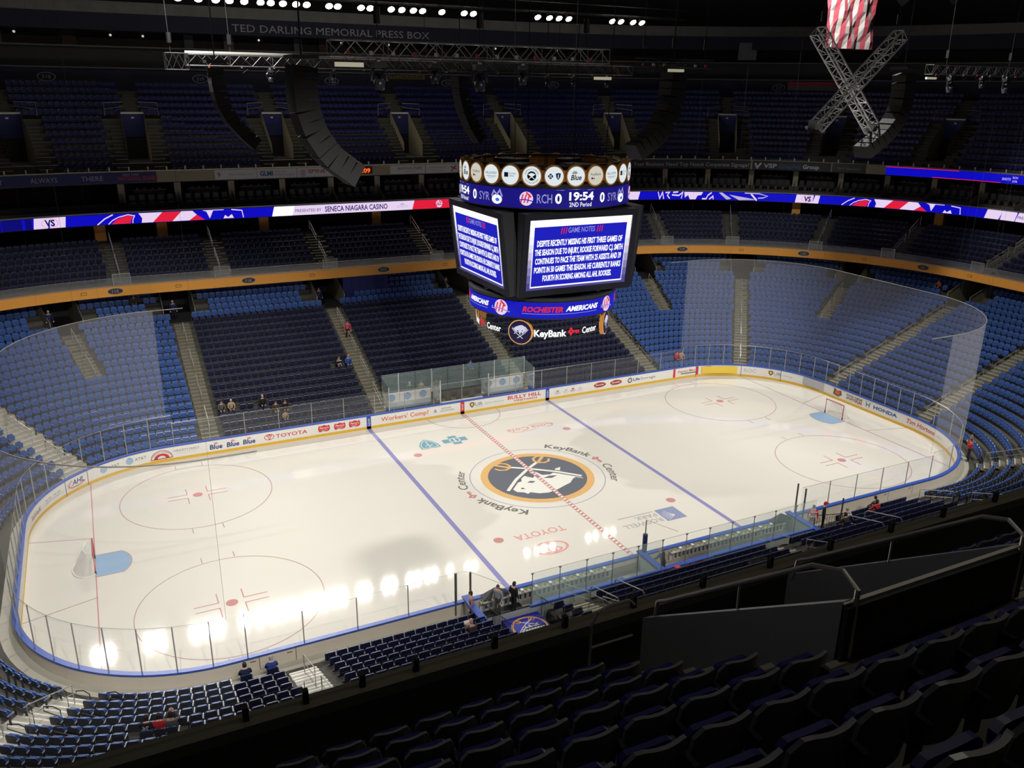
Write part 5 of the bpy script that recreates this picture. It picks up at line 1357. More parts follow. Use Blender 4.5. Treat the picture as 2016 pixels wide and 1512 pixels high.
globe_wall(-5.9, -1.9, 3, 'white wall panel with blue globes in the left penalty box'); globe_wall(2.6, 6.5, 3, 'white wall panel with blue globes in the right penalty box')
for x0, x1, nm in ((-5.6, -2.2, 'left'), (3.0, 6.2, 'right')):
    b = empty('penalty_bench', ((x0 + x1) / 2, 14.5, .33), label='grey bench in the %s penalty box' % nm, cat='bench'); mb = MB(); mb.box((0, 0, .44), (x1 - x0, .35, .06), mat('bench_grey_blue', srgb(120, 134, 160), .5)); mb.build('bench_top', b)
    for s in (-.4, .4): mb = MB(); mb.box((s * (x1 - x0), 0, .2), (.08, .3, .42), STEEL); mb.build('leg', b)
mb = MB(); mb.box((.4, 13.75, .85), (3.6, .55, .05), WHITEP); mb.box((.4, 13.9, .58), (3.5, .05, .5), BW); mb.build('timekeeper_desk', label='white desk between the penalty boxes', cat='desk')
for i, x in enumerate((-.6, .35, 1.5)):
    c = empty('office_chair', (x, 14.3, .33), label='brown-black office chair at the timekeeper desk, %s from the left' % nth(i), cat='chair', group='timekeeper chairs'); K = mat('chair_brown', srgb(70, 64, 44), .6)
    mb = MB(); rounded_panel(mb, .46, .55, 1.05, .18, .1, .06, K, K, .15, .03); mb.build('backrest', c); mb = MB(); mb.box((0, 0, .48), (.46, .44, .08), K); mb.build('seat', c); mb = MB(); mb.tube([(0, 0, 0), (0, 0, .45)], .03, STEEL, 6); mb.build('stem', c)
def tglass(x0, x1, n, y, z0, z1, m, lab):
    r = empty('timer_area_glass', (x0, y, z0), label=lab, cat='glass panel'); mb = MB(); mb.face([(0, 0, 0), (x1 - x0, 0, 0), (x1 - x0, 0, z1 - z0), (0, 0, z1 - z0)], m); mb.build('glass_pane', r)
    mb = MB()
    for i in range(n + 1): mb.tube([((x1 - x0) * i / n, 0, 0), ((x1 - x0) * i / n, 0, z1 - z0)], .035 if i % 2 else .02, WHITEP if i % 2 else DARK, 6)
    mb.build('posts', r)
tglass(-6.0, 6.6, 9, 15.05, 1.5, 3.45, GLASS_G, 'tinted glass wall behind the penalty boxes on the far side')
for i, x in enumerate((-6.0, -1.75, 2.45, 6.6)):
    mb = MB(); mb.face([(x, 13.1, 1.1), (x, 15.05, 1.1), (x, 15.05, 3.3), (x, 13.1, 3.0)], GLASS_G); mb.tube([(x, 13.25, .4), (x, 13.25, 3.0)], .05 if i in (1, 2) else .03, WHITEP, 6)
    mb.build('side_glass', label='glass side wall of the far penalty area, %s from the left' % nth(i), cat='glass panel', group='penalty area side glass')
mb = MB(); mb.box((-5.95, 13.6, .75), (.12, .9, .8), BLUECAP); mb.box((6.55, 13.6, .75), (.12, .9, .8), BLUECAP); mb.build('trim_penalty_gates', kind='structure')

# ================================================================ HANGING SCOREBOARD
SB = empty('hanging_scoreboard', (0, 0, 15), label='large centre-hung scoreboard with lit screens, round sponsor discs and blue score rings', cat='scoreboard')
iz = -15.0
def part_s(mb, name, label=None, parent=None, smooth=False): return mb.build(name, parent or SB, label=label, smooth=smooth)
S_BLUE = glow('screen_blue', 22, 26, 190, .95); S_SLASH = glow('screen_red', 226, 40, 60, .95); S_PALE = glow('screen_pale', 150, 148, 214, .95); S_MID = glow('screen_violet', 96, 92, 160, .95)
RING_BLUE = glow('ring_blue', 26, 20, 128, .9); RING_BLUE2 = glow('ring_bright_blue', 18, 22, 190, .95)
def screen(rot):
    """main screen on the side whose outward direction is -Y rotated by rot"""
    c_, s_ = cos(rot), sin(rot)
    def P(u, v, k=0.0):           # u right, v up 0..1 between bottom and top
        z = 13.95 + 4.02 * v; y = -(4.15 + .45 * v) - k
        return (u * c_ - y * s_, u * s_ + y * c_, z + iz)
    fr = MB(); W_ = 3.34
    def slab(u0, u1, v0, v1, k0, k1, m):
        a = [P(u0, v0, k1), P(u1, v0, k1), P(u1, v1, k1), P(u0, v1, k1)]; b = [P(u0, v0, k0), P(u1, v0, k0), P(u1, v1, k0), P(u0, v1, k0)]
        fr.mesh(a + b, [(0, 1, 2, 3), (7, 6, 5, 4), (0, 4, 5, 1), (1, 5, 6, 2), (2, 6, 7, 3), (3, 7, 4, 0)], m)
    slab(-3.7, 3.7, -.09, 1.09, -.75, -.05, DARK)
    for a in ((-3.7, -W_, -.09, 1.09), (W_, 3.7, -.09, 1.09), (-W_, W_, 1.0, 1.09), (-W_, W_, -.09, 0.0)): slab(*a, -.05, .10, mat('screen_frame', srgb(34, 34, 44), .45))
    fo = part_s(fr, 'screen_frame')
    mb = MB(); Q = lambda k: (lambda u, v: P(u, v, .0 + .008 * k))
    mb.fn([(-W_, 0), (W_, 0), (W_, 1), (-W_, 1)], Q(0), G_HOT)
    N = 8
    cols = [glow('screen_border_%d' % i, int(250 - 170 * t), int(250 - 178 * t), int(255 - 110 * t), 1.0) for i, t in enumerate([0, .05, .15, .3, .5, .68, .85, 1.0])]
    for i in range(N):
        v1, v0 = .88 - .88 * i / N, .88 - .88 * (i + 1) / N
        for a, b in ((-W_, -3.02), (3.02, W_)): mb.fn([(a, v0), (b, v0), (b, v1), (a, v1)], Q(1), cols[i])
    mb.fn([(-W_, 0), (W_, 0), (W_, .035), (-W_, .035)], Q(2), cols[7])
    mb.fn([(-3.06, .035), (3.06, .035), (3.06, .915), (-3.06, .915)], Q(3), G_HOT); mb.fn([(-3.02, .055), (3.02, .055), (3.02, .90), (-3.02, .90)], Q(4), S_BLUE)
    T = lambda k: (lambda u, v: P(u, v / 4.05, .008 * k))
    mb.text('GAME NOTES', T(5), 0, 3.24, .30, S_PALE, width=1.75, bold=.01)
    for s in (-1, 1):
        for j in range(3): x = s * (1.02 + .15 * j); mb.fn([(x - .03, 3.2), (x + .03, 3.2), (x + .08, 3.56), (x + .02, 3.56)], T(5), S_SLASH)
    for i, (t, w) in enumerate((('DESPITE RECENTLY MISSING HIS FIRST THREE GAMES OF', 5.6), ('THE SEASON DUE TO INJURY, ROOKIE FORWARD C.J. SMITH', 5.8), ('CONTINUES TO PACE THE TEAM WITH 25 ASSISTS AND 39', 5.7), ('POINTS IN 50 GAMES THIS SEASON. HE CURRENTLY RANKS', 5.75), ('FOURTH IN SCORING AMONG ALL AHL ROOKIES.', 4.6))):
        mb.text(t, T(5), 0, 2.55 - .51 * i, .33, G_HOT, width=w, bold=.03)
    part_s(mb, 'screen', parent=None)
for k in range(4): screen(-pi / 2 * k)
core = MB(); 
core.tube([(0, 0, 13.6 + iz), (0, 0, 18.2 + iz)], 2.6, BLACK, 8)
for a in range(4):
    t = pi / 4 + a * pi / 2; x, y = 4.0 * cos(t), 4.0 * sin(t)
    core.tube([(x, y, 12.6 + iz), (x, y, 18.6 + iz)], .08, DARK, 5); core.tube([(x, y, 13.2 + iz), (2 * cos(t), 2 * sin(t), 18 + iz)], .06, DARK, 5)
part_s(core, 'core_frame')
cyl = lambda R, a0, z0, s=1: (lambda u, v, k=0: ((R + .012 * k) * cos(a0 + u / R), (R + .012 * k) * sin(a0 + u / R), z0 + v + iz))
def ring_wall(R, z0, z1, m, n=72, inner=None, name='led_ring'):
    mb = MB()
    for i in range(n):
        a, b = 2 * pi * i / n, 2 * pi * (i + 1) / n
        mb.face([(R * cos(a), R * sin(a), z0 + iz), (R * cos(b), R * sin(b), z0 + iz), (R * cos(b), R * sin(b), z1 + iz), (R * cos(a), R * sin(a), z1 + iz)], m)
    return mb
def ring_solid(R0, R1, z0, z1, m, n=64):
    mb = MB()
    for i in range(n):
        a, b = 2 * pi * i / n, 2 * pi * (i + 1) / n
        c = lambda R, t, z: (R * cos(t), R * sin(t), z + iz)
        mb.face([c(R1, a, z0), c(R1, b, z0), c(R1, b, z1), c(R1, a, z1)], m); mb.face([c(R0, b, z0), c(R0, a, z0), c(R0, a, z1), c(R0, b, z1)], m)
        mb.face([c(R0, a, z1), c(R0, b, z1), c(R1, b, z1), c(R1, a, z1)], m); mb.face([c(R0, b, z0), c(R0, a, z0), c(R1, a, z0), c(R1, b, z0)], m)
    return mb
part_s(ring_solid(4.6, 5.05, 18.5, 19.85, DARK), 'upper_ring_body'); part_s(ring_wall(5.08, 18.56, 19.62, RING_BLUE), 'upper_led_ring')
part_s(ring_solid(4.0, 4.5, 12.1, 13.3, DARK), 'lower_ring_body'); part_s(ring_wall(4.53, 12.17, 13.12, RING_BLUE2), 'lower_led_ring')
part_s(ring_solid(4.35, 4.6, 13.2, 13.38, DARK), 'lower_rim')
mb = MB(); mb.face([(4.3 * cos(a), 4.3 * sin(a), 18.5 + iz) for a in [2 * pi * i / 24 for i in range(24)]], BLACK); mb.face([(3.9 * cos(a), 3.9 * sin(a), 12.5 + iz) for a in [2 * pi * i / 24 for i in range(24)]], BLACK); part_s(mb, 'deck_plate')
for k in range(4):
    o = k * pi / 2
    A = lambda deg: cyl(5.10, radians(deg) + o, 18.56)
    mb = MB(); K = lambda deg: (lambda j: (lambda u, v: cyl(5.10, radians(deg) + o, 18.56)(u, v, j)))
    ball_logo(mb, K(230.5)(1), 0, .52, .38, G_WHITE, S_SLASH, RING_BLUE2, k=lambda j: K(230.5)(1 + j))
    mb.text('RCH', K(241.8)(1), 0, .3, .48, S_PALE, width=.84, bold=.01); mb.text('0', K(250.4)(1), 0, .3, .50, G_HOT, width=.36, bold=.03, res=5)
    mb.text('19:54', K(265.6)(1), 0, .46, .42, G_HOT, width=1.5, bold=.03, res=4); mb.text('2ND Period', K(265)(1), 0, .10, .24, G_HOT, width=1.35)
    mb.text('0', K(281)(1), 0, .3, .50, G_HOT, width=.34, bold=.03, res=5); mb.text('SYR', K(290.3)(1), 0, .3, .46, S_PALE, width=.8)
    f = K(300.5)(1); mb.fdisc(f, 0, .4, .34, .26, G_HOT, 16); thick_line(mb, f, [(-.35, .55), (-.2, .85), (0, .65), (.2, .9), (.35, .55)], .1, S_PALE); mb.fdisc(K(300.5)(2), .05, .38, .14, .1, glow('crunch_blue', 60, 120, 230, 1), 12)
    mb.fn([(-1.2, 1.0), (1.2, 1.0), (0, 1.04)], K(261.7)(1), G_HOT); mb.fn([(-.9, .985), (.9, .985), (.9, 1.005), (-.9, 1.005)], K(261.7)(1), S_PALE)
    part_s(mb, 'score_display')
    K2 = lambda deg: (lambda j: (lambda u, v: cyl(4.55, radians(deg) + o, 12.17)(u, v, j)))
    mb = MB(); ball_logo(mb, K2(210)(1), 0, .5, .46, G_WHITE, S_SLASH, S_PALE, k=lambda j: K2(210)(1 + j))
    part_s(mb, 'team_logo'); mb = MB()
    mb.text('ROCHESTER', K2(242.5)(1), 0, .40, .30, S_SLASH, width=2.4, bold=.04, shear=.3); mb.text('AMERICANS', K2(273.5)(1), 0, .44, .28, G_HOT, width=2.2, bold=.04, shear=.3)
    for i in range(6): a0, a1 = 227 + 10 * i, 237 + 10 * i; mb.fn([(0, .27), (.79, .27), (.79, .30), (0, .30)], K2(a0)(1), S_PALE)
    part_s(mb, 'name_display')
    K3 = lambda deg: (lambda j: (lambda u, v: cyl(4.1, radians(deg) + o, 10.98)(u, v, j)))
    mb = MB(); mb.text('KeyBank', K3(249.5)(0), 0, 0, .40, G_HOT, width=1.95, bold=.03, res=4); part_s(mb, 'lower_lettering', label='white KeyBank letters'); mb = MB(); mb.text('Center', K3(287.0)(0), 0, .04, .38, G_HOT, width=1.25, bold=.02)
    part_s(mb, 'lower_lettering', label='white Center letters'); mb = MB()
    f = K3(264.6)(0); key_shape(mb, f, S_SLASH, .5, (K3(264.6)(1), mat('key_dark', srgb(90, 20, 26), .5)))
    part_s(mb, 'key_mark', label='red key symbol between the white words')
    mb = MB()
    for z in (10.9, 11.45): mb.tube([(4.03 * cos(o + radians(a)), 4.03 * sin(o + radians(a)), z + iz) for a in range(232, 308, 6)], .03, BLACK, 4)
    for a in range(232, 308, 15): mb.tube([(4.03 * cos(o + radians(a)), 4.03 * sin(o + radians(a)), 10.9 + iz), (4.1 * cos(o + radians(a)), 4.1 * sin(o + radians(a)), 12.1 + iz)], .02, BLACK, 4)
    part_s(mb, 'letter_rail')
    # round emblem sign at each corner
    t = radians(224.5) + o; u = Vector((-sin(t), cos(t), 0)); n = Vector((cos(t), sin(t), 0)); c = n * 4.15 + Vector((0, 0, 11.2 + iz))
    mb = MB(); mb.tube([c - n * .22, c + n * .02], .76, ORANGE, 32); so = part_s(mb, 'emblem_sign', label='round orange-rimmed emblem sign')
    mb = MB(); E_N = glow('emblem_navy_lit', 34, 24, 66, .8); 
    mb.fdisc(lambda x, y: c + n * .03 + u * x + Vector((0, 0, y)), 0, 0, .74, .74, glow('emblem_gold_lit', 240, 190, 110, .9), 36)
    emblem(mb, lambda x, y, k_: c + n * (.035 + .006 * k_) + u * x + Vector((0, 0, y * 1.0)), .70, E_N, E_N, glow('emblem_white_lit', 214, 214, 236, .95)); mb.build('emblem_face', so)
# sponsor discs
D_W = glow('disc_white', 226, 236, 240, .95); D_WARM = glow('disc_warm', 214, 210, 196, .9); D_B = mat('disc_blue', srgb(40, 110, 170), .5); D_K = mat('disc_black', srgb(20, 20, 26), .5); D_G = mat('disc_grey', srgb(120, 130, 140), .5); D_R = mat('disc_red', srgb(170, 40, 46), .5)
PAT = ['gb', 'blue', 'key', 'hills', 'ros', 'sab', 'cross']
for i in range(26):
    deg = 233.6 + 13.846 * i; t = radians(deg); u = Vector((-sin(t), cos(t), 0)); n = Vector((cos(t), sin(t), 0)); c = n * 5.05 + Vector((0, 0, 20.3 + iz))
    mb = MB(); mb.tube([-n * .16, n * .03], .59, ORANGE, 28); mb.build('disc_rim', SB).location = c
    w = {0: 'sab', 1: 'cross', 2: 'blue', 3: 'key', 4: 'hills', 5: 'ros'}[i % 26 % 6] if i < 13 else {25: 'ros', 24: 'hills', 23: 'key', 22: 'blue'}.get(i, ['sab', 'cross', 'blue', 'key', 'hills', 'ros'][i % 6])
    mb = MB(); F = lambda k: (lambda x, y: c + n * (.035 + .006 * k) + u * x + Vector((0, 0, y)))
    mb.fdisc(F(0), 0, 0, .51, .51, D_WARM if w == 'key' else D_W, 32)
    if w == 'key': mb.text('KeyBank', F(1), .02, .02, .13, D_K, width=.68); key_shape(mb, lambda a, b: F(1)(a - .3, b - .22), D_R, .16)
    if w == 'hills': mb.text('HILLSVIEW', F(1), 0, .0, .14, D_B, width=.8); thick_line(mb, F(1), [(-.35, -.1), (.35, -.1)], .02, D_G); mb.text('CONSULTING', F(1), 0, -.2, .06, D_G, width=.5)
    if w == 'ros': mb.fn([(-.36, -.1), (-.12, -.1), (-.12, .15), (-.36, .15)], F(1), mat('disc_navy', srgb(40, 50, 110), .5)); mb.text('ROSWELL', F(1), .15, .05, .09, D_G, width=.44); mb.text('PARK', F(1), .08, -.08, .09, D_G, width=.3)
    if w == 'sab':
        mb.fdisc(F(1), 0, 0, .25, .25, D_K, 24); mb.fdisc(F(2), 0, .07, .15, .09, D_W, 12)
        for s in (-1, 1): thick_line(mb, F(3 + .4 * s), [(-s * .16, -.16), (s * .2, .1)], .035, D_W)
        ar = lambda R, a0, s: (lambda x, y: F(1)((R + s * y) * cos(a0 - s * x / R), (R + s * y) * sin(a0 - s * x / R)))
        mb.text('BUFFALO SABRES', ar(.33, pi / 2, 1), 0, 0, .085, D_K, width=.86); mb.text('GOLD RING PARTNERS', ar(.42, -pi / 2, -1), 0, 0, .08, D_K, width=.95)
    if w == 'cross':
        mb.fn([(-.34, -.06), (-.26, -.06), (-.26, -.14), (-.14, -.14), (-.14, -.06), (-.06, -.06), (-.06, .06), (-.14, .06), (-.14, .14), (-.26, .14), (-.26, .06), (-.34, .06)], F(1), D_B)
        mb.fdisc(F(2), -.2, 0, .06, .06, D_W, 12, inner=.6); mb.fn([(.08, .15), (.22, .18), (.36, .15), (.33, -.05), (.22, -.2), (.11, -.05)], F(1), D_B); thick_line(mb, F(2), [(.22, .1), (.22, -.1)], .04, D_W)
    if w == 'blue':
        mb.text('Blue', F(1), 0, -.2, .28, D_G, width=.62, bold=.03, shear=.2)
        for a in (20, 55, 90, 125, 160): mb.fn([(-.08, .12), (-.08 + .12 * cos(radians(a - 12)), .12 + .12 * sin(radians(a - 12))), (-.08 + .2 * cos(radians(a)), .12 + .2 * sin(radians(a))), (-.08 + .12 * cos(radians(a + 12)), .12 + .12 * sin(radians(a + 12)))], F(1), D_R)
    mb.build('disc_face', SB)
for z in (20.08, 20.52):
    part_s(ring_solid(4.85, 4.98, z - .08, z + .08, ORANGE), 'disc_rail')
part_s(ring_solid(4.3, 4.5, 20.75, 20.85, BLACK), 'top_rail')
mb = MB()
for i in range(12): a = 2 * pi * i / 12; mb.tube([(4.4 * cos(a), 4.4 * sin(a), 19.8 + iz), (4.4 * cos(a), 4.4 * sin(a), 20.85 + iz)], .04, BLACK, 4)
for a, s in ((2.0, 1.3), (3.6, 1.0), (5.0, 1.2), (.5, 1.0)): mb.box((2.6 * cos(a), 2.6 * sin(a), 20.3 + iz), (s * 1.4, s, .9), DARK, Matrix.Rotation(a, 3, 'Z'))
part_s(mb, 'rooftop_equipment')
mb = MB()
for x, y in ((-3, -2), (-3, 2), (3, -2), (3, 2), (0, 0), (0, -3.4), (.4, 3)): mb.tube([(x, y, 20.3 + iz), (x * 1.1, y * 1.1, 41 + iz)], .025, BLACK, 4)
part_s(mb, 'hoist_cable')
# ================================================================ RIGGING
LG = glow('lamp_glow', 255, 246, 226, 60.0)
def lamp_mesh():
    hb = MB(); hb.tube([(0, 0, .5), (0, 0, .22), (0, .0, .04)], [.16, .2, .34], DARK, 10); hb.box((0, .2, .6), (.1, .3, .12), DARK)
    gl = MB(); gl.disc((0, 0, .0), (1, 0, 0), (0, 1, 0), .34, LG, 14); gl.disc((0, -.12, .10), (1, 0, 0), (0, 0, 1), .20, LG, 14)
    return hb.data('lamp_body'), gl.data('lamp_lens')
LB_, LL_ = lamp_mesh()
def floodlight(x, y, z, lab, tilt):
    e = empty('arena_floodlight', (x, y, z), 0, label=lab, cat='floodlight', group='arena floodlights'); e.rotation_euler = (tilt, 0, 0)
    part('lamp_body', LB_, e); part('lamp_lens', LL_, e)
for i, x in enumerate(FAR_LAMPS): floodlight(x, 40.0, 32.0, 'glaring white floodlight in the row under the far roof, %s from the left' % nth(sorted(FAR_LAMPS).index(x)), -.72)
for i, x in enumerate(NEAR_LAMPS): floodlight(x, -40.0, 32.0, 'white floodlight under the near roof above the camera, %s from the left' % nth(i), .72)
mb = MB()
for y in (40.3, -40.3): mb.tube([(-40, y, 32.7), (40, y, 32.7)], .09, DARK, 5); mb.tube([(-40, y, 33.6), (40, y, 33.6)], .09, DARK, 5); mb.box((0, y + (.7 if y > 0 else -.7), 32.6), (80, 1.2, .06), DARK)
mb.build('trim_catwalk', kind='structure')
def truss(p0, p1, w, lab, name='lighting_truss', n=None, r=.028, m=None):
    """square box truss with four chords and zig-zag bracing"""
    p0, p1 = Vector(p0), Vector(p1); e = empty(name, p0, label=lab, cat='truss'); t = (p1 - p0); L = t.length; t.normalize()
    u = t.cross(Vector((0, 0, 1))); u = u.normalized() if u.length > .1 else Vector((1, 0, 0)); v = u.cross(t)
    m = m or ALU; n = n or max(3, int(L / w)); mb = MB(); c = [(u * a + v * b) * (w / 2) for a, b in ((-1, -1), (1, -1), (1, 1), (-1, 1))]
    for k in c: mb.tube([k, k + t * L], r, m, 6)
    mb.build('chord', e); mb = MB()
    for i in range(n):
        for j in range(4):
            a, b = c[j], c[(j + 1) % 4]
            if i % 2: a, b = b, a
            mb.tube([a + t * L * i / n, b + t * L * (i + 1) / n], r * .55, m, 4)
        if i % 4 == 0:
            for j in range(4): mb.tube([c[j] + t * L * i / n, c[(j + 1) % 4] + t * L * i / n], r * .55, m, 4)
    for j in range(4): mb.tube([c[j] + t * L, c[(j + 1) % 4] + t * L], r * .55, m, 4)
    mb.build('brace', e); return e
def hoists(e, pts, top=42, m=None):
    for a in pts:
        mb = MB(); mb.tube([Vector(a) - e.location, Vector((a[0] + random.uniform(-.3, .3), a[1], top)) - e.location], .018, m or DARK, 4); mb.tube([Vector(a) + Vector((0, 0, .5)) - e.location, Vector(a) + Vector((0, 0, 1.0)) - e.location], .12, BLACK, 6)
        mb.build('hoist_chain', e)
def truss_bits(e, p0, p1, zlow, n):
    mb = MB(); p0, p1 = Vector(p0), Vector(p1)
    for i in range(n):
        q = p0.lerp(p1, (i + .5) / n) - e.location; mb.box(q + Vector((0, 0, zlow)), (.10, .1, .12), STEEL if i % 3 else mat('clamp_red', srgb(200, 60, 40), .5)); mb.tube([q + Vector((-.2, 0, zlow)), q + Vector((0, 0, zlow - .35)), q + Vector((.3, 0, zlow - .1))], .012, BLACK, 4)
    mb.build('clamp_and_cable', e)
t1 = truss((-17.25, -17, 25.92), (-6.7, -17, 25.92), .5, 'silver box truss in front, hanging level with four moving lights', n=22)
hoists(t1, [(-15.6, -17, 26.2), (-11.9, -17, 26.2), (-7.6, -17, 26.2)]); truss_bits(t1, (-17, -17, 26), (-7, -17, 26), -.2, 13)
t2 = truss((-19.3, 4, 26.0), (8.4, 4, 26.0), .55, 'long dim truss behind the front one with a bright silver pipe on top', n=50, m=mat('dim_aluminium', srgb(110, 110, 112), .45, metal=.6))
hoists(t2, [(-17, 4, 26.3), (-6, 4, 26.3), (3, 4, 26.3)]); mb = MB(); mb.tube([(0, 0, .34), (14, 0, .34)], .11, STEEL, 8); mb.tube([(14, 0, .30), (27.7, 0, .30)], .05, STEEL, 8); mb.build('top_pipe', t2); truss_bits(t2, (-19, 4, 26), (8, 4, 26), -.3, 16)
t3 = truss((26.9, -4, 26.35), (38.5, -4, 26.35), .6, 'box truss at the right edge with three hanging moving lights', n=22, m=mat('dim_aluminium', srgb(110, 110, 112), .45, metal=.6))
hoists(t3, [(28.5, -4, 26.6), (35, -4, 26.6)]); truss_bits(t3, (27, -4, 26.3), (38, -4, 26.3), -.25, 8)
t4 = truss((.8, -8, 26.1), (5.4, -8, 26.1), .4, 'short dark truss carrying the speaker column right of the scoreboard', n=12, m=DARK); hoists(t4, [(1.2, -8, 26.3), (3.0, -8, 26.3), (5.0, -8, 26.3)]); truss_bits(t4, (.8, -8, 26.1), (5.4, -8, 26.1), -.1, 7)
t5 = truss((-20.3, 4, 25.9), (-19.2, 4, 25.9), .8, 'dark equipment frame at the left end of the dim truss', n=3, m=DARK); hoists(t5, [(-20, 4, 26.3)])
# the two crossed trusses
x1 = truss((11.62, -9, 27.9), (16.6, -9.2, 22.75), .62, 'bright tilted box truss of the hanging X, running from upper left to lower right', n=16, r=.046, m=mat('bright_aluminium', (.9, .9, .88), .4, metal=.2))
x2 = truss((16.9, -9.9, 27.85), (11.4, -9.9, 22.95), .62, 'bright tilted box truss of the hanging X, running from upper right to lower left', n=16, r=.046, m=mat('bright_aluminium', (.9, .9, .88), .4, metal=.2))
for e, p in ((x1, (16.6, -9.2, 22.75)), (x2, (11.4, -9.9, 22.95))):
    q = Vector(p) - e.location; mb = MB(); mb.disc(q + Vector((0, 0, -.1)), (1, 0, 0), (0, .8, .3), .62, mat('mic_disc', srgb(80, 82, 86), .4, metal=.3), 20); mb.box(q + Vector((0, 0, .15)), (.55, .55, .5), mat('end_box', srgb(150, 150, 146), .5)); mb.build('end_plate', e)
hoists(x1, [(11.9, -9, 27.9)]); hoists(x2, [(16.6, -9.9, 27.9)])
for i, (x, z, y) in enumerate(((12.2, 27.3, -9.3), (16.5, 27.2, -10.2), (12.0, 24.0, -10.2), (16.0, 23.6, -9.6))):
    mb = MB(); mb.tube([(x + .55 * cos(a) * .5, y, z + .55 * sin(a)) for a in [2 * pi * k / 14 for k in range(14)]], .02, DARK, 4, closed=True); mb.tube([(x - .3, y, z - .4), (x, y, z), (x + .3, y, z - .4)], .02, DARK, 4)
    mb.build('hoop_bracket', label='thin dark hoop clamped to the hanging X, %s' % ('at its upper left', 'at its upper right', 'at its lower left', 'at its lower right')[i], cat='bracket', group='hoops on the X')
# moving lights
ML = mat('moving_light_body', srgb(58, 60, 66), .3, spec=.7)
def moving_light(x, y, z, s, lab):
    e = empty('moving_light', (x, y, z), label=lab, cat='stage light', group='hanging moving lights')
    mb = MB(); mb.box((0, 0, -.12 * s), (.42 * s, .34 * s, .2 * s), ML); mb.box((0, 0, .02), (.1, .1, .16), STEEL); mb.build('base', e)
    mb = MB()
    for t in (-1, 1): mb.tube([(t * .12 * s, 0, -.2 * s), (t * .27 * s, 0, -.32 * s), (t * .27 * s, 0, -.62 * s)], .045 * s, ML, 6)
    mb.build('yoke', e)
    mb = MB(); mb.tube([(0, 0, -.30 * s), (0, 0, -.36 * s), (0, 0, -.62 * s), (0, -.02, -.9 * s), (0, -.02, -1.0 * s)], [.12 * s, .2 * s, .21 * s, .17 * s, .15 * s], ML, 12); mb.build('head', e, smooth=True)
    mb = MB(); mb.disc((0, -.02, -1.01 * s), (1, 0, 0), (0, 1, 0), .13 * s, mat('lens_grey', srgb(130, 134, 142), .1), 12); mb.build('lens', e)
for x, s, lab in ((-15.6, 1.0, 'large moving light under the front truss, left one'), (-13.6, .75, 'small moving light under the front truss, second from left'), (-11.9, 1.0, 'large moving light under the front truss, nearer its middle'), (-10.2, .75, 'small moving light under the front truss, nearest the scoreboard')): moving_light(x, -17, 25.55, s, lab)
for i, x in enumerate((29.2, 32.4, 35.0)): moving_light(x, -4, 25.95, 1.15 if i != 1 else .8, 'moving light under the right edge truss, %s from the left' % nth(i))
for i, x in enumerate((-15, -11.5, 2.2, 4.1, 6.6)): moving_light(x, 4, 25.6, .7, 'dim moving light under the long rear truss, %s from the left' % nth(i))
for i, (x, y, z) in enumerate(((-16.6, -17, 25.42), (-1.2, -8, 25.3), (3.2, -8, 25.75), (27.2, -4, 25.8))):
    mb = MB(); mb.box((x, y, z), (.95, .12, .14), mat('tube_light', srgb(220, 216, 196), .4, emit=srgb(190, 184, 160), estr=.55)); mb.build('strip_light', label='pale strip light box hanging by the trusses, %s from the left' % nth(i), cat='light', group='pale strip lights')
# line arrays
def line_array(pts, y, w, th, lab, n):
    """pts: (x, z) down the column; faces toward the outer side of its curve"""
    P = [Vector((a, y, b)) for a, b in pts]; seg = [0]
    for i in range(1, len(P)): seg.append(seg[-1] + (P[i] - P[i - 1]).length)
    L = seg[-1]; sgn = 1 if pts[-1][0] > pts[0][0] else -1
    def at_(s):
        for i in range(1, len(P)):
            if s <= seg[i] + 1e-6: return P[i - 1].lerp(P[i], (s - seg[i - 1]) / (seg[i] - seg[i - 1]))
        return P[-1]
    e = empty('speaker_column', P[0], label=lab, cat='loudspeaker column', group='curved loudspeaker columns')
    G1 = mat('speaker_grey', srgb(30, 29, 27), .75); G2 = mat('speaker_grille', srgb(24, 23, 22), .9)
    for i in range(n):
        a, b = at_(L * (i + .012) / n), at_(L * (i + .988) / n); t = (b - a).normalized(); f = Vector((t.z, 0, -t.x)) * 1.0
        if f.x * sgn > 0: f = -f                    # front looks away from where the tail curls
        c = (a + b) / 2 - e.location; h = (b - a).length / 2
        mb = MB(); hw = w / 2; yv = Vector((0, 1, 0)); F, B = f * th / 2, -f * th / 2
        vs = [c + F - t * h * 1.10 - yv * hw, c + F - t * h * 1.10 + yv * hw, c + F + t * h * 1.10 + yv * hw, c + F + t * h * 1.10 - yv * hw, c + B - t * h * .8 - yv * hw * .8, c + B - t * h * .8 + yv * hw * .8, c + B + t * h * .8 + yv * hw * .8, c + B + t * h * .8 - yv * hw * .8]
        mb.mesh(vs[:], [(4, 7, 6, 5), (0, 4, 5, 1), (1, 5, 6, 2), (2, 6, 7, 3), (3, 7, 4, 0)], G1); mb.mesh(vs[:4], [(0, 1, 2, 3)], G2)
        mb.build('speaker_cabinet', e)
    mb = MB(); mb.box((0, 0, .3), (.9, w, .12), DARK); mb.tube([(0, 0, .3), (0, 0, 16)], .03, DARK, 4); mb.build('flying_frame', e)
line_array([(-17.7, 25.38), (-17.74, 24.73), (-17.7, 23.97), (-17.47, 23.21), (-16.97, 22.42), (-15.98, 21.68)], -15, 1.35, .85, 'largest curved loudspeaker column, left of the game clock', 12)
line_array([(-18.7, 25.48), (-18.7, 24.7), (-18.55, 23.91), (-18.2, 23.21), (-17.66, 22.58), (-17.11, 22.03)], -2, 1.2, .6, 'curved loudspeaker column farthest left, by oval sign 319', 12)
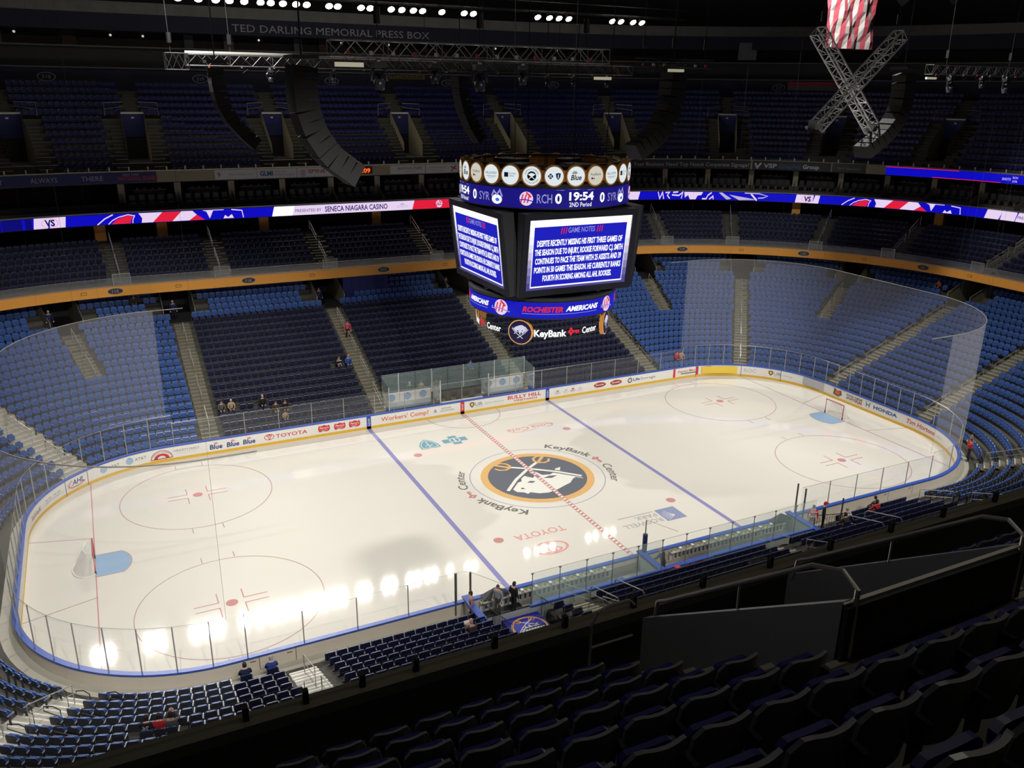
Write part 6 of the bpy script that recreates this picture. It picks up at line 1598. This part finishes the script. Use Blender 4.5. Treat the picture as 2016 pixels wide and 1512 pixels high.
line_array([(-3.37, 25.47), (-3.28, 24.44), (-3.05, 23.55), (-2.64, 22.64), (-2.01, 21.71)], 5, 1.2, .7, 'dim curved loudspeaker column just left above the scoreboard', 12)
line_array([(3.02, 25.67), (3.0, 24.86), (2.88, 23.98), (2.63, 23.23), (2.01, 22.47), (.8, 21.72)], -8, 1.35, .8, 'curved loudspeaker column just right above the scoreboard', 12)
line_array([(17.48, 25.84), (17.59, 25.03), (17.52, 24.07), (17.17, 23.24), (16.37, 22.41), (15.01, 21.59)], -10, 1.2, .7, 'curved loudspeaker column right of the hanging X', 12)
# flag and banners
fl = empty('hanging_flag', (25.5, 2, 29.4), label='large flag hanging straight down with red and white stripes behind the X', cat='flag')
mb = MB(); FR = mat('flag_red', srgb(112, 30, 44), .8); FW = mat('flag_white', srgb(124, 120, 118), .8); FB = mat('flag_blue', srgb(40, 50, 110), .8)
for i in range(13):
    for j in range(12):
        x0, x1 = -2.35 + 4.7 * i / 13, -2.35 + 4.7 * (i + 1) / 13; z1, z0 = 4.3 - 5.9 * j / 12, 4.3 - 5.9 * (j + 1) / 12
        q = lambda x, z: (x, .12 * sin(x * 3.1 + z * 1.3) + .04 * sin(z * 9 + x * 4), z)
        m = FR if i % 2 == 0 else FW
        if j < 4 and i < 7: m = FB
        mb.face([q(x0, z0), q(x1, z0), q(x1, z1), q(x0, z1)], m)
mb.build('cloth', fl); mb = MB(); mb.tube([(-2.6, 0, 4.4), (2.6, 0, 4.4)], .06, STEEL, 6); mb.tube([(-2.4, 0, 4.4), (-2.4, 0, 12)], .02, BLACK, 4); mb.tube([(2.4, 0, 4.4), (2.4, 0, 12)], .02, BLACK, 4); mb.build('pole', fl)
for i, (x, z) in enumerate(((51.0, 33.1), (58.4, 33.6))):
    mb = MB(); m = mat('banner_white', srgb(120, 120, 120), .8); mb.face([(x - 1.6, 20, z + 6), (x + 1.6, 20, z + 6), (x + 1.6, 20, z + 1), (x, 20, z), (x - 1.6, 20, z + 1)], m)
    mb.build('pennant_banner', label='pale pointed banner tip at the top right edge, %s one' % ('left', 'right')[i], cat='banner', group='pointed banners')

# ================================================================ PEOPLE
def hand(mb, p, d, m, s=1.0, curl=.5):
    """palm, four unequal bent fingers and a side thumb"""
    p, d = Vector(p), Vector(d).normalized(); u = d.cross(Vector((0, 0, 1))); u = u.normalized() if u.length > .1 else Vector((1, 0, 0)); n = u.cross(d)
    mb.tube([p, p + d * .045 * s, p + d * .09 * s], [.028 * s, .040 * s, .036 * s], m, 8)
    for i, L in enumerate((.070, .082, .076, .058)):
        q = p + d * .085 * s + u * (i - 1.5) * .020 * s
        mb.tube([q, q + d * L * .5 * s, q + d * L * (1 - curl * .35) * s - n * L * curl * .6 * s], [.010 * s, .009 * s, .007 * s], m, 5)
    q = p + d * .03 * s - u * .035 * s; mb.tube([q, q + (d * .6 - u * .8).normalized() * .035 * s, q + (d * .9 - u * .4).normalized() * .068 * s], [.012 * s, .011 * s, .008 * s], m, 5)
def person(loc, rz, pose, top, legs, lab, hair=HAIR, skin=SKIN, hat=None, scale=1.0, hold=None, longhair=False, mark=None):
    """faces +Y before turning by rz; origin under the feet (standing) or at the seat front floor (sitting)"""
    e = empty('person', loc, rz, label=lab, cat='person'); e.scale = (scale,) * 3
    if pose == 'sit' or pose == 'read' or pose == 'sitphoto':
        hip = Vector((0, -.10, .47)); ch = Vector((0, -.06, .92)); nk = Vector((0, -.03, 1.04)); hd = Vector((0, .02, 1.20))
        kn = [Vector((s * .13, .36, .50)) for s in (-1, 1)]; an = [Vector((s * .13, .38, .10)) for s in (-1, 1)]; toe = [Vector((s * .14, .54, .04)) for s in (-1, 1)]
        sh = [Vector((s * .19, -.05, .96)) for s in (-1, 1)]
        el = [Vector((s * .25, .08, .72)) for s in (-1, 1)]; wr = [Vector((s * .14, .28, .60)) for s in (-1, 1)]
        if pose == 'read': el = [Vector((s * .24, .12, .74)) for s in (-1, 1)]; wr = [Vector((s * .16, .33, .84)) for s in (-1, 1)]; hd = Vector((0, .06, 1.18))
        if pose == 'sitphoto': el = [Vector((s * .27, .16, .90)) for s in (-1, 1)]; wr = [Vector((s * .08, .26, 1.14)) for s in (-1, 1)]
    else:
        hip = Vector((0, 0, .94)); ch = Vector((0, .0, 1.36)); nk = Vector((0, .01, 1.48)); hd = Vector((0, .03, 1.63))
        kn = [Vector((s * .11, .03, .50)) for s in (-1, 1)]; an = [Vector((s * .12, -.02, .09)) for s in (-1, 1)]; toe = [Vector((s * .14, .14, .04)) for s in (-1, 1)]
        sh = [Vector((s * .20, .0, 1.40)) for s in (-1, 1)]
        el = [Vector((s * .27, -.02, 1.12)) for s in (-1, 1)]; wr = [Vector((s * .26, .10, .88)) for s in (-1, 1)]
        if pose == 'photo': el = [Vector((s * .33, .18, 1.30)) for s in (-1, 1)]; wr = [Vector((s * .10, .26, 1.52)) for s in (-1, 1)]
        if pose == 'walk': kn = [Vector((-.11, .16, .52)), Vector((.11, -.04, .49))]; an = [Vector((-.11, .18, .10)), Vector((.11, -.26, .13))]; toe = [Vector((-.12, .34, .05)), Vector((.12, -.12, .04))]
        if pose == 'lean': ch = Vector((0, .14, 1.32)); nk = Vector((0, .22, 1.42)); hd = Vector((0, .28, 1.55)); sh = [Vector((s * .20, .16, 1.34)) for s in (-1, 1)]; el = [Vector((s * .27, .28, 1.10)) for s in (-1, 1)]; wr = [Vector((s * .2, .48, 1.02)) for s in (-1, 1)]
    V = [hip, hip.lerp(ch, .5), ch, nk]; E = [(0, 1), (1, 2), (2, 3)]; Rr = [(.155, .12), (.15, .11), (.165, .115), (.062, .06)]; tags = ['legs', 'top', 'top', 'skin']
    for i in (0, 1):
        b = len(V); V += [hip + Vector(((-1, 1)[i] * .09, .0, -.03)), kn[i], an[i], toe[i]]; E += [(0, b), (b, b + 1), (b + 1, b + 2), (b + 2, b + 3)]; Rr += [(.10, .10), (.068, .068), (.046, .046), (.042, .03)]; tags += ['legs', 'legs', 'legs', 'shoe']
        b = len(V); V += [sh[i], el[i], wr[i]]; E += [(2, b), (b, b + 1), (b + 1, b + 2)]; Rr += [(.078, .078), (.053, .053), (.034, .034)]; tags += ['top', 'top', 'top']
    me = bpy.data.meshes.new('b'); me.from_pydata([tuple(v) for v in V], E, [])
    o = bpy.data.objects.new('b', me); COL.objects.link(o)
    mod = o.modifiers.new('s', 'SKIN'); mod.use_smooth_shade = True
    for i, sv in enumerate(me.skin_vertices[0].data): sv.radius = Rr[i]; sv.use_root = (i == 0)
    o.modifiers.new('u', 'SUBSURF').levels = 1
    ev = o.evaluated_get(bpy.context.evaluated_depsgraph_get()); m2 = bpy.data.meshes.new_from_object(ev)
    shoe = mat('dark_shoe', (.02, .02, .022), .5); mm = {'legs': legs, 'top': top, 'skin': skin, 'shoe': shoe}
    mb = MB(); vs = [tuple(v.co) for v in m2.vertices]
    n0 = len(mb.v); mb.v += vs
    for p in m2.polygons:
        c = p.center; k = min(range(len(V)), key=lambda i: (V[i] - c).length - .02 * (tags[i] == 'top')); mb.f.append(tuple(p.vertices)); mb.m.append(mb.mi(mm[tags[k]]))
    bpy.data.objects.remove(o)
    # head with face
    hv = []; hf = []; N, K = 12, 9
    for j in range(K + 1):
        ph = pi * j / K; rz_ = .118 * cos(ph); rr = sin(ph)
        for i in range(N):
            t = 2 * pi * i / N; x = .078 * rr * cos(t); y = .095 * rr * sin(t); z = rz_
            if z < -.03: k = 1 - (abs(z) - .03) * 2.6; x *= k; y = y * k + (.012 if y > 0 else 0)
            if abs(t - pi / 2) < .3 and -.045 < z < .02: y += .022 * (1 - abs(z + .015) / .04)
            hv.append(hd + Vector((x, y, z)))
    for j in range(K):
        for i in range(N): hf.append((j * N + i, j * N + (i + 1) % N, (j + 1) * N + (i + 1) % N, (j + 1) * N + i))
    mb.mesh(hv, hf, skin)
    eye = mat('eye_dark', (.03, .02, .02), .3); lip = mat('lip', srgb(160, 84, 80), .5)
    for s in (-1, 1):
        c = hd + Vector((s * .032, .090, .008)); mb.disc(c, (1, 0, 0), (0, 0, .6), .013, eye, 8); mb.tube([hd + Vector((s * .078, 0, -.02)), hd + Vector((s * .088, -.005, .0)), hd + Vector((s * .08, -.005, .025))], [.01, .014, .01], skin, 6)
    mb.disc(hd + Vector((0, .096, -.055)), (1, 0, 0), (0, 0, .35), .026, lip, 8)
    for i in (0, 1): hand(mb, wr[i], (wr[i] - el[i]).normalized(), skin)
    b = mb.build('body', e, smooth=True)
    hb = MB(); hv = []; rows = 6
    for j in range(rows):
        ph = (pi * .56) * j / (rows - 1); 
        for i in range(N):
            t = 2 * pi * i / N; back = 1 if sin(t) < .2 else 0
            z = .130 * cos(ph) + .004; drop = (.07 if back and j == rows - 1 else 0) + (.16 if longhair and back and j == rows - 1 else 0)
            z0 = z - drop
            if not back and j == rows - 1: z0 = max(z0, .045)
            hv.append(hd + Vector((.088 * sin(ph) * cos(t), (.103 * sin(ph) * sin(t)) - .006, z0)))
    hb.mesh(hv, [(j * N + i, (j + 1) * N + i, (j + 1) * N + (i + 1) % N, j * N + (i + 1) % N) for j in range(rows - 1) for i in range(N)], hat or hair)
    if hat: hb.tube([hd + Vector((0, .08, .06)), hd + Vector((0, .16, .055))], [.07, .03], hat, 6)
    hb.build('cap' if hat else 'hair', e, smooth=True)
    if mark:
        q = MB(); bk = ch + Vector((0, -.125, 0)); 
        if mark == 'number': q.text('26', lambda u, v: (bk.x - u, bk.y - .03, bk.z - .12 + v), 0, 0, .2, mat('jersey_white', srgb(214, 206, 206), .7), width=.24, bold=.04)
        if mark == 'stripe':
            for z in (-.30, -.02): q.box((ch.x, ch.y, ch.z + z), (.40, .30, .05), mat('jersey_white', srgb(214, 206, 206), .7))
        q.build('jersey_mark', e)
    if hold == 'paper': q = MB(); c = (wr[0] + wr[1]) / 2 + Vector((0, .10, .02)); q.box(c, (.34, .02, .24), mat('paper', srgb(236, 236, 236), .7), Matrix.Rotation(-.9, 3, 'X')); o2 = q.build('paper_sheet', None, label='white sheet of paper held by the seated reader near the bench', cat='paper'); o2.matrix_world = Matrix.Translation(Vector(loc)) @ Matrix.Rotation(rz, 4, 'Z')
    if hold == 'phone': q = MB(); c = (wr[0] + wr[1]) / 2 + Vector((0, .09, .04)); q.box(c, (.14, .012, .075), BLACK); o2 = q.build('phone', None, label='dark phone held up by a %s' % lab.split(',')[0].replace(' standing at the right end glass', ''), cat='phone'); o2.matrix_world = Matrix.Translation(Vector(loc)) @ Matrix.Rotation(rz, 4, 'Z')
    return e
T = lambda n, r, g, b: mat('cloth_' + n, srgb(r, g, b), .8)
c_blk, c_red, c_gry, c_navy, c_wht, c_pnk, c_blu, c_tan, c_brn, c_jean, c_suit = T('black', 26, 26, 30), T('red', 206, 36, 44), T('grey', 96, 92, 90), T('navy', 28, 34, 72), T('white', 214, 208, 206), T('pink', 206, 70, 100), T('blue', 44, 88, 170), T('tan', 170, 150, 116), T('brown', 74, 62, 50), T('jeans', 48, 58, 84), T('suit', 58, 60, 66)
def on_row(W, r, side=0.0, seatd=.42): d = LOW_D0 + LOW_T * r + seatd; x, y = pos(W, d); return (x, y, low_z(r))
def face_in(W, extra=0.0): o = outward(W); return atan2(-o.y, -o.x) - pi / 2 + extra
PEOPLE = [
    (269.0, 5, 'sit', c_blk, c_blk, 'person in black jersey with pale number, seated left of the red one, lower left', dict(mark='number', hair=HAIR)),
    (267.3, 5, 'sit', c_red, c_jean, 'person in a bright red top seated in the middle of three, lower left corner', dict(hair=HAIR)),
    (265.7, 5, 'sitphoto', c_gry, c_blk, 'person in dark grey seated right of the red one, arms raised, lower left', dict(hair=HAIR)),
    (254.3, 0, 'sit', c_navy, c_blk, 'person in a blue jacket seated in the front row by the board gate, left one', dict()),
    (253.2, 0, 'sit', T('royal', 40, 66, 150), c_blk, 'person in royal blue seated in the front row by the board gate, right one', dict(hair=HAIR2)),
    (244.9, 3, 'read', c_brn, c_blk, 'bald person in brown seated reading a white paper beside the blue tarpaulin', dict(hair=SKIN, hold='paper')),
    (220.3, 1, 'sit', c_wht, c_jean, 'person in a white patterned jersey seated by the right end of the benches', dict(hair=HAIR2, mark='stripe')),
    (221.4, 2, 'sit', c_brn, c_blk, 'person in brown seated behind the white jersey near the right bench end', dict()),
    (217.9, 1, 'sit', c_red, c_blk, 'person in a red jacket seated right of the white jersey', dict(hair=HAIR, longhair=True)),
    (217.0, 0, 'sit', c_gry, c_blk, 'person in grey seated in front of the red jacket by the near glass', dict()),
    (-17.9, 3, 'sit', c_gry, c_jean, 'person in a dark coat by the left far aisle, left of a seated pair', dict(mark=None)),
    (-17.2, 3, 'sit', c_tan, c_jean, 'person in a tan coat by the left far aisle, right of a seated pair', dict(hat=c_wht)),
    (-14.9, 3, 'sit', c_blk, c_blk, 'person with a white cap seated behind the far glass left of the blue line', dict(hat=c_wht)),
    (-14.1, 2, 'sit', c_brn, c_jean, 'person in brown seated behind the far glass, left of a small group', dict()),
    (-13.4, 2, 'sit', c_blk, c_jean, 'person in black seated behind the far glass, right of a small group', dict()),
    (-13.6, 1, 'sit', c_tan, c_tan, 'small child in tan seated low behind the far glass', dict(scale=.8)),
    (-8.0, 7, 'sit', c_blk, c_blk, 'person in a black jersey with a pale pink number seated beside the second far aisle', dict(mark='stripe')),
    (-7.2, 7, 'sit', c_blu, c_jean, 'person in a bright blue top seated next to the second far aisle', dict(hair=HAIR2)),
    (442.6, 20, 'sit', c_brn, c_blk, 'lone person with pale sleeves seated high under the orange band at left', dict()),
    (102.2, 19, 'sit', T('orange', 150, 84, 60), c_blk, 'person in orange-brown seated high under the orange band at right', dict()),
    (25.4, 1, 'sit', c_red, c_blk, 'person in red leaning by the far right corner glass', dict()),
    (28.0, 1, 'sit', c_tan, c_blk, 'person in tan seated right of the red one by the far right glass', dict()),
    (-3.4, 2, 'sit', T('green', 40, 78, 60), c_blk, 'person in green with a white cap seated behind the left penalty box', dict(hat=c_wht)),
    (-2.4, 2, 'sit', c_tan, c_blk, 'person in a pale coat seated behind the left penalty box, right of the green one', dict()),
    (2.7, 4, 'sit', c_blu, c_blk, 'person in bright blue seated behind the timekeeper area', dict()),
]
for W, r, pose, a, b, lab, kw in PEOPLE:
    if W > 430: W -= 465.48
    person(on_row(W, r), face_in(W), pose, a, b, lab, **kw)
STAND = [
    (pos(167.6, .75), .35, face_in(167.6), 'photo', c_red, c_blk, 'person in a red jacket standing at the right end glass, taking a photo', dict(hold='phone', hair=HAIR)),
    (pos(163.0, .9), .35, face_in(163), 'stand', c_tan, c_brn, 'long-haired person in tan standing behind the red jacket at the right glass', dict(longhair=True, hair=T('fair_hair', 150, 116, 76))),
    ((-.15, -14.45), .32, .3, 'lean', c_suit, c_blk, 'bald man in a dark grey suit standing in the near bench', dict(hair=SKIN)),
    ((-9.55, -13.9), .34, 2.0, 'stand', T('light_shirt', 150, 152, 160), c_blk, 'person in a grey shirt standing in the tunnel mouth by the bench', dict()),
    ((-8.75, -14.0), .34, -1.3, 'stand', c_blk, c_blk, 'person in black standing in the tunnel mouth, partly behind the railing', dict()),
    ((-10.95, -13.85), .34, 1.2, 'stand', T('pink_shirt', 190, 130, 120), c_blk, 'person in salmon behind the glass at the left end of the benches', dict()),
    ((10.15, -14.6), .7, 2.6, 'stand', c_red, c_blk, 'person in a red and white top behind the picket railing at the right bench end', dict(mark='stripe')),
    ((10.9, -14.7), .8, -2.4, 'stand', c_blk, c_blk, 'person with a red cap behind the blue-capped end wall', dict(hat=c_red)),
    (pos(-6.1, 10.9), 4.05, face_in(-6.1), 'walk', c_pnk, c_blk, 'person in a pink top walking down the second far aisle', dict(longhair=True)),
    (pos(-36.9, 16.5), 6.1, face_in(-36.9), 'stand', c_navy, c_blk, 'usher in a navy jacket standing at the far left tunnel', dict(hair=HAIR2)),
    (pos(-19.5, 16.7), 5.8, face_in(-19.5), 'stand', c_navy, c_blk, 'usher in dark clothes standing in the tunnel at the left net pipe end', dict(hair=HAIR2)),
    (pos(-8.2 + 1.2, 16.8), 5.8, face_in(-7), 'stand', c_navy, c_blk, 'person in navy standing in the tunnel beside the blue curtain', dict()),
    (pos(5.4, 16.7), 5.8, face_in(5), 'stand', c_blk, c_blk, 'usher in black standing in the tunnel left of the scoreboard', dict()),
]
for (x, y), z, rz, pose, a, b, lab, kw in STAND: person((x, y, z), rz, pose, a, b, lab, **kw)
# blue curtain beside the second tunnel, white chair on the near landing
mb = MB(); CU = mat('blue_curtain', srgb(34, 38, 104), .8)
for i in range(12):
    x = -4.8 + .36 * i; y = 12.95 + 16.6
    mb.face([(x, y + .06 * (i % 2), 6.1), (x + .36, y + .06 * ((i + 1) % 2), 6.1), (x + .36, y + .06 * ((i + 1) % 2), 8.4), (x, y + .06 * (i % 2), 8.4)], CU)
mb.build('blue_curtain', label='plain blue curtain hanging under the orange band right of the second tunnel', cat='curtain')
for i, x in enumerate((-5.3, 11.9)):
    for j in (0, 1):
        W = 210.79 + 21.95 - (x + j * 1.4)
        mb = MB(); P = lambda d, z: (*pos(W, d), z)
        mb.tube([P(2.6, .9), P(2.6, 1.75), P(2.75, 1.9), P(4.9, 2.5), P(5.05, 2.4), P(5.05, 1.6)], .03, STEEL, 6); mb.tube([P(2.6, 1.4), P(5.05, 2.1)], .024, STEEL, 6)
        mb.build('stair_guard', label='pale grey double rail guarding the steps behind the near benches, %s, %s rail' % (('left steps', 'right steps')[i], ('left', 'right')[j]), cat='handrail', group='near bench stair guards')
# loose cables and a looped handrail in the lower left corner
for i, W in enumerate((279.0, 286.0, 291.5)):
    for j in range(3):
        r = 1 + 2 * j; P = lambda dw, h: (*pos(W + dw, low_d(r) + .3), low_z(r) + h)
        mb = MB(); mb.tube([P(0, 0), P(0, .85), P(1.2, 1.0), P(3.0, .95), P(3.2, .75), P(1.0, .6), P(0, .55)], .022, mat('dark_rail', (.02, .02, .02), .4), 5)
        mb.build('looped_rail', label='black looped rail on the pale steps of the near left corner, %s stair, %s up' % (nth(i), nth(j)), cat='handrail', group='black looped corner rails')
print('OBJECTS', len(bpy.data.objects))
